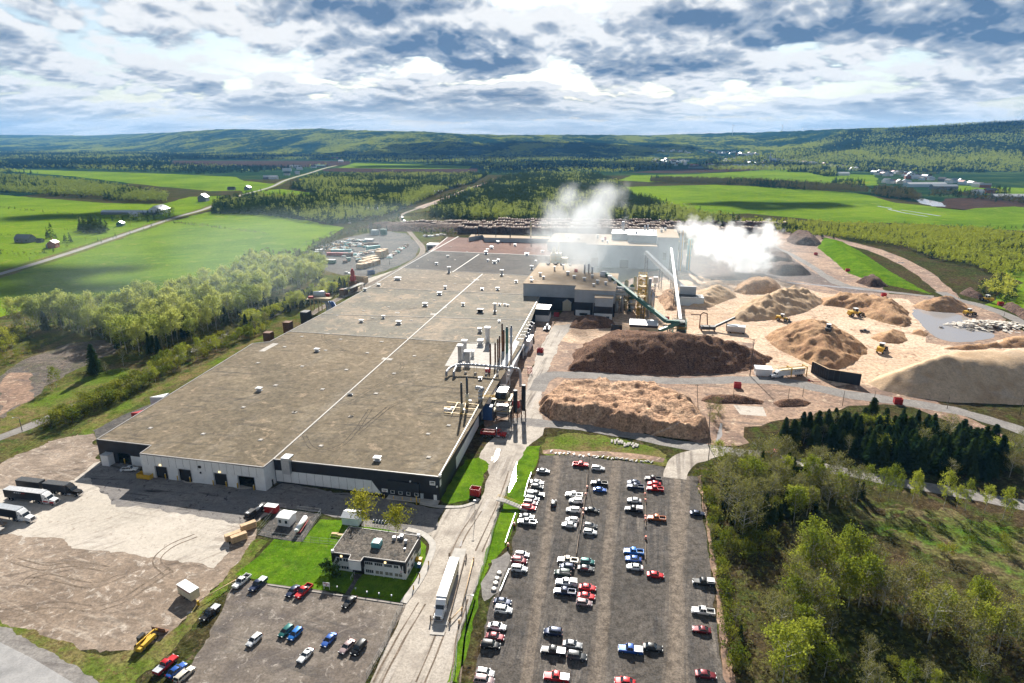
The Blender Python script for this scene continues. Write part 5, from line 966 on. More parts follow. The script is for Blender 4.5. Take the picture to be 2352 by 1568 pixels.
t = empty('flatbed_trailer', label='second flatbed trailer at the picture edge below the first one', cat='trailer'); trailer(t, 12, 'concrete', 'wood_old', flat=True); a = G(zW(70, 1240), 1.3); t.location = (a[0] - 2.9, a[1] - .5, .1); t.rotation_euler = (0, 0, R(-12))
t = empty('semi_truck', label='white semi truck standing under the yellow loading frame', cat='truck', group='semi trucks'); tractor(t, 'white_paint'); x0 = trailer(t, 14.6, 'white_panel', 'cream_panel'); place(t, zQ(590, 1290), zQ(1300, 1225), .12); t.rotation_euler[2] = t.rotation_euler[2]
fc = bpy.data.curves.new('lettering', 'FONT'); fc.body = 'SUNBURY'; fc.size = 1.35; fc.extrude = .02; fc.shear = .3; f0 = bpy.data.objects.new('text', fc); COL.objects.link(f0); fc.materials.append(paint('navy_ink', (.02, .03, .08), .5)); fm = bpy.data.meshes.new_from_object(f0); bpy.data.objects.remove(f0); fo = link('lettering', fm, t); reg(t, fo); fo.location = (x0 + 6.4, 1.33, 2.75); fo.rotation_euler = (R(90), 0, R(180))
TGX = t
# yellow loading frame over that truck
c = Vector(t.location); rz = t.rotation_euler[2]; f_ = empty('loading_frame', (c.x, c.y, .1), rz, 'yellow steel loading frame arching over the white semi truck', 'steel frame'); m = MB()
for x in (-3.2, -12.2):
    for sg in (-1, 1): m.box((x, sg * 2.0, 2.6), (.35, .35, 5.2))
    m.box((x, 0, 5.1), (.35, 4.3, .35))
for sg in (-1, 1): m.box((-5.2, sg * 1.55, 4.4), (15.5, .18, .25))
m.build('steel_frame', M['yellow_paint'], f_)
t = empty('dump_truck', label='red dump truck with long hood parked by the dust filter tower', cat='truck'); tractor(t, 'red_paint', None, 0, False)
m = MB(); m.box((-.2, 0, 1.3), (6.2, 2.5, .2)); [m.box((-.2, sg * 1.2, 1.9), (6.2, .12, 1.2)) for sg in (-1, 1)]; m.box((2.9, 0, 2.0), (.15, 2.5, 1.5)); m.box((-3.3, 0, 1.8), (.15, 2.5, 1.0)); m.build('dump_box', M['red_paint'], t); m = MB(); m.box((-.2, 0, 1.9), (5.8, 2.2, .5)); m.build('load', M['bark'], t); wheels(t, [-.6, -1.9], 1.0, .5); place(t, zK(695, 1455), zK(470, 1440), .09, 6.2)
t = empty('logging_truck', label='red truck cab half hidden behind the conifers on the haul road', cat='truck'); tractor(t, 'red_paint'); trailer(t, 13, 'concrete', 'wood_old', flat=True); place(t, zD(352, 275), zD(430, 300), .1)
# ---- wheel loaders and other machines
def loader(label, z_, x, y, rz, z=0.06, s=1.0, col='yellow_paint', cat='wheel loader'):
    p = G(z_(x, y), z); t = empty('wheel_loader', (p[0], p[1], z), rz, label, cat, 'loaders working on the chip piles'); t.scale = (s, s, s)
    m = MB(); m.box((-1.7, 0, 1.9), (3.0, 2.3, 1.3)); m.box((1.2, 0, 1.5), (2.0, 1.5, .9)); m.box((-3.1, 0, 1.3), (.6, 2.4, .8)); m.build('body', M[col], t)
    m = MB(); m.box((-.1, 0, 2.9), (1.7, 1.7, 1.5)); m.build('cab_window', M['car_glass'], t); m = MB(); m.box((-.1, 0, 3.72), (1.9, 1.9, .15)); [m.box((x_, y_, 2.95), (.12, .12, 1.55)) for x_ in (-.92, .72) for y_ in (-.83, .83)]; m.build('cab_roof', M['white_paint'], t)
    m = MB(); [m.tube((1.4, sg * .7, 2.0), (3.6, sg * .7, .9), .18, n=6) for sg in (-1, 1)]; m.build('lift_arm', M[col], t)
    m = MB(); m.add([(3.6, -1.7, .2), (3.6, 1.7, .2), (4.9, 1.7, .15), (4.9, -1.7, .15), (3.4, -1.7, 1.7), (3.4, 1.7, 1.7), (3.75, 1.7, .35), (3.75, -1.7, .35)], [(0, 1, 5, 4), (7, 6, 2, 3), (0, 3, 2, 1), (4, 5, 6, 7), (0, 4, 7, 3), (1, 2, 6, 5)]); m.build('bucket', M['dark_steel'], t)
    wheels(t, [1.9, -1.9], 1.05, .85); return t
loader('yellow loader by the foot of the tall pale chip pile', zQ, 815, 215, R(-40), .08, 1.25)
loader('dark loader with black cab on top of the tracked chip mound', zQ, 1705, 440, R(60), 9.2, 1.35, 'dark_steel')
loader('yellow loader working against the brown sawdust bank', zH, 822, 818, R(5), .1, 1.5)
loader('yellow loader driving across the open sand in front of the big chip ridge', zH, 960, 1008, R(50), .1, 1.45)
loader('small yellow loader at the edge of the pond beside pale boards', zH, 1425, 812, R(10), .2, 1.2)
loader('yellow excavator like loader on the road bank above the pond', zH, 1520, 740, R(100), .2, 1.3)
p = G(zH(874, 898), .6); car('pickup', 'grey', p, R(-20), 'grey pickup alone on the open sand between the chip mounds', None, .08)
# telehandler with a tipped bucket on the ditch side
a, b = G(zU(490, 800), 1.5), G(zU(235, 1040), 1.5); rz = math.atan2(a[1] - b[1], a[0] - b[0]); t = empty('telehandler', ((a[0] + b[0]) / 2, (a[1] + b[1]) / 2, .06), rz, 'yellow telehandler with raised boom and wide bucket beside the grassy ditch', 'telehandler')
m = MB(); m.box((0, -.9, 1.3), (4.0, .8, .9)); m.box((-.2, 0, .95), (4.6, 1.2, .6)); m.box((-2.6, -.4, 1.1), (.8, 1.8, .9)); m.build('body', M['yellow_paint'], t)
m = MB(); m.tube((-2.6, .05, 2.2), (2.9, .05, 1.9), .2, n=4, smooth=False); m.tube((2.9, .05, 1.9), (3.9, .05, 1.0), .26, n=6); m.build('boom', M['yellow_paint'], t)
m = MB(); m.box((-.2, .85, 2.0), (1.7, .9, 1.4)); m.build('cab', M['car_glass'], t); m = MB(); m.box((-.2, .85, 2.75), (1.9, 1.0, .12)); [m.box((x_, y_, 2.0), (.1, .1, 1.5)) for x_ in (-1.05, .65) for y_ in (.4, 1.3)]; m.build('roll_cage', M['black_plastic'], t)
m = MB(); m.add([(4.1, -2.0, .2), (4.1, 2.0, .2), (5.4, 2.0, .2), (5.4, -2.0, .2), (4.0, -2.0, 1.5), (4.0, 2.0, 1.5), (4.25, 2, .4), (4.25, -2, .4)], [(0, 1, 5, 4), (7, 6, 2, 3), (0, 3, 2, 1), (4, 5, 6, 7), (0, 4, 7, 3), (1, 2, 6, 5)]); m.build('bucket', M['rust'], t); wheels(t, [1.9, -1.7], 1.0, .7)
# train of hopper wagons
tr_ = [G(zF(x, y), 1.0) for x, y in ((955, 378), (945, 356), (933, 335))]
for k, (p, lab) in enumerate(zip(tr_, ('nearest', 'middle', 'farthest'))):
    q = tr_[max(0, k - 1)] if k else tr_[1]; d = math.atan2(tr_[0][1] - tr_[2][1], tr_[0][0] - tr_[2][0]); t = empty('hopper_wagon', (p[0], p[1], .2), d, {'nearest': 'dark green hopper wagon with white roof, end of the train nearest the hall', 'middle': 'middle hopper wagon of the three on the curved track', 'farthest': 'hopper wagon at the valley end of the short train'}[lab], 'rail wagon', 'hopper wagons on the track')
    m = MB(); m.box((0, 0, 2.8), (17, 3.0, 2.6)); [m.box((x, 0, 1.2), (3, 2.4, 1.2)) for x in (-5, 0, 5)]; m.build('hopper', M['green_steel'], t); m = MB(); m.box((0, 0, 4.2), (16.4, 2.8, .3)); m.build('roof', M['white_paint'], t); m = MB(); [m.tube((x, -.8, .5), (x, .8, .5), .48, n=10) for x in (-7.2, -5.4, 5.4, 7.2)]; m.build('bogie', M['dark_steel'], t)
# ---------------------------------------------------------------- chip, bark and log piles
def pile(name, label, poly, h, slope, mat, rough=1.0, ridge=0.0, res=1.6, seed=1, cat='pile', soft=.25, gully=0.0, group=None, z0=.0, gdir=None):
    """heap with the angle of repose: rises from its outline to a lumpy top"""
    P = np.array(poly); x0, y0 = P.min(0) - 2; x1, y1 = P.max(0) + 2; nx, ny = int((x1 - x0) / res) + 2, int((y1 - y0) / res) + 2
    nx, ny = min(nx, 190), min(ny, 150); X, Y = np.meshgrid(np.linspace(x0, x1, nx), np.linspace(y0, y1, ny)); Q = np.stack([X.ravel(), Y.ravel()], 1)
    # wobble the outline so that the foot is not a clean polygon
    wob = np.stack([fbm(Q[:, 0] / 7, Q[:, 1] / 7, 4, seed + 50) - .5, fbm(Q[:, 0] / 7, Q[:, 1] / 7, 4, seed + 70) - .5], 1) * 5 * rough; Qw = Q + wob
    d = edge_dist(Qw, P) * np.where(inside(Qw, P), 1, -1)
    hm = h * (.72 + .56 * fbm(Q[:, 0] / (h * 2.5), Q[:, 1] / (h * 2.5), 3, seed)); a = d * slope
    if gully: a = a * (1 + gully * (fbm(Q[:, 0] / 3.2, Q[:, 1] / 9, 3, seed + 9) - .5) * 2)
    k = soft * h; hgt = np.clip(.5 - .5 * (a - hm) / k, 0, 1); z = hm * (1 - hgt) + a * hgt - k * hgt * (1 - hgt)
    if ridge: z = z + np.clip(d / 4, 0, 1) * ridge * (np.abs(fbm(Q[:, 0] / 9, Q[:, 1] / 9, 4, seed + 20) - .5) * -4 + .7)
    z = z + np.clip(d / 3, 0, 1) * rough * (fbm(Q[:, 0] / 3.0, Q[:, 1] / 3.0, 4, seed + 30) - .5) * 2.2
    z = np.where(d < 0, -.6 + d * .2, z)
    keep = (d > -res * 2.5).reshape(ny, nx); idx = np.arange(nx * ny).reshape(ny, nx); kq = keep[:-1, :-1] & keep[1:, :-1] & keep[:-1, 1:] & keep[1:, 1:]
    F = np.stack([idx[:-1, :-1][kq], idx[:-1, 1:][kq], idx[1:, 1:][kq], idx[1:, :-1][kq]], 1)
    c = P.mean(0); V = np.stack([Q[:, 0] - c[0], Q[:, 1] - c[1], z + z0], 1); use = np.unique(F); mp = -np.ones(len(V), int); mp[use] = np.arange(len(use))
    o = link(name, np_mesh(name, V[use], mp[F], [M[mat]], smooth=True), None, (c[0], c[1], 0)); return tag(o, label, cat, group)
W2 = lambda z_, pts: [G(z_(*p))[:2] for p in pts]
# dark bark heap in the middle; its far side is estimated
pile('bark_pile', 'huge dark brown bark pile beside the haul road in the middle of the yard', [(29, 318), (60, 313), (90, 311), (116, 314), (136, 324), (146, 338), (130, 352), (104, 360), (80, 370), (52, 374), (36, 352)], 13.5, .62, 'bark', 1.0, .8, 1.3, 3, 'bark pile')
pile('chip_pile', 'rough tan chip pile with steep cut face between the two haul roads', W2(zG, [(325, 1290), (390, 1345), (520, 1362), (700, 1392), (900, 1424), (1100, 1460), (1250, 1470), (1325, 1440)]) + g2(zG, [(1290, 1290), (1240, 1225), (1150, 1165), (1000, 1125), (800, 1112), (560, 1100), (420, 1110), (335, 1190)], 5), 6.2, 1.3, 'chips_coarse', 1.5, .9, 1.0, 8, 'chip pile', .15, .5)
pile('bark_pile', 'low grey brown mound in front of the process hall', W2(zG, [(490, 810), (560, 822), (740, 815), (760, 790), (740, 760), (600, 750), (520, 760)]), 4.5, .5, 'bark', .5, .2, 1.2, 11, 'bark pile')
# long sawdust ridge with smooth front slope
pile('sawdust_pile', 'long smooth sawdust ridge with streaked slope, largest heap on the site', W2(zH, [(880, 1170), (960, 1212), (1100, 1245), (1300, 1275), (1718, 1290), (2100, 1290), (2200, 1100), (1718, 1085), (1500, 1075), (1250, 1070), (1080, 1090), (960, 1130)]), 16, .70, 'sawdust', .22, .0, 1.4, 21, 'sawdust pile', .12, .1)
pile('sawdust_pile', 'broad tracked sawdust mound with a dark loader on top', W2(zH, [(340, 930), (420, 1000), (520, 1050), (600, 1085), (720, 1110), (800, 1080), (880, 1020), (890, 990), (800, 930), (740, 900), (620, 890), (520, 870), (400, 895)]), 10.5, .55, 'sawdust_brown', .5, 2.2, 1.2, 33, 'sawdust pile', .3, .25)
pile('sawdust_pile', 'tall pale sawdust heap behind the loaders, ridged on top', W2(zH, [(150, 830), (230, 850), (300, 845), (400, 838), (560, 800), (640, 760), (665, 745), (620, 715), (520, 700), (360, 715), (240, 750)]), 13, .55, 'sawdust', .4, 1.8, 1.4, 41, 'sawdust pile', .25, .3)
pile('sawdust_pile', 'brown sawdust bank in the middle of the sand yard', W2(zH, [(640, 760), (740, 770), (840, 800), (900, 830), (960, 850), (1080, 880), (1120, 870), (1110, 800), (1060, 760), (900, 740), (720, 720), (650, 725)]), 6.5, .5, 'sawdust_brown', .8, 2.4, 1.5, 47, 'sawdust pile', .3, .5)
pile('sawdust_pile', 'small pointed sawdust heap beside the grey pickup on the sand', W2(zH, [(900, 935), (960, 960), (1060, 968), (1105, 950), (1085, 905), (1020, 895), (950, 905)]), 6, .5, 'sawdust_brown', .3, .6, 1.0, 52, 'sawdust pile')
pile('sawdust_pile', 'low sawdust heap near the pond inlet', W2(zH, [(1120, 910), (1200, 930), (1218, 912), (1180, 895), (1130, 892)]), 4, .5, 'sawdust_brown', .3, .4, 1.0, 57, 'sawdust pile')
pile('sawdust_pile', 'two joined sawdust cones at the far bank of the pond', W2(zH, [(1125, 765), (1200, 792), (1300, 800), (1400, 800), (1440, 780), (1400, 755), (1250, 745), (1160, 750)]), 8, .55, 'sawdust_brown', .4, 2.0, 1.4, 59, 'sawdust pile')
pile('sawdust_pile', 'reddish sawdust bank at the far edge of the sand, behind the pale heap', W2(zH, [(180, 690), (240, 705), (400, 700), (440, 690), (430, 655), (330, 640), (200, 650)]), 8, .7, 'sawdust_brown', .6, 1.0, 1.4, 63, 'sawdust pile')
pile('sawdust_pile', 'smoke veiled sawdust cones close to the blue grey receiving hopper', W2(zH, [(-60, 770), (60, 775), (120, 745), (200, 720), (180, 690), (80, 680), (-20, 690)]), 11, .55, 'sawdust', .4, 1.4, 1.4, 66, 'sawdust pile')
pile('sawdust_pile', 'orange sawdust bank beyond the long ridge at the pond side', W2(zH, [(1260, 990), (1400, 1000), (1560, 990), (1718, 985), (1950, 990), (1950, 930), (1718, 930), (1620, 935), (1580, 965), (1420, 975)]), 5, .5, 'sawdust_brown', .8, 1.2, 1.4, 69, 'sawdust pile')
pile('chip_pile', 'grey striped chip heap under the pale conveyor', W2(zG, [(1010, 640), (1030, 680), (1060, 712), (1120, 712), (1130, 640), (1100, 590), (1040, 600)]), 7, .6, 'chips_coarse', .6, 1.0, 1.0, 72, 'chip pile')
pile('bark_pile', 'dark earth bank beside the concrete slab', W2(zH, [(0, 1270), (120, 1285), (330, 1290), (340, 1270), (200, 1240), (40, 1240)]), 2.4, .5, 'bark', .4, .3, 1.0, 75, 'bark pile')
pile('bark_pile', 'low dark bark strip at the foot of the haul road bank', W2(zH, [(380, 1280), (420, 1305), (560, 1300), (600, 1280), (520, 1262), (420, 1262)]), 2.4, .5, 'bark', .4, .3, 1.0, 77, 'bark pile')
pile('gravel_bank', 'grassy gravel bank with bright green slope beside the hill track', W2(zH, [(620, 455), (700, 520), (780, 590), (860, 620), (1000, 655), (1240, 705), (1150, 660), (1010, 580), (860, 480), (760, 425), (660, 400)]), 5.5, .22, 'lawn_grass', .3, .0, 2.0, 79, 'grass bank')
for i, (lab, q, hh_) in enumerate((('flat topped dark log deck at the yard edge beside the green bank', [(455, 420), (500, 440), (620, 450), (650, 435), (600, 395), (480, 385)], 8), ('dark stepped bark terrace just beyond the white steam', [(290, 580), (420, 605), (600, 600), (560, 570), (420, 555), (330, 560)], 8), ('dark bark terrace one step behind, nearer to the steam', [(290, 545), (400, 555), (520, 550), (480, 505), (350, 500)], 7), ('dark earth heap at the wet track below the green bank', [(820, 640), (900, 665), (1010, 665), (960, 625), (880, 615)], 5), ('dark log bank in the shade right of the steam plume', [(220, 450), (300, 470), (370, 465), (350, 440), (260, 430)], 6), ('long mud bank at the road along the far pond shore', [(1370, 700), (1480, 730), (1510, 720), (1450, 690), (1390, 685)], 3.5), ('rocky heap at the end of the hill road by the meadow', [(1600, 770), (1718, 840), (1800, 850), (1718, 790), (1640, 750)], 5))):
    pile('bark_terrace', lab, W2(zH, q), hh_, .8, 'log_bark', .8, .6, 2.0, 90 + i * 3, 'bark bank', .15)
# log decks behind the mill: long rows of stacked logs with pale crowns
def logdeck(label, a, b, w, h, seed):
    a, b = Vector(a), Vector(b); d = (b - a); L = d.length; d.normalize(); n = Vector((-d.y, d.x)); r_ = random.Random(seed); t = empty('log_deck', (a.x, a.y, 0), 0, label, 'log stack', 'log decks behind the mill'); m = MB(); m2 = MB(); x = 0
    while x < L:
        st = r_.uniform(5, 9); hh_ = h * r_.uniform(.8, 1.1); c = d * (x + st / 2)
        m.add([(*(c + d * i * st * .5 + n * j * w * .5 * (1 if k == 0 else .8)), k * hh_) for k in (0, 1) for j in (-1, 1) for i in (-1, 1)], [(4, 5, 7, 6), (0, 1, 5, 4), (2, 6, 7, 3), (0, 4, 6, 2), (1, 3, 7, 5)])
        for q in range(5):
            p = c + d * r_.uniform(-.45, .45) * st; l_ = w * r_.uniform(.25, .45); m2.tube((*(p - n * l_), hh_ + .15), (*(p + n * l_), hh_ + r_.uniform(.1, .5)), r_.uniform(.2, .4), n=5)
        x += st
    m.build('logs', M['log_bark'], t); m2.build('top_logs', M['wood_new'] if 0 else paint('log_pale', (.42, .34, .27), .9, var=.3), t)
for i, (lab, x0_, x1_, Y, w, h) in enumerate((('nearest dark log deck behind the mill chimneys', -70, 190, 842, 22, 8), ('second log deck row behind the mill', -110, 210, 876, 18, 8), ('third log deck row with pale log ends on top', -150, 230, 905, 16, 7.5), ('farthest log deck row along the conifer wood', -20, 235, 935, 16, 7), ('short log deck behind the steam plume', 205, 330, 850, 20, 7), ('log deck at the corner of the yard beside the conifers', 240, 380, 905, 16, 7))): logdeck(lab, (x0_, Y), (x1_, Y - 14), w, h, 5 + i)
pile('bark_pile', 'reddish bark heap at the log deck end nearest the railway', [(-160, 850), (-60, 842), (-40, 870), (-90, 900), (-190, 915), (-210, 890)], 7, .4, 'log_bark', .8, .8, 2.5, 120, 'bark pile')
# rubble of pale boards in the pond corner
r_ = random.Random(12); t = empty('board_heap', (*G(zH(1520, 872), 0)[:2], .1), 0, 'heap of pale discarded boards spilling into the pond', 'board heap'); m = MB()
for k in range(260):
    x, y = r_.gauss(0, 11), r_.gauss(0, 5.5); m.box((x, y, max(.15, 3.2 - abs(x) * .1 - abs(y) * .2) + r_.uniform(-.2, .5)), (r_.uniform(1.5, 5), r_.uniform(.8, 2.6), .12), r_.uniform(0, PI), tilt=r_.uniform(-.35, .35))
m.build('boards', paint('board_pale', (.62, .56, .48), .8, var=.2), t)['kind'] = 'stuff'
# ---------------------------------------------------------------- office block, yard furniture, poles
OF = [G(zB(*p), 5.6)[:2] for p in ((500, 835), (610, 850), (597, 880), (665, 888), (683, 862), (915, 893), (1000, 745), (600, 692))]
A_, B_, Cc, Dd, Ee, Ff, Gg, Hh = OF; HO_ = 5.6; off = Vector((-40, 155))
t = empty('office_building', (-40, 155, 0), 0, 'two-storey flat-roofed office building in white and black beside the lawn', 'office building')
def ob(mb, name, mats, par=None): mb.v = [(x + 40, y - 155, z) for x, y, z in mb.v]; return mb.build(name, mats, par or t)
Bl, El = lerp(A_, Ff, dist(A_, B_) / dist(A_, Ff)), lerp(A_, Ff, 1 - dist(Ee, Ff) / dist(A_, Ff))
m = MB(); m.prism([A_, B_, Ee, Ff, Gg, Hh], 0, HO_ - .02); ob(m, 'wall', M['white_panel'])
m = MB(); m.prism([B_, Cc, Dd, Ee], 2.7, HO_ - .02); ob(m, 'porch_block', M['white_panel'])
def dark(A, B, pts, o0=.002, o1=.07): m = MB(); wp(m, A, B, pts, o0, o1); return ob(m, 'dark_cladding', M['dark_panel'])
la, le, lf = dist(A_, B_), dist(Ee, Ff), dist(Ff, Gg)
dark(A_, B_, [(0, 2.4), (.4, 2.4), (1.4, 4.4), (la - .1, 4.4), (la - .1, 5.5), (0, 5.5)]); dark(Ee, Ff, [(0, 4.5), (le - 1.6, 4.5), (le - .9, 2.3), (le, 2.0), (le, 5.5), (0, 5.5)])
dark(Ff, Gg, [(0, 2.0), (.5, 2.3), (1, 4.3), (lf * .62, 4.3), (lf * .72, 2.0), (lf, 2.0), (lf, 5.5), (0, 5.5)]); dark(Gg, Hh, rect(0, dist(Gg, Hh), 4.4, 5.5)); dark(Hh, A_, rect(0, dist(Hh, A_), 4.4, 5.5)); dark(Dd, Ee, rect(0, dist(Dd, Ee), 2.7, 5.5))
m = MB(); wp(m, B_, Ee, rect(.2, dist(B_, Ee) - .2, .05, 2.65), .002, .06); ob(m, 'entrance', M['black_plastic'])
m = MB(); m.prism(OF, HO_, HO_ + .12); ro = ob(m, 'roof', M['office_roof'])
m = MB(); PO = OF + [OF[0]]
for a, b in zip(PO, PO[1:]): wp(m, b, a, rect(0, dist(a, b), HO_ + .0, HO_ + .25), -.08, .12)
ob(m, 'parapet', M['trim'])
def win(A, B, s0, s1, z0, z1, n, glass='window_glass'):
    m = MB(); wp(m, A, B, rect(s0, s1, z0, z1), .071, .10); w_ = ob(m, 'window', M['white_paint']); m = MB()
    for k in range(n): wp(m, A, B, rect(s0 + (s1 - s0) * (k + .08) / n, s0 + (s1 - s0) * (k + .92) / n, z0 + .1, z1 - .1), .101, .115)
    ob(m, 'pane', M[glass], w_)
win(A_, B_, 1.5, 3.2, 3.25, 4.35, 2); win(A_, B_, 3.5, 5.0, 3.25, 4.35, 2); win(A_, B_, .9, 2.4, .7, 1.8, 2); win(A_, B_, 2.8, la - .2, .7, 1.8, 4)
for k in range(4):
    s0 = le * (.02 + k * .235); win(Ee, Ff, s0, s0 + le * (.19 if k < 3 else .11), 3.4, 4.45, 4 if k < 3 else 2); win(Ee, Ff, s0 + .1, s0 + le * .2, .7, 1.9, 4 if k == 0 else 2, 'window_glass' if k == 0 else 'window_blind')
    m = MB(); wp(m, Ee, Ff, rect(s0 + le * .205, s0 + le * .22, .1, 4.4), .072, .25); ob(m, 'pilaster', M['white_paint'])
for k, s in enumerate((1.4, 4.2, 6.8, 9.0)): win(Ff, Gg, s, s + 1.3, .7, 1.9, 2); (win(Ff, Gg, s, s + 1.3, 2.9, 4.0, 2) if k < 3 else None)
m = MB(); wp(m, Ee, Ff, rect(le * .86, le * .955, 1.75, 2.9), .1, .18); sg = ob(m, 'sign', M['white_paint'])
m = MB(); wp(m, Ee, Ff, rect(le * .87, le * .945, 2.5, 2.66), .181, .19, 1)
for k in range(3): wp(m, Ee, Ff, rect(le * (.872 + k * .027), le * (.889 + k * .027), 1.95, 2.25), .181, .19)
ob(m, 'lettering', [M['black_plastic'], M['red_paint']], sg)
for A, B, s in ((A_, B_, 2.8), (Ee, Ff, le * .5)): m = MB(); wp(m, A, B, rect(s, s + .55, 4.7, 5.2), .072, .3); ob(m, 'wall_lamp', M['lit_lamp'])
def onroof(x, y): p = G(zM(x, y), HO_); return p
p = onroof(1050, 510); m = MB(); m.box((p[0], p[1], HO_ + .75), (2.6, 2.4, 1.3), R(-11)); m.box((p[0] - .2, p[1], HO_ + 1.5), (2.0, 2.2, .3), R(-11)); hv = ob(m, 'air_handler', M['teal_paint']); m = MB(); m.box((p[0] + .3, p[1], HO_ + 1.7), (1.7, 2.5, .14), R(-11)); ob(m, 'cover', M['white_paint'], hv)
for x, y, w, h in ((1385, 395, .9, 1.1), (1530, 370, 1.0, 1.2), (1475, 375, .7, .7), (1610, 470, .7, 1.3), (1590, 590, .5, .6)): p = onroof(x, y); m = MB(); m.box((p[0], p[1], HO_ + h / 2), (w, w, h), R(-11)); ob(m, 'roof_vent', M['galv'])
for x, y in ((190, 640), (1855, 335)): p = onroof(x, y); m = MB(); m.tube((p[0], p[1], HO_), (p[0], p[1], HO_ + .9), .35, .42, n=12); ob(m, 'dish', M['white_paint'])
# ground-level bits around the office
def gp(z_, x, y, z=0): return G(z_(x, y), z)
p = gp(zM, 560, 110); shed('garden_shed', 'pale blue shed with grey roof behind the office', 'shed', p[0], p[1] + 2, 5.5, 4.5, 2.6, 'pale_blue', 'galv', AX, .9)
p = gp(zM, 1120, 190); t = empty('bike_shelter', (p[0], p[1] + 1, .08), AX, 'small bike shelter with a curved dark glass canopy', 'shelter'); m = MB()
for k in range(6): x = -2.5 + k; m.path([(x, -1, 0), (x, -1, 1.7), (x, -.5, 2.3), (x, .4, 2.4), (x, 1, 1.9), (x, 1, 0)], .06, 5)
m.build('steel_frame', M['white_paint'], t); m = MB(); q = [(-1, 1.7), (-.5, 2.3), (.4, 2.4), (1, 1.9)]; [m.add([(-2.5, a, b), (2.5, a, b), (2.5, c, d), (-2.5, c, d)], [(0, 1, 2, 3)]) for (a, b), (c, d) in zip(q, q[1:])]; m.build('canopy', M['car_glass'], t)
def table(label, x, y, rz):
    p = gp(zM, x, y); t = empty('picnic_table', (p[0], p[1], .08), rz, label, 'picnic table', 'picnic tables on the lawn'); m = MB(); m.box((0, 0, .74), (2.0, .8, .06)); m.build('tabletop', M['wood_new'], t)
    for s in (-1, 1): m = MB(); m.box((0, s * .75, .44), (2.0, .28, .05)); m.build('bench', M['wood_new'], t)
    for s in (-1, 1): m = MB(); m.tube((s * .75, -.75, 0), (s * .75, .25, .72), .05, n=4); m.tube((s * .75, .75, 0), (s * .75, -.25, .72), .05, n=4); m.build('leg', M['wood_old'], t)
table('picnic table standing free on the lawn behind the office', 230, 310, R(-8)); table('picnic table tucked against the office wall', 350, 335, R(-8))
m = MB(); q = [gp(zM, *c)[:2] for c in ((430, 1450), (510, 1490), (680, 1170), (780, 1060), (600, 1050), (590, 1180))]; m.prism(q, .0, .1); tag(m.build('footpath', M['lot_gravel']), kind='structure')
t = empty('stair_railing', (*gp(zM, 580, 1130)[:2], .1), R(80), 'short railing beside the office entrance steps', 'railing'); m = MB(); [m.tube((x, 0, 0), (x, 0, 1), .04, n=5) for x in (-1.2, 0, 1.2)]; m.tube((-1.2, 0, 1), (1.2, 0, 1), .04, n=5); m.build('rail', M['white_paint'], t)
p = gp(zM, 75, 1360); t = empty('notice_board', (p[0], p[1], .08), R(-12), 'white notice board on two posts at the edge of the lawn', 'sign'); m = MB(); m.box((0, 0, 1.6), (2.0, .08, 1.2)); m.build('board', M['white_paint'], t); m = MB(); [m.box((x, .06, .8), (.1, .1, 1.6)) for x in (-.8, .8)]; m.build('post', M['white_paint'], t); m = MB(); m.box((0, -.05, 1.85), (1.5, .02, .2)); m.box((0, -.05, 1.4), (.35, .02, .35), m=1); m.build('lettering', [M['red_paint'], M['red_paint']], t)
for k, (x, y, lb) in enumerate(((280, 1370, 'low post light beside the notice board'), (638, 1400, 'low post light at the footpath edge'), (858, 1470, 'low post light second from the footpath on the shaded grass'), (1092, 1500, 'low post light third from the footpath on the shaded grass'), (1335, 1540, 'low post light nearest the entry road on the shaded grass'))):
    p = gp(zM, x, y); t = empty('post_light', (p[0], p[1], .07), 0, lb, 'lamp', 'post lights on the office lawn'); m = MB(); m.tube((0, 0, 0), (0, 0, .9), .06, n=6); m.build('post', M['green_steel'], t); m = MB(); m.box((0, 0, 1.05), (.3, .3, .35)); m.build('lamp_head', M['white_paint'], t)
for x, y, lb in ((1850, 760, 'yellow bin box behind the office corner'),): p = gp(zM, x, 900); t = empty('bin', (p[0], p[1] + 1.5, .08), AX, lb, 'bin'); m = MB(); m.box((0, 0, .7), (1.8, 1.2, 1.3)); m.build('bin_body', M['yellow_paint'], t); m = MB(); m.box((0, 0, 1.42), (1.9, 1.3, .1)); m.build('lid', M['yellow_paint'], t)
for x, y, mt, lb in ((1815, 930, 'green_steel', 'green waste bin behind the office'), (1870, 930, 'blue_paint', 'blue waste bin with pale lid behind the office')): p = gp(zM, x, y); t = empty('bin', (p[0], p[1], .08), AX, lb, 'bin'); m = MB(); m.box((0, 0, .65), (.9, .9, 1.25)); m.build('bin_body', M[mt], t); m = MB(); m.box((0, 0, 1.32), (.95, .95, .1)); m.build('lid', M['white_paint' if mt[0] == 'b' else mt], t)
# kerbs and pavements
def kerbline(name, pts, w, h, mat='concrete', z=.07):
    L = smooth_line([(p[0], p[1], 0) for p in pts], 4); m = MB()
    for a, b in zip(L, L[1:]):
        d = (b - a); n = Vector((-d.y, d.x, 0)).normalized() * w / 2; m.prism([(a - n)[:2], (b - n)[:2], (b + n)[:2], (a + n)[:2]], z, z + h)
    return tag(m.build(name, M[mat]), kind='structure')
kerbline('pavement', g2(zB, [(925, 705), (1000, 725), (1050, 760), (1070, 800), (1055, 860), (1000, 985), (905, 1120)]), 2.0, .14); kerbline('kerb', g2(zB, [(1000, 560), (1100, 578), (1220, 580), (1290, 562), (1330, 535)]), 1.4, .15)
kerbline('kerb', g2(zB, [(145, 1018), (440, 1062), (600, 1085), (905, 1130)]), .5, .15, 'asphalt_edge')
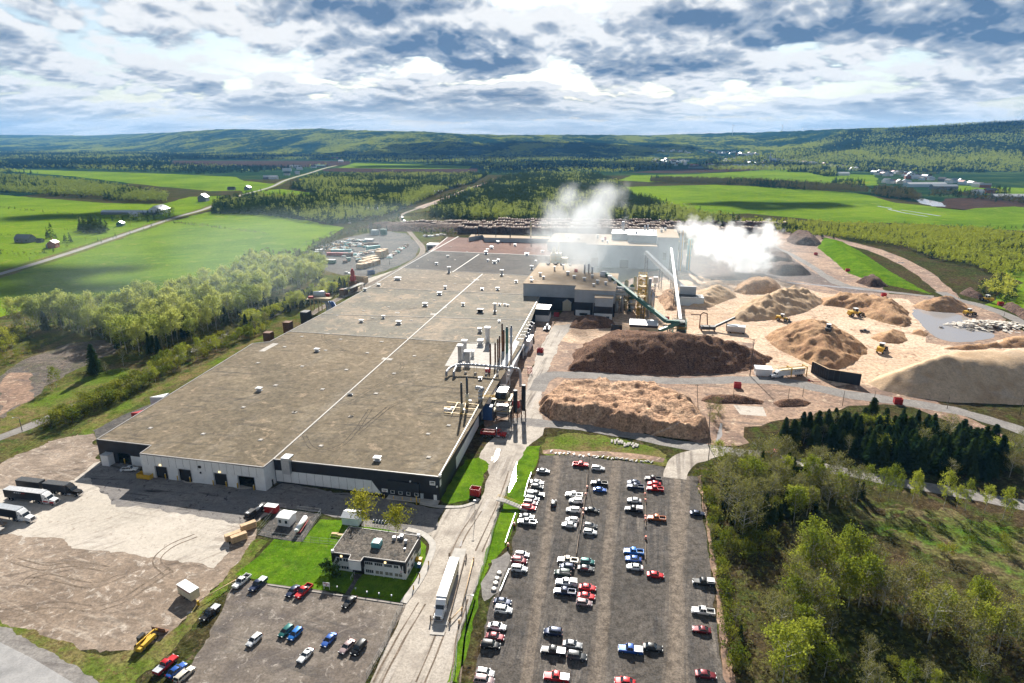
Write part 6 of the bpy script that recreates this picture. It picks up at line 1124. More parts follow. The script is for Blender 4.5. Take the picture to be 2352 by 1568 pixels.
# yellow bollards
def bollard(z_, x, y, lb, h=1.2, r_=.14, z=.1):
    p = gp(z_, x, y); t = empty('bollard', (p[0], p[1], z), 0, lb, 'bollard', 'yellow bollards around doors and kerbs'); m = MB(); m.tube((0, 0, 0), (0, 0, h), r_, n=10); m.build('post', M['yellow_paint'], t); m = MB(); m.tube((0, 0, h), (0, 0, h + .06), r_ * .95, r_ * .5, n=10); m.build('cap', M['white_paint'], t)
for k, (x, y) in enumerate(((866, 412), (932, 422), (1000, 432), (1070, 440), (1200, 458), (1273, 466), (1336, 474), (1428, 486))): bollard(zA, x, y, ('near' if k % 2 == 0 else 'far') .replace('near', 'yellow bollard at the inner').replace('far', 'yellow bollard at the outer') + ' post of the ' + ('first', 'second', 'third', 'fourth')[k // 2] + ' hall door', 2.0, .2)
for k, (x, y) in enumerate(((645, 330), (703, 338))): bollard(zA, x, y, ('yellow bollard beside the white box at the dark hall wall', 'yellow bollard between the dark opening and white cladding')[k], 2.2, .22)
for k, (x, y) in enumerate(((1440, 575), (1556, 592), (1664, 605), (1773, 617), (1880, 630))): bollard(zN, x, y, ('first', 'second', 'third', 'fourth', 'fifth')[k] + ' yellow bollard along the entrance bay windows', 1.4, .15)
bollard(zN, 1842, 655, 'tall yellow bollard standing off the entrance step', 3.2, .2)
for k, (x, y) in enumerate(((2055, 890), (1880, 1140), (1760, 1370))): bollard(zM, x, y, ('upper', 'middle', 'lower')[k] + ' yellow bollard on the pavement along the entry road', 1.6, .16)
# propane compound: hut, tank, fence
p = gp(zN, 215, 905); shed('hut', 'small white hut with two dark windows in the fenced gas compound', 'hut', p[0], p[1] + 1, 4.2, 4.0, 3.0, 'white_paint', 'white_paint', R(-14), .5); hut = bpy.data.objects['hut']
for x in (-1.2, 1.0): m = MB(); m.box((x, -2.05, 1.7), (.8, .1, 1.0)); m.build('window', M['window_glass'], hut)
a, b = G(zB(355, 640), 1.5), G(zB(305, 715), 1.5); d = math.atan2(b[1] - a[1], b[0] - a[0]); t = empty('gas_tank', ((a[0] + b[0]) / 2, (a[1] + b[1]) / 2, .09), d, 'long white gas tank on red supports in the fenced compound', 'gas tank'); Lg = dist(a, b)
m = MB(); m.tube((-Lg / 2, 0, 1.6), (Lg / 2, 0, 1.6), .75, n=18); [m.tube((s * Lg / 2, 0, 1.6), (s * (Lg / 2 + .5), 0, 1.6), .75, .3, n=18) for s in (-1, 1)]; m.build('tank', M['white_paint'], t); m = MB(); [m.box((x, 0, .5), (.4, 1.3, 1.0)) for x in (-Lg * .32, Lg * .32)]; m.box((0, .95, .7), (Lg * .9, .15, .3)); m.build('support', M['red_paint'], t)
def fence(label, pts, h=2.0, step=2.6, mat='fence_wire', z=.06, grp='chain link fences'):
    P = [Vector((p[0], p[1], z)) for p in pts]; t = empty('chain_link_fence', P[0], 0, label, 'fence', grp); O = P[0]; m = MB(); w_ = MB()
    for a, b in zip(P, P[1:]):
        n = max(1, int((b - a).length / step))
        for k in range(n + 1): q = a.lerp(b, k / n) - O; m.tube(q, q + Vector((0, 0, h)), .04, n=5)
        for zz_ in (h, h * .5, .08): w_.tube(a - O + Vector((0, 0, zz_)), b - O + Vector((0, 0, zz_)), .03, n=4, smooth=False)
        k2 = int((b - a).length / .5)
        for k in range(k2):
            q = a.lerp(b, k / k2) - O; q2 = a.lerp(b, min(1, (k + 1) / k2)) - O; w_.tube(q, q2 + Vector((0, 0, h)), .006, n=3, smooth=False, caps=False); w_.tube(q + Vector((0, 0, h)), q2, .006, n=3, smooth=False, caps=False)
    m.build('post', M[mat], t); w_.build('mesh', M[mat], t)
fence('chain link fence around the gas compound with the white tank', g2(zB, [(85, 735), (205, 590), (250, 595)]) ); fence('chain link fence on the lawn side of the gas compound', g2(zB, [(310, 605), (445, 622), (335, 775), (170, 755), (85, 735)]))
fence('chain link fence crossing the lawn behind the office', g2(zB, [(335, 775), (540, 795)])); fence('long chain link fence along the road above the parking lot bank', g2(zC, [(300, 440), (240, 580), (205, 700), (160, 880), (90, 1080), (45, 1210), (0, 1330)]) + g2(zB, [(1200, 1500), (1170, 1600)]))
fence('chain link fence between office car park and entry road', g2(zB, [(905, 1130), (870, 1200), (800, 1370), (700, 1550)]))
# skips, lumber, machines near the compound
def box_thing(name, label, cat, p, size, rz, mat, lid=None, z=.08, group=None):
    t = empty(name, (p[0], p[1], z), rz, label, cat, group); sx, sy, sz = size; m = MB(); m.box((0, 0, sz * .06), (sx, sy, sz * .12)); [m.box((0, s * (sy / 2 - .04), sz / 2), (sx, .08, sz)) for s in (-1, 1)]; [m.box((s * (sx / 2 - .04), 0, sz / 2), (.08, sy - .16, sz)) for s in (-1, 1)]
    [m.box((sx * k, s * (sy / 2 + .05), sz / 2), (.12, .1, sz)) for k in (-.3, 0, .3) for s in (-1, 1)]; m.build('container', M[mat], t)
    if lid: m = MB(); m.box((0, 0, sz + .06), (sx + .05, sy + .05, .12)); m.build('lid', M[lid], t)
    return t
p = gp(zB, 168, 605); box_thing('waste_skip', 'red covered skip with pale lid at the gas compound corner', 'skip', p, (4.2, 2.2, 2.2), R(-12), 'red_paint', 'white_paint', group='red skips around the mill')
SK = ((zB, 1310, 510, 'red skip on the verge where forecourt meets entry road'), (zK, 1120, 500, 'red skip beside the white lane shed'), (zK, 835, 1135, 'red skip under the black pipes of the filter tower'), (zH, 199, 1198, 'red skip beside the haul road near the concrete slab'), (zH, 1048, 1282, 'red skip on the haul road edge below the long ridge'), (zH, 974, 714, 'red skip at the far side of the sand yard'), (zH, 783, 582, 'red skip below the bright green bank'), (zH, 614, 495, 'red skip near the flat topped log deck'), (zH, 1592, 762, 'red skip at the road above the pond'), (zG, 420, 745, 'red skip in front of the dark ground floor of the process hall'), (zL, 1495, 1290, 'red skip by the green hopper tower'))
for z_, x, y, lb in SK: p = gp(z_, x, y); box_thing('waste_skip', lb, 'skip', p, (3.4, 2.6, 2.6), R(-15), 'red_paint', group='red skips around the mill')
p = gp(zA, 820, 415); box_thing('yellow_container', 'open yellow container in the shade of the hall doors', 'container', p, (5.6, 2.4, 1.8), AX, 'yellow_paint')
p = gp(zA, 615, 338); t = empty('white_kiosk', (p[0], p[1], .08), AX, 'white box shed in front of the dark hall wall', 'shed'); m = MB(); m.box((0, 0, 2.1), (3.2, 3.4, 4.2)); m.build('wall', M['white_paint'], t); m = MB(); m.box((0, 0, 4.3), (3.4, 3.6, .2)); m.build('roof', M['roof_tin'], t)
p = gp(zA, 768, 338); t = empty('pallet_stack', (p[0], p[1], .08), AX, 'orange pallet leaning by the white cladding at the hall', 'pallet'); m = MB(); [m.box((0, 0, .2 + k * .3), (1.8, .9, .12)) for k in range(6)]; [m.box((x, 0, .9), (.12, .8, 1.7)) for x in (-.8, 0, .8)]; m.build('pallet', M['rust'], t)
def lumber(z_, x, y, label, sx=4.6, sy=1.6, n=3, rz=R(35), mat='wood_new', grp='lumber stacks', h=.6):
    p = gp(z_, x, y); t = empty('lumber_stack', (p[0], p[1], .09), rz, label, 'lumber stack', grp)
    for k in range(n): m = MB(); m.box((0, 0, .2 + h / 2 + k * (h + .12)), (sx, sy, h)); m.build('bundle', M[mat], t)
    m = MB(); [m.box((q * sx * .35, 0, .1 + k * (h + .12)), (.15, sy, .2 if k == 0 else .12)) for q in (-1, 1) for k in range(n)]; m.build('bearer', M['wood_old'], t); return t
lumber(zA, 1312, 762, 'lumber stack at the ditch edge, paired with a lower one', rz=R(40)); lumber(zA, 1345, 770, 'lumber stack right beside the twin at the ditch edge', rz=R(40)); lumber(zA, 1398, 705, 'lumber stack behind the black shredder', rz=R(40))
a = gp(zB, 30, 665); b = gp(zB, 130, 590); d = math.atan2(b[1] - a[1], b[0] - a[0]); t = empty('shredder', ((a[0] + b[0]) / 2, (a[1] + b[1]) / 2, .09), d, 'black towed machine between the lumber and the red skip', 'machine'); m = MB(); m.box((0, 0, 1.4), (9, 2.2, .9)); m.box((-2.5, 0, 2.4), (3.2, 1.8, 1.3)); m.box((3, 0, 2.0), (2.0, 1.6, .8)); m.build('body', M['black_plastic'], t); m = MB(); m.tube((-.4, -.6, 2.3), (2.4, -.6, 2.6), .35, n=8); m.box((-3.6, 0, 2.9), (.8, 1, .5)); m.build('chute', M['galv'], t); wheels(t, [-2, -3.1], .9, .45)
# white box trailer on the dirt
a, b = G(zU(985, 200), 1.5), G(zU(1130, 290), 1.5); t = empty('box_trailer', (*gp(zU, 1030, 270)[:2], .06), R(-33), 'small white box trailer alone on the dirt yard casting a square shadow', 'trailer'); m = MB(); m.box((0, 0, 2.0), (6.2, 2.5, 2.6)); m.build('trailer_body', M['cream_panel'], t); m = MB(); m.box((0, 0, 3.35), (6.3, 2.6, .12)); m.build('roof', M['white_paint'], t); m = MB(); m.box((0, 0, .6), (5.8, 1.8, .25)); m.tube((-3.1, 0, .6), (-4.6, 0, .6), .1, n=6); m.build('frame', M['dark_steel'], t); m = MB(); m.box((0, -1.26, 2.9), (5.8, .03, .25)); m.build('stripe', M['maroon_stripe'] if 'maroon_stripe' in M else paint('maroon_stripe', (.25, .04, .08), .5), t); wheels(t, [-.5, .5], 1.0, .38)
t = empty('barrier_pole', (*gp(zU, 1165, 400)[:2], .08), R(55), 'yellow swing barrier with pale pole lying along the ditch', 'barrier'); m = MB(); m.box((0, 0, .7), (.5, .5, 1.4)); m.build('post', M['yellow_paint'], t); m = MB(); m.tube((0, 0, 1.2), (11, 0, 1.0), .1, n=6); m.build('arm', M['wood_new'], t)
# weighbridge: raised deck with rails under the semi truck
a, b = Vector(gp(zP, 540, 190)), Vector(gp(zP, 230, 1330)); d = (a - b); t = empty('weighbridge', ((a + b) / 2).to_tuple(), math.atan2(d.y, d.x), 'concrete weighbridge deck with timber side rails on the entry road', 'weighbridge'); Lw = d.length
m = MB(); m.box((0, 0, .25), (Lw, 3.8, .4)); m.build('deck', M['concrete'], t); m = MB(); [m.box((0, s * 2.1, .75), (Lw * .92, .22, .25)) for s in (-1, 1)]; [m.box((x * Lw * .45, s * 2.5, .9), (.35, .35, 1.8)) for x in (-1, 1) for s in (-1, 1)]; m.build('side_rail', M['wood_old'], t); m = MB(); [m.box((s * (Lw / 2 + 1.6), 0, .12), (3.2, 3.6, .18)) for s in (-1, 1)]; m.build('ramp', M['concrete'], t)
m = MB(); [m.tube((-Lw * .47, -2.4, .9), (-Lw * .3, -4.6, .9), .15, n=6)]; [m.box((x * Lw, -4.8, .6), (.4, .4, 1.3)) for x in (-.46, -.3, .42)]; m.tube((-Lw * .3, -4.7, .9), (Lw * .42, -4.7, .9), .14, n=5); m.build('guard_rail', M['wood_new'], t)
# steps down the bank
t = empty('bank_steps', (*gp(zX, 490, 1060)[:2], .05), R(-22), 'concrete steps with yellow railing leading down the grass bank', 'steps'); m = MB()
for k in range(9): m.box((-3.2 + k * .95, 0, 1.9 - k * .2), (.95, 2.0, .25))
m.box((-4.8, 0, 1.95), (2.4, 2.0, .25)); m.box((-4.4, 0, .9), (.3, 1.8, 1.8)); m.build('step', M['concrete'], t); m = MB()
for s in (1,): [m.tube((x, s * 1.0, z_), (x, s * 1.0, z_ + 1.1), .05, n=5) for x, z_ in ((-5.8, 2), (-4, 2), (-2, 1.6), (0, 1.2), (2, .8), (4, .4))]; m.tube((-5.8, s, 3.1), (-4, s, 3.1), .05, n=5); m.tube((-4, s, 3.1), (4.4, s, 1.5), .05, n=5); m.tube((-5.8, s, 2.6), (-4, s, 2.6), .05, n=5); m.tube((-4, s, 2.6), (4.4, s, 1.0), .05, n=5)
m.tube((-5.9, -1, 3.1), (-5.9, 1, 3.1), .05, n=5); m.build('railing', M['yellow_paint'], t)
# barriers of timber rails with orange barrels in the lot
def guard(label, z_, pts, mat='wood_old', h=.75):
    P = [Vector(gp(z_, *q)) + Vector((0, 0, .09)) for q in pts]; t = empty('guard_rail', P[0], 0, label, 'barrier', 'guard rails in the parking lot'); m = MB(); m2 = MB()
    for a, b in zip(P, P[1:]):
        a, b = a - P[0], b - P[0]; dd = b - a; m.box(((a + b) / 2 + Vector((0, 0, h * .8))), (dd.length, .18, .32), math.atan2(dd.y, dd.x)); n = max(1, int(dd.length / 3)); [m2.box(a.lerp(b, k / n) + Vector((0, 0, h / 2)), (.2, .2, h)) for k in range(n + 1)]
    m.build('rail', M[mat], t); m2.build('post', M['wood_old'], t)
guard('guard rail of the first barrier, upper stretch among orange barrels', zC, [(727, 405), (722, 500), (705, 610), (690, 720)]); guard('guard rail of the first barrier, lower stretch above the cream pickup', zC, [(682, 745), (668, 850)]); guard('guard rail of the second barrier beside the navy pickup', zC, [(1050, 470), (1055, 600), (1056, 700)]); guard('guard rail at the lower end of the second barrier', zC, [(1055, 790), (1056, 885)])
guard('pale guard rail at the foot of the upper grass bank', zC, [(415, 395), (395, 450), (375, 530)], 'galv'); guard('pale guard rail down the grass bank below the steps', zC, [(325, 625), (295, 710), (268, 790)], 'galv'); guard('guard rail around the gravel bank', zC, [(290, 940), (265, 1000), (238, 1065)], 'galv')
for k, (x, y, lb) in enumerate(((728, 478, 'orange barrel topmost on the first barrier'), (719, 518, 'orange barrel beside the white open pickup'), (706, 602, 'orange barrel above another in the middle of the first barrier'), (704, 628, 'orange barrel lowest on the first barrier'), (1052, 518, 'orange barrel topmost on the second barrier'), (1055, 552, 'orange barrel second down the second barrier'), (1054, 645, 'orange barrel in a close pair on the second barrier, upper one'), (1055, 660, 'orange barrel in a close pair on the second barrier, lower one'), (1057, 762, 'orange barrel alone at the gap of the second barrier'), (318, 685, 'orange barrel on the grass bank below the steps'), (283, 802, 'orange barrel at the end of the grass bank rail'))):
    p = gp(zC, x, y); t = empty('traffic_barrel', (p[0], p[1], .09), 0, lb, 'barrel', 'orange barrels along the barriers'); m = MB(); m.tube((0, 0, .08), (0, 0, 1.15), .36, .3, n=12); m.build('barrel', M['orange_plastic'], t); m = MB(); m.tube((0, 0, .5), (0, 0, .65), .352, n=12); m.tube((0, 0, .85), (0, 0, .98), .335, n=12); m.build('band', M['white_paint'], t)
for k, (x, y) in enumerate(((235, 955), (222, 985), (214, 1012), (204, 1045))): p = gp(zC, x, y); t = empty('concrete_ring', (p[0], p[1], .09), 0, ('uppermost', 'second', 'third', 'lowest')[k] + ' pale concrete ring in the line on the gravel bank', 'concrete ring', 'concrete rings on the gravel bank'); m = MB(); m.tube((0, 0, 0), (0, 0, .5), .75, n=14); m.build('ring', M['concrete'], t); m = MB(); m.tube((0, 0, .5), (0, 0, .56), .4, n=10); m.build('lid', M['galv'], t)
# discarded pale slabs along the waste ground
for k in range(22): 
    x, y = 520 + k * 27 + rr.uniform(-6, 6), 275 + k * 2.6 + rr.uniform(-6, 6); p = gp(zC, x, y); m = MB(); m.box((0, 0, .15), (rr.uniform(.8, 2.0), .5, .3), rr.uniform(0, PI)); m.box((.3, .2, .45), (rr.uniform(.8, 1.6), .3, .15), rr.uniform(0, PI)); tag(m.build('concrete_block', M['trim'], None, (p[0], p[1], .08)), 'pale broken concrete block along the edge of the waste ground', 'concrete block', 'broken concrete blocks by the waste ground')
for k in range(14):
    x, y = 870 + k * 11 + rr.uniform(-4, 4), 212 + k * 2.5 + rr.uniform(-8, 8); p = gp(zC, x, y); m = MB(); m.box((0, 0, .25), (rr.uniform(2, 3.5), .7, .4), R(70) + rr.uniform(-.3, .3)); m.box((.2, 0, .5), (rr.uniform(1, 2), .5, .12), R(65)); tag(m.build('concrete_beam', M['concrete'], None, (p[0], p[1], .08)), 'white concrete beam lying on the waste ground by the haul road', 'concrete beam', 'concrete beams on the waste ground')
# loading dock hut and black bin wall at the chip truck
p = gp(zQ, 480, 1290); shed('white_cabin', 'white flat-roofed cabin beside the truck at the loading frame', 'cabin', p[0], p[1] + 3, 8, 6, 3.4, 'white_paint', 'white_panel', AX); cb = bpy.data.objects['white_cabin']; m = MB(); [m.box((-4.05, y, 2.0), (.1, .8, 1.0)) for y in (-.7, .6)]; m.build('window', M['window_glass'], cb)
a, b, c = Vector(gp(zQ, 1380, 1220)), Vector(gp(zQ, 1690, 1375)), Vector(gp(zQ, 1845, 1400)); t = empty('retaining_wall', a, 0, 'black panelled retaining wall holding back the tracked sawdust mound', 'wall'); m = MB(); z0 = Vector((0, 0, 0)); wp(m, z0, b - a, rect(0, (b - a).length, 0, 6), -.4, 0); wp(m, b - a, c - a, rect(0, (c - a).length, 0, 6), -.4, 0); m.build('panel', M['dark_panel'], t); m = MB(); LL = (b - a).length; [wp(m, z0, b - a, rect(LL * k / 8, LL * k / 8 + .3, 0, 5.9), .0, .35) for k in range(8)]; [wp(m, b - a, c - a, rect(k * 2.6, k * 2.6 + .3, 0, 5.9), .0, .35) for k in range(3)]; m.build('rib', M['dark_steel'], t); m = MB(); wp(m, z0, b - a, rect(0, LL, 6, 6.2), -.5, .1); wp(m, b - a, c - a, rect(0, (c - a).length, 6, 6.2), -.5, .1); m.build('cap', M['wood_new'], t)
p = gp(zQ, 1340, 1390); t = empty('cable_reel', (p[0], p[1], .1), 0, 'red and white marker post lying near the black retaining wall', 'marker'); m = MB(); m.box((0, 0, .4), (.6, .6, .8)); m.tube((.5, 0, .2), (5, -1.5, .2), .12, n=6); m.build('post', M['red_paint'], t)
p = gp(zG, 770, 825); box_thing('bin_container', 'open dark container between the low mound and the white roofed shed', 'container', p, (7, 3, 3), AX, 'dark_panel')
t = empty('ladder_rack', (*gp(zK, 1000, 740)[:2], .08), R(20), 'small red steel rack standing on the sandy lane verge', 'rack'); m = MB(); lattice(m, (0, 0, 0), (0, 0, 3.2), .9, 2, .08); m.build('steel_frame', M['red_paint'], t)
# ---- poles and wires
def pole(label, z_, x, by, ty, arm=None, lean=0.0, r_=.16, mat='pole_wood', cat='utility pole', lamp=False, z0=0.0, grp='utility poles'):
    b = gp(z_, x, by, z0); zt = ztop(b, z_(x, ty)[1]); h = zt - z0; t = empty('utility_pole' if not lamp else 'street_lamp', (b[0], b[1], z0), 0, label, cat if not lamp else 'street lamp', grp); m = MB(); top = Vector((lean * h, 0, h)); m.tube((0, 0, 0), top, r_, r_ * .7, n=8); m.build('pole', M[mat], t)
    if arm: m = MB(); m.box(top + Vector((0, 0, -.8)), (arm, .14, .14)); [m.tube(top + Vector((q * arm * .45, 0, -.75)), top + Vector((q * arm * .45, 0, -.4)), .07, n=6) for q in (-1, 0, 1)]; m.build('crossarm', M[mat], t)
    if lamp: m = MB(); m.path(smooth_line([top, top + Vector((lamp * .5, 0, .35)), top + Vector((lamp, 0, .25))], 3), .06, 6); m.build('arm', M['galv'], t); m = MB(); m.box(top + Vector((lamp, 0, .2)), (.8, .3, .18)); m.build('lamp_head', M['white_paint'], t)
    return Vector((b[0] + top.x, b[1], zt))
pole('dark street lamp beside the service road at the picture edge', zE, 130, 1570, 1495, lamp=-2.4, mat='dark_steel', grp=None)
pole('slim street lamp at the turn of the forecourt', zB, 1308, 650, 545, lamp=.01, r_=.09, mat='galv', grp=None); pole('lamp pole with blue grey fittings at the weighbridge', zP, 668, 1290, 845, lamp=1.6, mat='dark_steel', grp=None)
m1 = pole('slim tall pole standing in the parking lot barrier', zC, 735, 465, 305, r_=.1, arm=.01 or None)
m2 = pole('leaning pole at the haul road beside the rough chip pile', zG, 1305, 1500, 1270, lean=-.05, arm=2.0); m3 = pole('pole at the corner of the haul road near the stream', zC, 1408, 330, 205, arm=2.0); pole('pole on the far side of the rough chip pile', zG, 1245, 1290, 1140, lean=-.12, arm=1.6)
m4 = pole('tall dark floodlight pole at the chip truck cabin', zQ, 190, 1290, 600, arm=2.2, r_=.25)
for x, by, ty, lb in ((175, 1270, 1200, 'thin pole by the concrete slab'), (545, 1245, 1190, 'thin pole on the haul road verge below the retaining wall'), (755, 1295, 1215, 'thin pole in front of the dark conifers by the haul road'), (922, 1275, 1215, 'thin pole under the long sawdust ridge'), (1310, 1310, 1245, 'pole on the haul road verge under the middle of the ridge'), (1695, 1345, 1255, 'pole on the haul road verge at the picture edge'), (468, 1260, 1200, 'thin pole behind the dark bark strip'), (1610, 825, 780, 'pole at the road above the pond'), (1370, 725, 690, 'pole where the hill track meets the pond road')): pole(lb, zH, x, by, ty, r_=.13)
yard = [(25, 890, 820, 'pale pole rising out of the wood near the service road'), (378, 520, 462, 'pole at the near corner of the lumber yard'), (525, 470, 405, 'pole along the wire line behind the lumber yard'), (668, 425, 372, 'pole beside the substation'), (876, 410, 358, 'pole between substation and train'), (858, 600, 530, 'dark pole beside the railway at the lumber yard'), (768, 645, 575, 'dark pole behind the pale lumber stacks')]
tops = [pole(lb, zF, x, by, ty, r_=.16, arm=2.4) for x, by, ty, lb in yard]
def wires(name, label, pts, offs=(-1.0, 0, 1.0), sag=1.2):
    m = MB()
    for a, b in zip(pts, pts[1:]):
        for q in offs:
            P = [a.lerp(b, k / 6) + Vector((q, 0, -.4 - sag * 4 * (k / 6) * (1 - k / 6))) for k in range(7)]; [m.tube(u, v, .045, n=3, smooth=False, caps=False) for u, v in zip(P, P[1:])]
    tag(m.build(name, M['wire']), label, 'wire', 'overhead wires')
wires('overhead_wire', 'overhead wires from the lumber yard poles to the train', tops[:5], sag=2); wires('overhead_wire', 'overhead wire from the lot pole to the haul road poles', [m1, m2, m3], offs=(0,))
hp = []
for x, by, ty, lb in ((765, 320, 268, 'twin pole power pylon nearest the mill, beside the conifers'), (1145, 225, 168, 'twin pole power pylon second along the rail corridor'), (1275, 185, 128, 'twin pole power pylon farthest along the rail corridor')):
    b = gp(zF, x, by); zt = ztop(b, zF(x, ty)[1]); t = empty('power_pylon', (b[0], b[1], 0), 0, lb, 'power pylon', 'twin pole power pylons'); m = MB(); [m.tube((q, 0, 0), (q, 0, zt), .3, n=6) for q in (-4, 4)]; m.tube((-4, 0, zt * .6), (4, 0, zt - 2), .2, n=4); m.tube((4, 0, zt * .6), (-4, 0, zt - 2), .2, n=4); m.build('pole', M['pole_wood'], t); m = MB(); m.box((0, 0, zt - 2), (16, .4, .4)); m.build('crossarm', M['pole_wood'], t); m = MB(); [m.tube((q, 0, zt - 2), (q, 0, zt + .5), .5, n=6) for q in (-7.5, 0, 7.5)]; m.build('insulator', M['white_paint'], t); hp.append(Vector((b[0], b[1], zt)))
wires('power_line', 'power line hanging between the twin pole pylons', hp, (-7.5, 0, 7.5), 5)
rp = [pole('roadside pole %s along the country road' % w_, zE, x, y, y - 22, arm=1.8, r_=.15, grp='roadside poles') for w_, x, y in (('near the picture edge', 175, 580), ('in front of the brick farmhouse', 345, 500), ('before the dark spruces', 500, 460), ('beside the spruce clump', 665, 405), ('at the green roofed house', 760, 375), ('at the long sheds', 905, 345), ('near the wide barn', 985, 325))]
wires('roadside_wire', 'wires along the poles of the country road', rp, (-.7, .7), 1.2)
# substation
b = gp(zF, 775, 425); t = empty('substation', (b[0], b[1], 0), AX, 'small grey substation with dark transformer behind the lumber yard', 'substation'); m = MB(); m.box((0, 0, 3), (9, 6, 6)); m.build('housing', M['grey_panel'], t); m = MB(); m.box((11, 2, 3.5), (7, 5, 7)); [m.tube((9 + k * 2, 2, 7), (9 + k * 2, 2, 9), .4, n=6) for k in range(3)]; m.build('transformer', M['green_steel'], t); m = MB(); lattice(m, (-8, 6, 0), (-8, 6, 14), 1.4, 4, .2); lattice(m, (2, 9, 0), (2, 9, 12), 1.4, 4, .2); m.box((-3, 7.5, 11.5), (12, .4, .4)); m.build('gantry', M['dark_steel'], t)
# ---- lumber yard
for k, (x, y, sx, sy, sz, mt, rz, lb) in enumerate(((423, 552, 9, 5, 5, 'cream_panel', R(20), 'cream container block at the wood side of the lumber yard'), (398, 562, 6, 4.5, 4, 'cream_panel', R(20), 'smaller cream container beside the cream block'), (450, 545, 7, 5, 6, 'cream_panel', R(20), 'taller cream container at the end of the cream block'),
    (530, 547, 13, 3, 3, 'red_paint', 0, 'red container, nearest of the red row'), (580, 548, 13, 3, 3, 'red_paint', 0, 'red container in the middle of the red row'), (618, 550, 10, 3, 3, 'rust', 0, 'rust coloured container at the end of the red row'), (560, 532, 14, 3, 3.4, 'teal_paint', 0, 'teal covered trailer behind the red row'), (606, 530, 12, 3, 3.4, 'teal_paint', 0, 'second teal covered trailer behind the red row'), (764, 512, 16, 3, 4, 'teal_paint', R(40), 'long teal trailer standing by the yard lane'), (765, 492, 13, 3, 3.5, 'rust', R(-5), 'rust red trailer at the far side of the lumber yard'), (508, 592, 13, 4, 3.5, 'green_steel', R(-8), 'dark green container near the wood edge'), (620, 578, 4, 3, 3, 'green_steel', R(30), 'small dark green bin near the yard lane'), (600, 590, 4, 3, 2.6, 'rust', R(30), 'small brown bin near the yard lane'), (752, 655, 6, 3.4, 3.2, 'blue_paint', R(30), 'blue open skip beside the railway'), (740, 466, 10, 6, 3, 'roof_tin', R(-10), 'white tarped heap at the far side of the yard'))):
    p = gp(zF, x, y); box_thing('storage_container', lb, 'container', p, (sx, sy, sz), rz, mt, None if mt == 'blue_paint' else ('roof_tin' if k in (0, 1, 2, 10) else mt), group='containers in the lumber yard')
k = 0
for x, y in ((690, 622), (712, 618), (738, 612), (762, 604), (782, 598), (700, 604), (726, 598), (752, 590), (778, 584), (720, 586), (745, 578), (768, 572), (800, 562), (820, 556), (808, 548), (830, 548)):
    t = lumber(zF, x, y, ('pale lumber stack in the front row by the tracks', 'pale lumber stack in the crowded middle of the lumber yard', 'tall orange tinted lumber stack at the back of the lumber yard')[0 if k < 5 else 1 if k < 12 else 2], 6.5, 5.0, 3 if k < 12 else 5, R(-18) + rr.uniform(-.15, .15), 'wood_new', 'lumber stacks in the lumber yard', 1.3); k += 1
cols = ['white_paint', 'wood_old', 'galv', 'dark_steel', 'teal_paint', 'rust', 'wood_new', 'board_pale']
for row, (xa, ya, xb, yb, n) in enumerate(((460, 500, 620, 512, 30), (470, 520, 600, 528, 22), (560, 470, 720, 490, 34), (600, 458, 730, 470, 28), (520, 485, 760, 500, 34), (680, 545, 790, 520, 24), (860, 560, 960, 485, 26), (1060, 440, 1180, 430, 14), (480, 510, 700, 545, 26), (640, 520, 700, 600, 16))):
    for q in range(n):
        u = q / n; p = gp(zF, xa + (xb - xa) * u + rr.uniform(-4, 4), ya + (yb - ya) * u + rr.uniform(-4, 4)); m = MB(); hh_ = rr.uniform(.8, 2.2); m.box((0, 0, hh_ / 2), (rr.uniform(2.5, 7), rr.uniform(1.5, 3), hh_), rr.uniform(-.4, .4)); m.box((.3, .2, hh_ + .25), (rr.uniform(1.2, 3), rr.uniform(.8, 1.6), .5), rr.uniform(-.4, .4))
        tag(m.build('scrap_bundle', M[rr.choice(cols)], None, (p[0], p[1], .05)), 'bundle of stored material in the rows of the lumber yard', 'bundle', 'bundles stored in the lumber yard')
for x, y, kind, col, lb in ((632, 657, 'wagon', 'white', 'white van at the lumber yard gate, farther of two'), (612, 648, 'wagon', 'white', 'white van at the lumber yard gate, nearer the wood'), (592, 552, 'wagon', 'white', 'white van in front of the red containers'), (625, 358, 'suv', 'white', 'white car on the track behind the substation')): p = gp(zF, x, y, .6); car(kind, col, p, R(15), lb, None, .06)
p = gp(zF, 672, 705); t = empty('wood_bunker', (*p[:2], 0), R(-15), 'timber walled bunker behind the rust red hopper', 'bunker'); m = MB(); m.box((0, 4, 2.5), (16, .5, 5)); m.box((8, 0, 2.5), (.5, 8, 5)); m.box((-8, 0, 2.5), (.5, 8, 5)); m.build('wall', M['wood_new'], t)
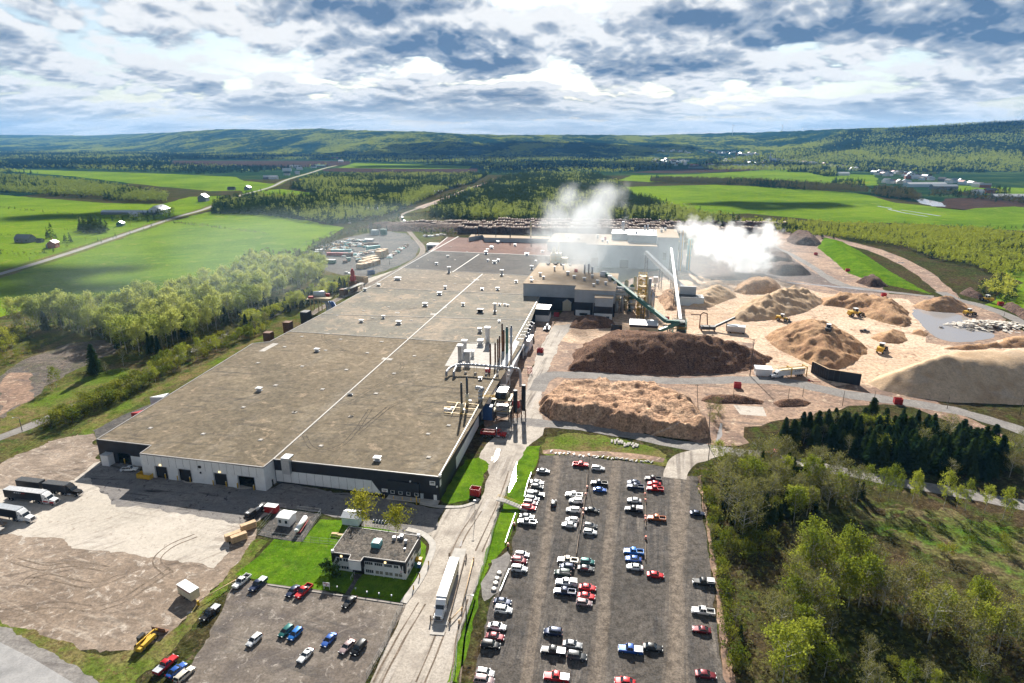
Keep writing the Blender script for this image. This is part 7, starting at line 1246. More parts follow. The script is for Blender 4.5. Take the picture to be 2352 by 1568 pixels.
# ---------------------------------------------------------------- trees
leafmat('leaf_birch', (.16, .20, .022), (.34, .37, .045), .5); leafmat('leaf_left_birch', (.25, .30, .06), (.46, .48, .13), .5); leafmat('leaf_bare', (.15, .145, .05), (.27, .265, .075), .4); leafmat('leaf_spruce', (.018, .044, .014), (.052, .082, .02), .18); leafmat('leaf_shrub', (.10, .135, .016), (.24, .25, .035), .45); leafmat('leaf_yellow', (.26, .26, .02), (.36, .34, .04), .5)
leafmat('leaf_young', (.27, .31, .03), (.45, .45, .07), .5)
paint('bark_pale', (.42, .40, .36), .9, var=.3); paint('bark_dark', (.09, .07, .055), .9, var=.3)
def quads(P, size, r, up=None, asp=1.0):
    """leaf-sized faces with random orientation around the points P"""
    n = len(P); a = r.normal(size=(n, 3)); a /= np.linalg.norm(a, axis=1)[:, None]
    if up is not None: a = up
    b = np.cross(a, r.normal(size=(n, 3))); b /= np.linalg.norm(b, axis=1)[:, None]; s = (size * r.uniform(.6, 1.4, n))[:, None]; A, B = a * s * asp, b * s
    V = np.stack([P - A, P - B * .5, P + A, P + B * .5], 1).reshape(-1, 3); return V, np.arange(4 * n).reshape(n, 4)
def broadleaf(seed, h, rad, n, size, base=.3, twig=False, lean=.3):
    r = np.random.default_rng(seed); q = random.Random(seed); m = MB(); bend = Vector((q.uniform(-lean, lean), q.uniform(-lean, lean), 0)); C = []
    tp = [Vector((0, 0, -.3))] + [bend * (k / 5) ** 1.5 * 2 + Vector((0, 0, h * .9 * k / 5)) for k in range(1, 6)]
    for k in range(5): m.tube(tp[k], tp[k + 1], h * .011 * (1 - k * .17), h * .011 * (1 - (k + 1) * .17), n=6)
    nb = 16 if twig else 13
    for k in range(nb):
        f = base + (1 - base) * (k + .5) / nb; z = f * h * .9; i = min(4, int(f * 5)); o_ = tp[i].lerp(tp[i + 1], f * 5 - i); a = k * 2.4 + q.uniform(-.5, .5); L = rad * (math.sin(PI * min(1, (f - base) / (1 - base) * .8 + .2)) * .9 + .12) * q.uniform(.7, 1.15)
        e = o_ + Vector((math.cos(a) * L, math.sin(a) * L, L * q.uniform(.5, 1.1))); m.tube(o_, e, h * .005, h * .002, n=4, smooth=False, caps=False); C += [o_.lerp(e, .6), e, o_.lerp(e, 1.15)]
        if twig:
            for j in range(5): t_ = o_.lerp(e, q.uniform(.3, 1)); m.tube(t_, t_ + Vector((q.uniform(-1, 1), q.uniform(-1, 1), q.uniform(.3, 1.3))) * rad * .35, h * .0022, .01, n=3, smooth=False, caps=False)
    C.append(tp[5]); C = np.array(C); P = C[r.integers(0, len(C), n)] + r.normal(size=(n, 3)) * rad * np.array([.2, .2, .22]) ; P[:, 2] = np.clip(P[:, 2], h * base * .8, h * 1.03); V, F = quads(P, size, r); return m, V, F
def spruce(seed, h, rad, n):
    r = np.random.default_rng(seed); f = r.uniform(0, 1, n) ** .75; z = h * (1 - f) * .96 + h * .05; tier = np.abs(((1 - f) * 11 + r.uniform(-.1, .1, n)) % 1); a = r.uniform(0, 2 * PI, n); R_ = rad * (f ** (.62 + .2 * (seed % 3)) * .9 + .11) * (1 - .3 * tier) * (r.uniform(.35, 1, n)) * (1 + .25 * np.sin(a * 3 + seed)); out = np.stack([np.cos(a), np.sin(a), -.35 + 0 * a], 1)
    P = np.stack([R_ * np.cos(a), R_ * np.sin(a), z], 1); V, F = quads(P, .40 + 0 * f, r, out * (1 + f)[:, None], 1.0); m = MB(); m.tube((0, 0, -.3), (0, 0, h * .95), h * .012, .02, n=6); return m, V, F
def tree_protos(name, n, fn, bark, leaf):
    out = []
    for k in range(n): m, V, F = fn(k); out.append((m.mesh('trunk', [M[bark]]), np_mesh('crown', V, F, [M[leaf]])))
    return out
TP = dict(birch=tree_protos('birch', 6, lambda k: broadleaf(k + 1, 14, 3.1, 1250, .29, .30), 'bark_pale', 'leaf_birch'), bare=tree_protos('bare', 4, lambda k: broadleaf(k + 20, 12, 2.9, 1000, .20, .24, True), 'bark_pale', 'leaf_bare'),
    conifer=tree_protos('conifer', 5, lambda k: spruce(k + 40, 13, 2.7, 1300), 'bark_dark', 'leaf_spruce'), shrub=tree_protos('shrub', 4, lambda k: broadleaf(k + 60, 4, 1.9, 420, .22, .08), 'bark_dark', 'leaf_shrub'), yellow=tree_protos('yellow', 2, lambda k: broadleaf(k + 80, 9, 3.2, 1500, .26, .2, True), 'bark_dark', 'leaf_yellow'), young=tree_protos('young', 3, lambda k: broadleaf(k + 90, 7, 2.0, 420, .3, .12), 'bark_pale', 'leaf_young'))
TP['left_birch'] = tree_protos('left_birch', 5, lambda k: broadleaf(k + 110, 15, 3.3, 1400, .32, .34), 'bark_pale', 'leaf_left_birch')  # birches of the left wood, named apart with their own crowns
TP['evergreen'] = tree_protos('evergreen', 2, lambda k: broadleaf(k + 130, 4, 1.9, 1100, .24, .04), 'bark_dark', 'leaf_spruce')
TNAME = dict(evergreen='evergreen_bush', left_birch='left_birch_tree', birch='birch_tree', bare='bare_tree', conifer='conifer_tree', shrub='shrub', yellow='budding_tree', young='young_tree'); tq = random.Random(99); TCOUNT = {}
def plant(kind, p, s=1.0, label=None, group=None, z=0.0, squash=1.0):
    tr_, cr = tq.choice(TP[kind]); o = empty(TNAME[kind], (p[0], p[1], z), tq.uniform(0, 2 * PI), label, 'shrub' if kind in ('shrub', 'evergreen') else 'tree', group); s *= tq.uniform(.66, 1.24); squash *= tq.uniform(.8, 1.15); o.scale = (s * squash, s * squash, s * tq.uniform(.88, 1.14))
    reg(o, link('trunk', tr_, o)); reg(o, link('crown', cr, o)); TCOUNT[kind] = TCOUNT.get(kind, 0) + 1
def wood(z_, poly, sp, mix, label, seed, s=1.0, squash=1.0):
    """individual trees over a base polygon; mix = [(kind, weight, scale)]"""
    tot = sum(w for _, w, _ in mix)
    for p in scatter(W2(z_, poly), sp, seed):
        u = tq.uniform(0, tot)
        for k, w, s_ in mix:
            if u < w: plant(k, p, s * s_, {'left_birch': 'round crowned leafy tree ', 'birch': 'pale stemmed leafy tree ', 'bare': 'nearly bare grey tree ', 'conifer': 'dark conifer ', 'shrub': 'low budding shrub ', 'young': 'young yellow green tree ', 'yellow': 'budding tree '}[k] + label, {'left_birch': 'round crowned leafy trees ', 'birch': 'leafy trees ', 'bare': 'bare trees ', 'conifer': 'conifers ', 'shrub': 'shrubs ', 'young': 'young trees ', 'yellow': 'budding trees '}[k] + label, squash=squash); break
            u -= w
# right of the parking lot
wood(zD, [(430, 225), (640, 160), (900, 130), (1200, 165), (1500, 220), (1700, 300), (1720, 410), (1480, 430), (1250, 400), (900, 335), (780, 270), (540, 240)], 3.7, [('conifer', 9, .84), ('bare', .6, .8), ('birch', .2, .7)], 'in the dark belt along the haul road', 1, squash=1.35)
wood(zD, [(1650, 230), (1822, 300), (1950, 400), (1950, 520), (1740, 440), (1700, 330)], 6, [('bare', 5, .85), ('conifer', 1, .6)], 'at the far edge of the dark belt', 2)
wood(zD, [(110, 400), (300, 350), (480, 350), (560, 400), (800, 470), (960, 540), (900, 580), (700, 600), (560, 660), (400, 740), (240, 760), (110, 690)], 3.9, [('bare', 5, 1.05), ('conifer', 2.6, .72), ('birch', 1.2, .85)], 'in the mixed clump between parking lot and haul road', 3)
wood(zD, [(560, 330), (760, 350), (800, 400), (600, 400)], 6, [('bare', 5, .9)], 'on the near bank of the haul road', 4)
for x, y, s in ((880, 500, .8), (930, 520, .85), (1010, 540, .8), (1060, 540, .95), (1110, 545, .9), (1190, 560, .85), (1220, 555, .7), (1370, 590, .85), (1440, 595, .85), (1490, 600, 1.0), (1600, 610, .7), (1700, 655, .85), (1740, 655, .7)): plant('birch', G(zD(x, y)), s, 'pale stemmed leafy tree in the loose row in front of the grey haul road', 'leafy trees in the row along the haul road', squash=.62)
wood(zD, [(520, 960), (700, 930), (900, 960), (980, 1010), (1020, 1120), (860, 1180), (560, 1180), (480, 1080)], 4.0, [('birch', 5, 1.0), ('bare', 2.2, 1.0)], 'in the bright clump in the middle of the wood', 5, squash=.95)
wood(zD, [(950, 1050), (1250, 1080), (1500, 1180), (1822, 1270), (2000, 1350), (1900, 1480), (1500, 1420), (1200, 1350), (1000, 1240)], 3.9, [('bare', 4.6, 1.0), ('birch', 3, .85)], 'in the thin wood beyond the bright clump', 6)
wood(zD, [(300, 1220), (460, 1180), (560, 1230), (900, 1260), (880, 1330), (600, 1380), (380, 1330)], 4.4, [('bare', 4, 1.0), ('birch', 3, .9)], 'in the strip beside the lower parking lot edge', 7)
wood(zD, [(330, 1430), (480, 1400), (700, 1440), (760, 1520), (600, 1620), (380, 1620)], 4.4, [('birch', 5, .95), ('bare', .8, .9)], 'in the brightest clump at the bottom of the wood', 8, squash=.95)
wood(zD, [(900, 1440), (1300, 1500), (1822, 1560), (2000, 1640), (1800, 1800), (900, 1700)], 6.5, [('bare', 3, .7), ('birch', 1, .6), ('shrub', 3, 1.0)], 'in the dark corner of the wood', 9)
wood(zD, [(15, 450), (70, 470), (130, 700), (150, 900), (180, 1100), (250, 1300), (300, 1568), (200, 1568), (130, 1250), (90, 950), (50, 700)], 3.0, [('shrub', 7, 1.0), ('bare', .8, .5), ('conifer', .5, .3)], 'on the strip beside the parking lot', 10)
wood(zD, [(150, 720), (400, 760), (420, 860), (300, 900), (180, 880)], 3.2, [('shrub', 5, 1.1)], 'in the small clearing by the parking lot', 11)
wood(zD, [(900, 640), (1300, 660), (1500, 700), (1822, 720), (1822, 1000), (1600, 900), (1300, 850), (1000, 760)], 8, [('shrub', 5, .8), ('bare', .6, .5)], 'scattered over the open meadow in the wood', 12)
# left wood
LW = [(60, 1010), (220, 985), (400, 1000), (600, 1040), (720, 1120), (860, 1150), (1020, 1090), (1240, 1000), (1440, 920), (1568, 860), (1568, 720), (1300, 760), (1050, 810), (900, 850), (700, 900), (450, 930), (250, 930), (60, 960)]
wood(zE, LW, 6.4, [('left_birch', 6, 1.26), ('conifer', 1.5, 1.0), ('bare', 1.3, 1.0)], 'in the long wood beside the hall', 13, squash=1.0)
wood(zF, [(0, 880), (130, 820), (300, 760), (420, 740), (500, 670), (460, 620), (330, 640), (200, 620), (60, 640), (0, 700)], 9.0, [('left_birch', 6, 1.15), ('conifer', 1.5, 1.0)], 'at the lumber yard end of the long wood', 14, squash=1.1)
wood(zF, [(0, 960), (190, 870), (400, 780), (560, 740), (630, 700), (610, 740), (400, 840), (200, 900), (0, 1000)], 4.4, [('conifer', 3, .62), ('young', 3, 1.1), ('left_birch', 1, .7)], 'on the strip beside the service road', 15, squash=1.3)
wood(zE, [(860, 1210), (1100, 1110), (1400, 1000), (1568, 950), (1568, 990), (1350, 1080), (1100, 1190), (900, 1290)], 4.0, [('birch', 1.4, .6), ('bare', 1.4, .6), ('shrub', 4, 1.3), ('young', 2, .8)], 'on the bank between service road and hall', 16)
wood(zE, [(200, 1560), (420, 1450), (640, 1350), (860, 1260), (900, 1290), (700, 1400), (400, 1540)], 3.0, [('shrub', 5, 1.35), ('bare', .7, .5)], 'on the dark bank beside the loading strip', 17)
wood(zE, [(0, 1010), (110, 990), (180, 1020), (110, 1090), (0, 1120)], 5.5, [('young', 3, 1.1), ('shrub', 2, 1.2)], 'at the picture edge beside the gravel clearing', 18)
wood(zE, [(0, 1150), (300, 1030), (340, 1060), (100, 1160), (0, 1210)], 5, [('shrub', 5, .7)], 'on the dry strip behind the gravel clearing', 19)
plant('conifer', G(zE(560, 1240)), 1.25, 'tall lone dark spruce at the edge of the gravel clearing', squash=1.1)
for x, y, s, k in ((330, 1320, .75, 'birch'), (300, 1330, .6, 'bare'), (620, 1230, .7, 'bare'), (720, 1190, .8, 'bare')): plant(k, G(zE(x, y)), s, ('small leafy tree' if k == 'birch' else 'grey bare tree') + ' beside the gravel clearing', 'trees beside the gravel clearing')
for i, (x, y, s) in enumerate(((680, 690, 1.35), (870, 720, 1.25))): plant('yellow', G(zB(x, y)), s, ('yellow budding tree between the garden shed and the bike shelter', 'yellow budding tree at the pavement bend behind the office')[i], 'yellow budding trees behind the office', .1)
for i, (x, y, s) in enumerate(((478, 945, .8), (515, 980, .85))):
    plant('evergreen', G(zB(x, y)), .85, ('rounded dark evergreen bush by the office corner', 'rounded dark evergreen bush in front of the other one at the office')[i], 'evergreen bushes at the office', .08, squash=1.1)
for x, y, s, k in ((70, 950, .55, 'bare'), (30, 960, .5, 'bare')): pass
wood(zC, [(1420, 380), (1480, 330), (1520, 420), (1450, 440)], 5, [('birch', 2, .7), ('shrub', 3, .9)], 'at the corner of the lot exit road', 21)
wood(zG, [(1290, 1290), (1380, 1280), (1370, 1440), (1300, 1420)], 4.5, [('bare', 3, .55)], 'by the little stream beside the rough chip pile', 22)
for x, y in ((1300, 440), (1340, 430), (1400, 450)): plant('shrub', G(zC(x + 50, y - 20)), .8, 'low shrub at the parking lot corner', 'shrubs at the lot corner')
UNDER = 1
# ---- woods further off: small trees merged into one mass per wood
def mini(kind, seed, far=False):
    r = np.random.default_rng(seed)
    if kind == 'c':
        n = 22 if far else 70; f = r.uniform(0, 1, n) ** .7; a = r.uniform(0, 2 * PI, n); R_ = (f * .2 + .015) * r.uniform(.4, 1, n); P = np.stack([R_ * np.cos(a), R_ * np.sin(a), 1 - f * .95], 1); out = np.stack([np.cos(a), np.sin(a), -.5 + 0 * a], 1) * (1 + f)[:, None]; return quads(P, np.full(n, .09 if far else .055), r, out)
    n = 24 if far else 80; c = r.normal(size=(7, 3)) * np.array([.14, .14, .16]) + np.array([0, 0, .66]); P = c[r.integers(0, 7, n)] + r.normal(size=(n, 3)) * .075; P[:, 2] = np.clip(P[:, 2], .18, 1); return quads(P, np.full(n, .10 if far else .06), r)
MINI = {(k, f): [mini(k, s, f) for s in range(6)] for k in 'cb' for f in (False, True)}
def forest(label, poly, sp, conf, h, mats=('leaf_spruce', 'leaf_young'), seed=1, far=False, patch=90, hole=None, zfun=None, cap=26000):
    r = np.random.default_rng(seed); P = scatter(poly, sp, seed)
    if hole: P = P[~np.any([inside(P, q) for q in hole], axis=0)]
    P = P[:cap] if len(P) <= cap else P[r.permutation(len(P))[:cap]]; nz = fbm(P[:, 0] / patch, P[:, 1] / patch, 3, seed); th = np.quantile(nz, conf) if 0 < conf < 1 else conf * 9 - 4; isC = nz + r.normal(size=len(P)) * .11 < th; VV, FF, MI, b = [], [], [], 0
    for kind, sel, mi in (('c', isC, 0), ('b', ~isC, 1)):
        Q = P[sel]; pick = r.integers(0, 6, len(Q))
        for k in range(6):
            q = Q[pick == k]
            if not len(q): continue
            V, F = MINI[(kind, far)][k]; a = r.uniform(0, 2 * PI, len(q)); hh_ = h * r.uniform(.5, 1.35, len(q)) * (1 if kind == 'c' else .9); c, s_ = np.cos(a)[:, None], np.sin(a)[:, None]; X = (V[None, :, 0] * c - V[None, :, 1] * s_) * hh_[:, None] + q[:, :1]; Y = (V[None, :, 0] * s_ + V[None, :, 1] * c) * hh_[:, None] + q[:, 1:2]; Z = V[None, :, 2] * hh_[:, None] + (zfun(q[:, 0], q[:, 1])[:, None] if zfun else 0)
            VV.append(np.stack([X, Y, Z], 2).reshape(-1, 3)); FF.append((F[None] + (np.arange(len(q)) * len(V))[:, None, None]).reshape(-1, 4) + b); b += len(q) * len(V); MI.append(np.full(len(q) * len(F), mi))
    o = link('forest', np_mesh('forest', np.concatenate(VV), np.concatenate(FF), [M[mats[0]], M[mats[1]]], np.concatenate(MI))); return tag(o, label, 'forest', None, 'stuff')
forest('brown undergrowth filling the wood right of the parking lot', g2(zD, [(30, 480), (300, 420), (700, 560), (560, 700), (900, 900), (1300, 1100), (1900, 1300), (2000, 1900), (330, 1800), (200, 1200), (80, 800)]), 1.9, .0, 1.7, ('leaf_bare', 'leaf_bare'), 2, True, cap=9000); forest('dark undergrowth of the long wood', g2(zE, LW), 2.6, .5, 3.0, ('leaf_bare', 'leaf_shrub'), 4, True, cap=7000)
leafmat('leaf_far_green', (.15, .20, .035), (.28, .32, .07), .45); leafmat('leaf_far_dark', (.008, .026, .02), (.02, .045, .026), .1); leafmat('leaf_brown', (.10, .09, .04), (.17, .16, .055), .35)
forest('dense conifer wood between the mill and the railway corridor', D0([(985, 503), (1015, 470), (1085, 442), (1160, 412), (1240, 402), (1370, 405), (1425, 428), (1445, 452), (1530, 480), (1610, 500), (1700, 518), (1680, 524), (1400, 513), (1200, 511)]), 6.0, .80, 15, ('leaf_spruce', 'leaf_far_green'), 3)
forest('mixed wood on the other side of the railway corridor', D0([(487, 492), (500, 470), (560, 462), (640, 442), (700, 420), (720, 408), (900, 404), (1060, 406), (1120, 402), (1090, 420), (1020, 440), (960, 468), (880, 502), (760, 518), (700, 508), (600, 494)]), 6.5, .62, 15, ('leaf_spruce', 'leaf_far_green'), 5, hole=[D0([(610, 440), (660, 432), (730, 445), (720, 458), (600, 458)])])
forest('strip of spring green wood between the far meadows', g2(zE, [(-100, 190), (0, 185), (360, 205), (560, 215), (760, 240), (960, 245), (975, 215), (760, 180), (600, 150), (420, 130), (200, 110), (0, 95), (-100, 90)]), 7.5, .16, 17, ('leaf_spruce', 'leaf_far_green'), 7)
forest('hedge wood between the two meadows beyond the mill', g2(zH, [(-260, 115), (0, 118), (260, 130), (560, 155), (880, 172), (900, 160), (780, 140), (560, 125), (300, 108), (0, 100), (-260, 95)]), 7.0, .15, 13, ('leaf_spruce', 'leaf_brown'), 9); forest('round copse at the end of the far meadow', g2(zH, [(905, 178), (960, 192), (1100, 210), (1180, 220), (1150, 190), (1080, 165), (940, 150)]), 6.5, .1, 15, ('leaf_spruce', 'leaf_brown'), 10)
forest('young yellow green birch scrub between mill yard and meadow', D0([(1690, 512), (1760, 512), (1850, 516), (1960, 520), (2100, 524), (2230, 530), (2360, 545), (2500, 570), (2500, 640), (2352, 632), (2290, 640), (2230, 612), (2150, 600), (2080, 572), (1980, 556), (1900, 548), (1830, 543), (1780, 532)]), 4.3, .05, 8.5, ('leaf_spruce', 'leaf_young'), 11)
forest('young trees on the near bank of the hill road', g2(zH, [(1480, 690), (1560, 640), (1640, 640), (1680, 720), (1640, 760), (1560, 720)]), 4, .08, 9, ('leaf_spruce', 'leaf_young'), 12)
forest('scrub wood beside the substation and the railway', g2(zF, [(560, 430), (760, 330), (900, 300), (930, 330), (880, 400), (700, 420)]), 6, .06, 6, ('leaf_spruce', 'leaf_brown'), 13); forest('scrub between railway and log decks', g2(zF, [(975, 330), (1060, 300), (1130, 330), (1260, 400), (1230, 430), (1060, 430), (985, 400)]), 6, .1, 6, ('leaf_spruce', 'leaf_brown'), 14); forest('sparse bare scrub at the meadow end of the long wood', g2(zF, [(0, 560), (180, 540), (350, 540), (440, 470), (560, 430), (520, 520), (380, 580), (200, 620), (0, 640)]), 6, .1, 8, ('leaf_spruce', 'leaf_brown'), 15)
for k, (lab, q, sp, cf, h_) in enumerate((('dark spruce clump beside the green roofed farmhouse', [(455, 380), (560, 375), (640, 410), (580, 425), (480, 415)], 6, .95, 15), ('clump of conifers beyond the wide barn', [(1230, 290), (1400, 290), (1568, 305), (1568, 260), (1300, 250)], 7, .9, 16), ('hedge along the country road verge', [(1000, 335), (850, 385), (640, 440), (360, 530), (350, 545), (640, 455), (860, 398), (1010, 350)], 9, .3, 3.5), ('scattered farmyard trees around the long sheds', [(640, 340), (900, 310), (1010, 290), (1020, 330), (860, 355), (680, 360)], 9, .1, 9), ('bushes around the brick farmhouse', [(0, 520), (170, 545), (330, 515), (420, 490), (440, 500), (300, 535), (160, 560), (0, 545)], 7, .3, 5), ('two dark spruces behind the brick farmhouse', [(280, 455), (330, 455), (330, 440), (280, 440)], 9, 1, 15), ('dark spruces beside the brick farmhouse', [(360, 475), (420, 475), (420, 462), (360, 462)], 7, 1, 12), ('hedgerow across the near meadow', [(1010, 362), (1180, 378), (1380, 405), (1568, 428), (1568, 424), (1380, 400), (1180, 372), (1010, 355)], 3.5, .1, 3.4), ('ditch scrub across the lower meadow', [(140, 650), (420, 688), (700, 660), (1030, 622), (1030, 615), (700, 652), (420, 678), (140, 640)], 5, 0, 1.2), ('hedgerow across the far meadow', [(0, 275), (300, 305), (560, 325), (560, 320), (300, 296), (0, 265)], 10, .2, 4), ('hedge between two far meadows by the farm', [(0, 436), (300, 410), (480, 392), (480, 388), (300, 403), (0, 428)], 8, .1, 3))): forest(lab, g2(zE, q), sp, cf, h_, ('leaf_spruce', 'leaf_far_green' if k not in (8, 9, 7) else 'leaf_brown'), 30 + k, patch=30)
forest('field edge hedge in front of the far meadow', g2(zH, [(760, 325), (1000, 335), (1300, 350), (1718, 360), (1718, 352), (1300, 343), (1000, 328), (760, 320)]), 8, .2, 4.5, ('leaf_spruce', 'leaf_brown'), 50); forest('dark trees along the stream at the far meadow', g2(zH, [(1200, 190), (1300, 185), (1560, 215), (1718, 230), (1718, 215), (1560, 195), (1400, 170), (1240, 165)]), 9, .3, 12, ('leaf_spruce', 'leaf_brown'), 51)
VAL = D0([(-420, 398), (60, 399), (380, 402), (600, 396), (700, 386), (800, 378), (1000, 396), (1100, 400), (1420, 398), (1540, 388), (1540, 372), (1400, 356), (1000, 352), (400, 350), (-420, 350)])
HOLES = [g2(zFL, [(1160, 295), (2352, 300), (2352, 330), (1900, 352), (1500, 342), (1150, 328)]), g2(zFC, [(0, 372), (250, 382), (650, 392), (1060, 388), (1060, 348), (1000, 332), (560, 320), (210, 312), (100, 345), (0, 355)]), g2(zE, [(60, 40), (560, 52), (1000, 66), (1380, 84), (1420, 112), (1568, 128), (1440, 168), (1220, 172), (1000, 150), (720, 120), (420, 85), (60, 60)])]
forest('wide dark forest of the valley floor between mill and hills', VAL, 15, .70, 15, ('leaf_far_dark', 'leaf_far_green'), 60, True, 260, HOLES, cap=42000)
# ---------------------------------------------------------------- hills, village, farms
sx_ = [-900, -300, 0, 200, 400, 520, 640, 740, 800, 960, 1080, 1250, 1500, 1600, 1800, 1900, 2100, 2250, 2352, 2700, 3200]
sy_ = [306, 308, 310, 312, 305, 298, 299.5, 296.5, 299.5, 303, 309, 310.5, 311, 308, 303, 298, 292.5, 286, 282.5, 276, 276]
dcx = [(-900, 15e3), (250, 14e3), (420, 9e3), (800, 7.5e3), (1100, 7e3), (1500, 8e3), (1750, 7e3), (1950, 4.6e3), (2352, 4.3e3), (3200, 4.3e3)]; dbx = [(-900, 5.5e3), (300, 5.2e3), (800, 4.2e3), (1300, 3.6e3), (1700, 3.0e3), (2000, 2.55e3), (2352, 2.3e3), (3200, 2.2e3)]
def hill_z(X, Y):
    u = X / Y * FPX / CP + 1176; dc = np.interp(u, *zip(*dcx)); db = np.interp(u, *zip(*dbx)); Hc = CAM_H + (HORY - np.interp(u, sx_, sy_)) * dc * CP / FPX; t = np.clip((Y - db) / (dc - db), 0, 1); s_ = t * t * (3 - 2 * t)
    return s_ * Hc * (1 + .16 * (fbm(X / 900, Y / 900, 4, 5) - .5) * (1 - t) * 4) * np.where(Y > dc, np.clip(1 - (Y - dc) / 9e3, .6, 1), 1)
us = np.arange(-760, 3120, 3.0); ys = np.geomspace(2250, 17000, 300); U, Yg = np.meshgrid(us, ys); Xg = (U - 1176) * CP / FPX * Yg; hz = hill_z(Xg, Yg)
can = np.clip((hz - 1) / 12, 0, 1); Zg = hz - 1.5 + can * ((fbm(Xg / 26, Yg / 34, 3, 8) - .5) * 16 + (fbm(Xg / 120, Yg / 150, 3, 9) - .5) * 22)
ny, nx = Xg.shape; idx = np.arange(nx * ny).reshape(ny, nx); F = np.stack([idx[:-1, :-1], idx[:-1, 1:], idx[1:, 1:], idx[1:, :-1]], -1).reshape(-1, 4)
keep = (Zg.ravel()[F] > -1.2).any(1); F = F[keep]
m_ = bpy.data.materials.new('hill_woods'); h = N(nt(m_)); p = h.pos(); v1 = h.mapping(p, 0, (1, .45, 1)); n1 = h.noise(v1, .0034, 5, .6, .8); n2 = h.noise(p, .05, 4, .7); n3 = h.noise(v1, .0011, 3, .5)
f = h.ramp(h.math('ADD', h.math('ADD', h.math('MULTIPLY', n1, .6), h.math('MULTIPLY', n2, .5)), h.math('MULTIPLY', n3, .35)), .715, .775); c = h.mix(f, (.006, .025, .025), (.16, .185, .03)); c = h.mix(h.math('MULTIPLY', h.ramp(n2, .56, .7), .5), c, (.05, .075, .025))
bsdf(h, c, 1, 0, h.noise(p, .07, 3), .7, bdist=6); M['hill_woods'] = m_
tag(link('hills', np_mesh('hills', np.stack([Xg.ravel(), Yg.ravel(), Zg.ravel()], 1), F, [m_], smooth=True)), kind='structure')
hzf = lambda x, y: hill_z(x, y) - 1
def Gh(p):
    """picture point -> where its ray meets the hills"""
    z = 0.0
    for _ in range(12): q = G(p, z); z = .5 * z + .5 * float(np.clip(hill_z(np.array([q[0]]), np.array([max(q[1], 500)]))[0], 0, 100))
    return G(p, z)
def hw(pts): return [Gh(p)[:2] for p in pts]
forest('green and dark wooded slope above the village', [(x * 1.0, y) for x, y in ((760, 2500), (1500, 2400), (2100, 2350), (2700, 3000), (3400, 4300), (2600, 4300), (1900, 4200), (1300, 3700), (800, 3000))], 17, .42, 17, ('leaf_far_dark', 'leaf_far_green'), 70, True, 150, None, hzf, 30000)
forest('village trees between the houses', D0([(1600, 378), (1800, 380), (1950, 392), (2100, 405), (2200, 400), (2100, 385), (1900, 372), (1700, 366), (1600, 370)]), 26, .5, 13, ('leaf_far_dark', 'leaf_brown'), 71, True, 60, None, hzf); forest('dark copse at the near edge of the village', g2(zFR, [(880, 350), (1000, 352), (1120, 380), (1200, 378), (1150, 345), (1000, 325), (880, 328)]), 9, .6, 14, ('leaf_far_dark', 'leaf_far_green'), 72); forest('dark conifer clump behind the hedge wood', g2(zFR, [(1150, 425), (1230, 440), (1380, 440), (1340, 418), (1180, 410)]), 9, .95, 13, seed=73); forest('conifer hedge beside the long white roofed barn', g2(zFR, [(2170, 490), (2260, 490), (2260, 470), (2150, 465)]), 8, .95, 12, seed=74)
# houses
def house(p, sx, sy, h, rz, wall, roof, label, group=None, name='house', rise=None, z=0.0, extra=True, parts=False):
    t = empty(name, (p[0], p[1], z), rz, label, name.split('_')[-1], group); m = MB(); m.box((0, 0, h / 2), (sx, sy, h)); r_ = rise or sy * .35
    vs = [(-sx / 2, -sy / 2, h), (-sx / 2, sy / 2, h), (-sx / 2, 0, h + r_)]; m.add(vs, [(0, 1, 2)]); m.add([(-a, b, c) for a, b, c in vs], [(0, 2, 1)]); m.build('wall', M[wall], t); m = MB(); m.gable((0, 0, h), (sx, sy), r_, 0, over=.4); m.build('roof', M[roof], t)
    if parts:
        for x in (-sx * .3, sx * .3): m = MB(); m.box((x, -sy / 2 - .04, h * .55), (1.4, .1, 1.3)); m.build('window', M['window_glass'], t)
        m = MB(); m.box((0, -sy / 2 - .04, 1.1), (1.2, .1, 2.2)); m.build('door', M['wood_old'], t)
    return t
e = lambda x, y: G(zE(x, y))
t = house(e(315, 500), 10, 8, 5.5, R(100), 'brick_red', 'roof_tin', 'red brick farmhouse with white roof by the country road', parts=True); m = MB(); m.box((2, 5.5, 2), (7, 4, 4)); m.build('annex', M['barn_grey'], t); m = MB(); m.box((3, 2, 9), (.8, .8, 3)); m.build('chimney', M['brick_red'], t)
house(e(150, 468), 20, 10, 4.5, R(-8), 'barn_grey', 'barn_grey', 'grey gambrel barn behind the brick farmhouse', name='barn', rise=4.5, parts=True); house(e(235, 470), 7, 5, 3, R(-10), 'barn_grey', 'shingle_dark', 'low grey shed between barn and brick farmhouse', name='shed')
house(e(705, 375), 10, 8, 4, R(100), 'green_steel', 'galv', 'green walled farmhouse with pale roof beside the dark spruces', parts=True); house(e(930, 300), 34, 22, 6, R(95), 'white_panel', 'roof_tin', 'wide white roofed barn beside the country road', name='barn', rise=7)
house(e(760, 306), 90, 12, 3.5, R(-2), 'barn_grey', 'galv', 'long low shed stretching beside the wide barn', name='shed', rise=3); house(e(785, 318), 14, 9, 4, R(20), 'white_panel', 'roof_tin', 'small white house among bare trees by the long shed')
house(e(1188, 230), 20, 15, 8, R(95), 'barn_grey', 'roof_tin', 'tall white roofed barn standing alone beyond the wide barn', name='barn', rise=6); house(e(1445, 165), 14, 12, 6, R(90), 'barn_grey', 'roof_tin', 'dark farmhouse with snowy white roof along the country road'); house(e(1350, 165), 16, 10, 4, R(0), 'barn_grey', 'shingle_dark', 'low dark house beside trees along the country road')
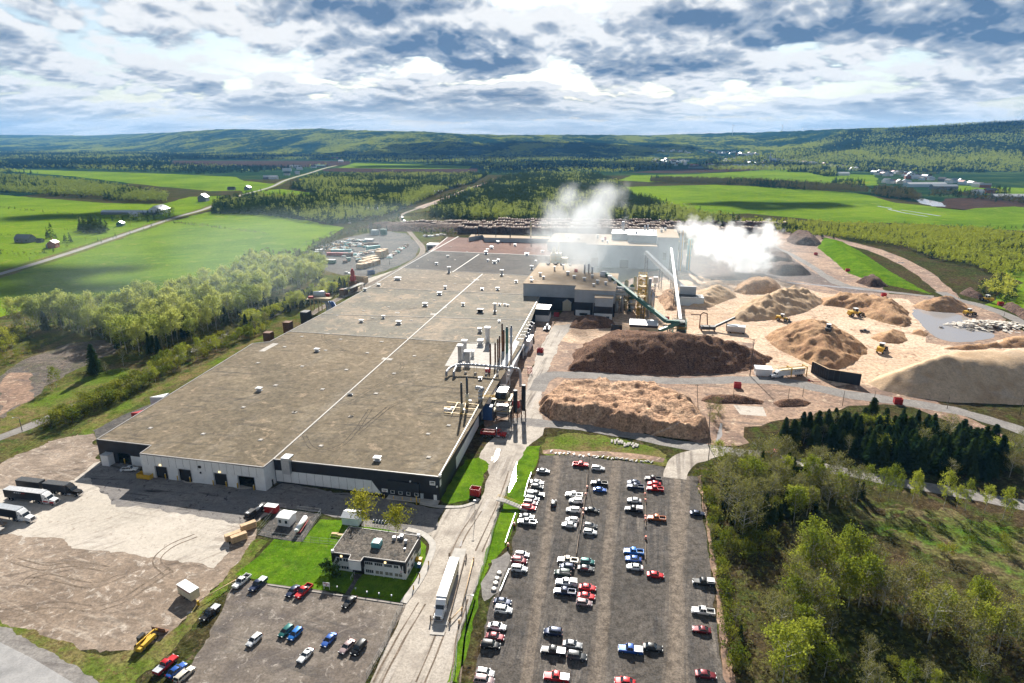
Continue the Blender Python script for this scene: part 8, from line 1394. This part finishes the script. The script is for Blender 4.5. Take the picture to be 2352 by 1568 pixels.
for k, (x, y, sx, sy, w_, ro, lb) in enumerate(((1985, 350, 60, 20, 'white_panel', 'roof_tin', 'long white barn of the distant farm hamlet'), (2015, 362, 26, 20, 'white_panel', 'roof_tin', 'white barn with round roof in the distant farm hamlet'), (1930, 372, 40, 10, 'white_panel', 'roof_tin', 'pale slanted shed in the distant farm hamlet'), (1930, 398, 24, 16, 'white_panel', 'shingle_dark', 'dark roofed house in the distant farm hamlet'), (1840, 425, 30, 22, 'white_panel', 'roof_tin', 'white farmhouse with snowy roof at the country road bend'), (1795, 425, 24, 14, 'barn_grey', 'roof_tin', 'grey shed beside the white farmhouse at the road bend'), (2155, 345, 60, 26, 'barn_grey', 'green_steel', 'big green roofed barn in the distant hamlet'), (2000, 392, 20, 14, 'white_panel', 'galv', 'small white house in the distant hamlet'), (2250, 290, 50, 24, 'brick_red', 'roof_red', 'red barn far along the country road'), (2292, 310, 30, 24, 'white_panel', 'roof_tin', 'white house beyond the red barn'), (2110, 350, 24, 20, 'white_panel', 'shingle_dark', 'white house beside the green roofed barn'))):
    house(G(zFL(x, y)), sx * .8, sy * .8, 6, R(rr.uniform(-20, 20)), w_, ro, lb, None, 'barn' if 'barn' in lb else 'house', 5)
fr = lambda x, y: Gh(zFR(x, y))
def vill(x0, y0, x1, y1, n, region, s=1.0, spread=6, tall=1.25):
    s *= 1.25; n = int(n * 1.2)
    for k in range(n):
        u = (k + rr.uniform(.2, .8)) / n; p = fr(x0 + (x1 - x0) * u + rr.uniform(-8, 8), y0 + (y1 - y0) * u + rr.uniform(-spread, spread)); w_ = rr.choice(['white_panel'] * 4 + ['cream_panel', 'barn_grey', 'brick_red', 'pale_blue']); ro = rr.choice(['roof_tin', 'shingle_dark', 'barn_grey', 'roof_red', 'roof_tin', 'galv'])
        cn = {'white_panel': 'white', 'cream_panel': 'cream', 'barn_grey': 'grey', 'brick_red': 'red', 'pale_blue': 'pale blue'}[w_]; rn = {'roof_tin': 'bright', 'shingle_dark': 'dark', 'barn_grey': 'grey', 'roof_red': 'reddish', 'galv': 'silvery'}[ro]
        house(p, rr.uniform(10, 18) * s, rr.uniform(8, 12) * s, rr.uniform(4, 6.5) * tall, rr.uniform(-.6, .6) + (PI / 2 if rr.random() < .4 else 0), w_, ro, 'small %s house with %s roof %s' % (cn, rn, region), 'village houses ' + region, z=max(0, p[2] - .8))
vill(20, 285, 260, 300, 26, 'in the dense estate at the village end', 1.0, 18); vill(280, 315, 790, 322, 22, 'along the ploughed field edge of the village', 1.1, 5); vill(500, 275, 760, 300, 20, 'around the church', 1.1, 10); vill(800, 280, 1250, 325, 30, 'along the main street below the wooded slope', 1.1, 6); vill(350, 222, 700, 245, 20, 'on the rise behind the village', 1.1, 8); vill(1400, 350, 1780, 395, 24, 'in the loose quarter beyond the copse', 1.0, 14); vill(1460, 415, 1640, 425, 6, 'beside the end of the hedge wood', 1.0, 5); vill(1840, 405, 2120, 450, 8, 'on the green fields past the sawmill sheds', 1.1, 8); vill(60, 215, 280, 230, 8, 'high on the far valley side', 1.2, 10)
for x, y, sx, sy, w_, ro, lb in ((312, 325, 60, 22, 'barn_grey', 'shingle_dark', 'long dark apartment block at the ploughed field, nearer the estate'), (408, 322, 60, 22, 'brick_red', 'shingle_dark', 'long brown apartment block at the ploughed field'), (505, 285, 45, 24, 'brick_red', 'roof_tin', 'big red hall with white roof in the village'), (1225, 370, 36, 20, 'white_panel', 'roof_tin', 'bright white barn at the dark copse'), (1735, 440, 100, 24, 'pale_blue', 'roof_tin', 'long pale blue sawmill shed at the village edge'), (1850, 455, 60, 18, 'barn_grey', 'galv', 'grey sawmill shed beside the long pale blue one'), (2290, 520, 90, 22, 'barn_grey', 'roof_tin', 'long barn with white roof near the picture edge'), (2140, 482, 24, 14, 'brick_red', 'shingle_dark', 'reddish farmhouse beside the conifer hedge'), (2060, 488, 22, 14, 'white_panel', 'roof_tin', 'white house on the road to the conifer hedge'), (400, 220, 90, 20, 'white_panel', 'roof_tin', 'long white school building on the rise')): house(fr(x, y), sx, sy, 7, R(rr.uniform(-8, 4)), w_, ro, lb, None, 'building', 4)
for x, y, lb in ((1285, 338, 'white storage dome beside another at the village edge'), (1305, 338, 'second white storage dome at the village edge')): p = fr(x, y); t = empty('storage_dome', (p[0], p[1], 0), 0, lb, 'dome'); m = MB(); [m.tube((0, 0, 13 * math.sin(k * .26)), (0, 0, 13 * math.sin((k + 1) * .26)), 13 * math.cos(k * .26), 13 * math.cos((k + 1) * .26), n=18, caps=False) for k in range(6)]; m.build('shell', M['white_paint'], t); m = MB(); m.box((0, -12.6, 2), (4, 1.5, 4)); m.build('door', M['dark_steel'], t)
p = fr(780, 292); t = empty('church', (p[0], p[1], max(0, p[2] - 1)), 0, 'grey stone church with tall pointed spire above the village', 'church'); zt = ztop((p[0], p[1]), zFR(780, 222)[1]); m = MB(); m.box((9, 6, 7), (30, 14, 14)); m.box((-8, 0, 14), (9, 9, 28)); m.build('wall', M['grey_panel'], t); m = MB(); m.gable((9, 6, 14), (30, 14), 8, 0); m.build('roof', M['galv'], t); m = MB(); m.tube((-8, 0, 28), (-8, 0, zt - p[2]), 5.5, .1, n=8, smooth=False); m.build('spire', M['galv'], t)
for k, x in enumerate((535, 840, 968, 1055)):
    p = G(zFR(x, 118), 0); Y = 6500 + k * 300; X = (zFR(x, 118)[0] - 1176) / FPX * Y * CP; zb = float(hill_z(np.array([X]), np.array([Y]))[0]); t = empty('wind_turbine', (X, Y, zb - 4), 0, ('lone wind turbine on the skyline, tallest of four', 'tiny wind turbine second along the skyline', 'tiny wind turbine third along the skyline', 'tiny wind turbine farthest along the skyline')[k], 'wind turbine', 'wind turbines on the skyline'); Hh_ = 85 - k * 8; m = MB(); m.tube((0, 0, 0), (0, 0, Hh_), 2.4, 1.4, n=8); m.build('tower', M['white_paint'], t)
    for j in range(3): a = j * 2 * PI / 3 + k; m = MB(); m.tube((0, -3, Hh_), (math.cos(a) * 38, -3, Hh_ + math.sin(a) * 38), 1.5, .3, n=5); m.build('blade', M['white_paint'], t)
# ---- the air: steam, smoke and haze
def volbox(name, label, c, size, blobs, dens, col, nscale, namp, soft, rz=0.0, cat='smoke', aniso=.3, detail=5):
    """closed box whose volume is a union of soft blobs broken up by noise (blobs in metres from the box centre)"""
    m = MB().box((0, 0, 0), size); o = tag(m.build(name, None, None, c, rz), label, cat, None, 'stuff'); mt = bpy.data.materials.new(name); h = N(nt(mt)); p = h.n('ShaderNodeTexCoord').outputs['Object']; f = None
    for x, y, z, r_ in blobs:
        d = h.n('ShaderNodeVectorMath', operation='DISTANCE'); h.l(p, d.inputs[0]); d.inputs[1].default_value = (x, y, z); v = h.math('SUBTRACT', 1.0, h.math('DIVIDE', d.outputs['Value'], r_)); f = v if f is None else h.math('MAXIMUM', f, v)
    nz = h.noise(p, nscale, detail, .6); f = h.math('ADD', f, h.math('MULTIPLY', h.math('SUBTRACT', nz, .5), namp)); f = h.math('MULTIPLY', h.ramp(f, .0, soft), dens); v = h.n('ShaderNodeVolumePrincipled'); v.inputs['Color'].default_value = (*col, 1); v.inputs['Anisotropy'].default_value = aniso; h.l(f, v.inputs['Density']); q = h.n('ShaderNodeOutputMaterial'); h.l(v.outputs[0], q.inputs[1]); o.data.materials.clear(); o.data.materials.append(mt); return o
volbox('steam', 'dense white steam billowing from the tall grey chimney', (192, 580, 30), (120, 64, 76), [(-37, 2, 10, 8), (-29, 0, 9, 12), (-18, -2, 4, 15), (-6, 3, -3, 15), (4, -3, -8, 18), (16, 0, -12, 19), (28, 2, -10, 15), (10, 4, 6, 12), (20, 0, -22, 13), (40, 0, 4, 13), (34, -4, -20, 13), (-20, 4, -8, 9)], .13, (1, 1, 1), .12, 2.5, .8, cat='steam', aniso=.25, detail=8)
volbox('smoke', 'pale smoke rising from the roof of the process hall', (58, 500, 46), (110, 90, 84), [(-2, -14, -30, 12), (-2, -8, -18, 20), (-4, 0, -6, 26), (-2, 6, 6, 27), (8, 10, 18, 23), (20, 14, 27, 17), (-20, 8, 10, 20), (-26, 4, -8, 20), (-14, 10, 26, 14)],   .05, (.95, .98, 1), .055, 2.2, .9, aniso=.1, detail=7)
volbox('smoke', 'thin smoke veil drifting over the plant and chip yard', (110, 500, 22), (300, 200, 44), [(-40, 20, 0, 75), (30, 10, -4, 80), (90, 20, -6, 60)], .0032, (.82, .94, 1), .02, 1.2, .9, aniso=.5)
volbox('smoke', 'thin bluish smoke drifting from the mill over the long wood', (-185, 450, 34), (360, 330, 64), [(-60, -60, -4, 80), (10, 10, 0, 95), (80, 90, -4, 80), (-10, -30, 4, 80)], .0010, (.75, .92, 1), .012, 1.0, .9, aniso=.5)
hz_ = MB().box((0, 9000, 268), (44000, 19000, 544)); ho = tag(hz_.build('haze', None), 'faint blue haze filling the valley air', 'haze', None, 'stuff'); mt = bpy.data.materials.new('haze'); h = N(nt(mt)); v = h.n('ShaderNodeVolumePrincipled'); v.inputs['Color'].default_value = (.20, .52, 1, 1); v.inputs['Density'].default_value = .000042; v.inputs['Anisotropy'].default_value = .0; q = h.n('ShaderNodeOutputMaterial'); h.l(v.outputs[0], q.inputs[1]); ho.data.materials.clear(); ho.data.materials.append(mt)

# ---- clouds above the frame: their shadows lie on hills and fields as in the photograph
cm = bpy.data.materials.new('cloud_white'); h = N(nt(cm)); bsdf(h, (.85, .85, .86), 1, 0, h.noise(h.pos(), .01, 5), 1, bdist=30)
def cloud(label, x, y, rx, ry, seed):
    alt = max(1500, .64 * (y + ry * .6))
    q = random.Random(seed); bm = bmesh.new()
    for k in range(16):
        a, d = q.uniform(0, 2 * PI), q.uniform(0, .8) ** .7; r_ = q.uniform(.22, .42); bmesh.ops.create_icosphere(bm, subdivisions=3, radius=1, matrix=Matrix.Translation((math.cos(a) * d * rx, math.sin(a) * d * ry, q.uniform(-20, 30))) @ Matrix.Diagonal((rx * r_, ry * r_, min(rx, ry) * .22, 1)))
    for v in bm.verts: v.co += v.normal * mnoise.fractal(v.co * (3 / min(rx, ry)), 1, 2, 4) * min(rx, ry) * .12
    me = bpy.data.meshes.new('cloud'); bm.to_mesh(me); bm.free(); me.materials.append(cm); tag(link('cloud', me, None, (x, y + (alt) / math.tan(SUN_EL_), alt)), label, 'cloud', 'cumulus clouds overhead', 'stuff')
SUN_EL_ = R(31)
for k, c in enumerate((('broad cumulus over the middle hills', 150, 4700, 1250, 900), ('cumulus over the hills behind the railway', -1300, 4300, 900, 500), ('cumulus over the valley floor woods', -1900, 2900, 1000, 200), ('cumulus over the middle of the valley', 300, 2900, 900, 330), ('cumulus over the high hill at the picture edge', 2700, 3600, 500, 300), ('small cumulus over the far meadow', 470, 1190, 150, 60), ('small cumulus over the near meadow', -430, 560, 150, 48), ('small cumulus over the meadows by the long sheds', -640, 1010, 160, 50))): cloud(c[0] + ', above the picture', *c[1:], 7 + k)
# ---------------------------------------------------------------- camera, sun, sky
cam = bpy.data.cameras.new('camera'); co = bpy.data.objects.new('camera', cam); COL.objects.link(co)
cam.sensor_fit = 'HORIZONTAL'; cam.sensor_width = 36; cam.lens = 36 * FPX / 2352; cam.clip_start = 1; cam.clip_end = 80000
co.location = (0, 0, CAM_H); co.rotation_euler = (PI / 2 - PITCH, 0, 0); S.camera = co
SUN_EL, SUN_AZ = R(31), R(0)        # sun ahead of the camera, over +Y
sl = bpy.data.lights.new('sun', 'SUN'); sl.energy = 5.0; sl.angle = R(.5); sl.color = (1, .95, .87)
so = bpy.data.objects.new('sun', sl); COL.objects.link(so); so.rotation_euler = (-(PI / 2 - SUN_EL), 0, R(0.0)); so.location = (0, 300, 400)
w = bpy.data.worlds.new('World'); S.world = w; w.use_nodes = True; w.cycles.sampling_method = 'MANUAL'; w.cycles.sample_map_resolution = 1024; t = w.node_tree; t.nodes.clear(); h = N(t)
d = h.n('ShaderNodeTexCoord').outputs['Generated']
sky = h.n('ShaderNodeTexSky', sky_type='NISHITA', sun_disc=False); sky.sun_elevation = SUN_EL; sky.sun_rotation = SUN_AZ; sky.air_density = 1.0; sky.dust_density = .6
sx = h.n('ShaderNodeSeparateXYZ'); h.l(d, sx.inputs[0]); X, Y, Z = sx.outputs
zz = h.math('POWER', h.math('MAXIMUM', h.math('ADD', Z, .06), .02), .6)     # tall clouds over a curved earth: gentler foreshortening
cx = h.math('DIVIDE', X, zz); cy = h.math('DIVIDE', h.math('MAXIMUM', Y, -1.0), zz)
def cvec(dx, dy, k=1.0):
    o = h.n('ShaderNodeCombineXYZ'); h.l(h.math('MULTIPLY', h.math('ADD', cx, dx), k), o.inputs[0]); h.l(h.math('MULTIPLY', h.math('ADD', cy, dy), k), o.inputs[1]); o.inputs[2].default_value = CLOUD_SEED; return o.outputs[0]
CLOUD_SEED = 2.2
def cl(v): return h.noise(v, 1.7, 8, .55, .1)
def pvec(dx, dy):
    o = h.n('ShaderNodeCombineXYZ'); h.l(h.math('ADD', h.math('DIVIDE', h.math('MULTIPLY', X, 1.6), h.math('POWER', zz, .35)), dx), o.inputs[0]); h.l(h.math('ADD', h.math('MULTIPLY', cy, .5), dy), o.inputs[1]); o.inputs[2].default_value = 1.3; return o.outputs[0]
def warp(dx, dy):                                         # billowing lumps: folded noise, three octaves
    v, f = pvec(dx, dy), None
    for sc, am in ((3.2, 1.5), (7.5, .8), (17, .45), (36, .25)):
        q = h.math('MULTIPLY', h.math('ABSOLUTE', h.math('SUBTRACT', h.noise(v, sc, 0, .5, .3), .5)), am); f = q if f is None else h.math('ADD', f, q)
    return f
pf = lambda v: v
n0 = cl(cvec(0, 0)); n1 = cl(cvec(.0, -.13)); n2 = h.noise(cvec(3, 9), .55, 3, .5); p0 = pf(warp(0, 0)); p1 = pf(warp(.01, -.045))
dens = h.math('ADD', h.math('ADD', n0, h.math('MULTIPLY', h.math('SUBTRACT', n2, .5), .7)), h.math('MULTIPLY', h.math('SUBTRACT', p0, .36), .36))
cover = h.ramp(dens, .31, .40)
thick = h.ramp(dens, .40, .63)                            # thick cores are grey, thin rims glow
relief = h.math('ADD', h.math('MULTIPLY', h.math('SUBTRACT', n0, n1), 2.6), h.math('MULTIPLY', h.math('SUBTRACT', p0, p1), 2.3))   # sides towards the sun are brighter
lit = h.math('ADD', h.math('SUBTRACT', .86, h.math('MULTIPLY', thick, .74)), relief, True)
ccol = h.mix(h.ramp(lit, -.15, .45), (.022, .060, .130), (.165, .195, .24)); ccol = h.mix(h.ramp(lit, .34, 1.0), ccol, (.44, .44, .44))
low = h.ramp(Z, .005, .075, 1, 0)
ccol = h.mix(h.math('MULTIPLY', low, .55), ccol, (.52, .51, .48))
cover = h.math('MAXIMUM', cover, h.math('MULTIPLY', low, .9)); over = h.ramp(Z, .20, .40)                                # heavier, greyer cloud overhead and behind
ccol = h.mix(over, ccol, (.095, .105, .125)); ccol = h.mix(h.math('MULTIPLY', h.ramp(Y, .35, -.3), .8), ccol, (.13, .145, .17))
bg = h.n('ShaderNodeVectorMath', operation='SCALE'); h.l(sky.outputs[0], bg.inputs[0]); bg.inputs[3].default_value = .05
col = h.mix(h.math('MULTIPLY', cover, .97), bg.outputs[0], ccol)
b = h.n('ShaderNodeBackground'); h.l(col, b.inputs[0]); b.inputs[1].default_value = 1.0
o = h.n('ShaderNodeOutputWorld'); h.l(b.outputs[0], o.inputs[0])
S.view_settings.view_transform = 'Standard'; S.view_settings.look = 'None'; S.view_settings.exposure = 1.15; S.view_settings.gamma = 1.0
S.render.engine = 'CYCLES'; S.cycles.use_denoising = True; S.cycles.max_bounces = 5; S.cycles.diffuse_bounces = 3; S.cycles.glossy_bounces = 2; S.cycles.transmission_bounces = 2; S.cycles.volume_bounces = 4
S.cycles.use_adaptive_sampling = True; S.cycles.adaptive_threshold = .02; S.cycles.sample_clamp_indirect = 4
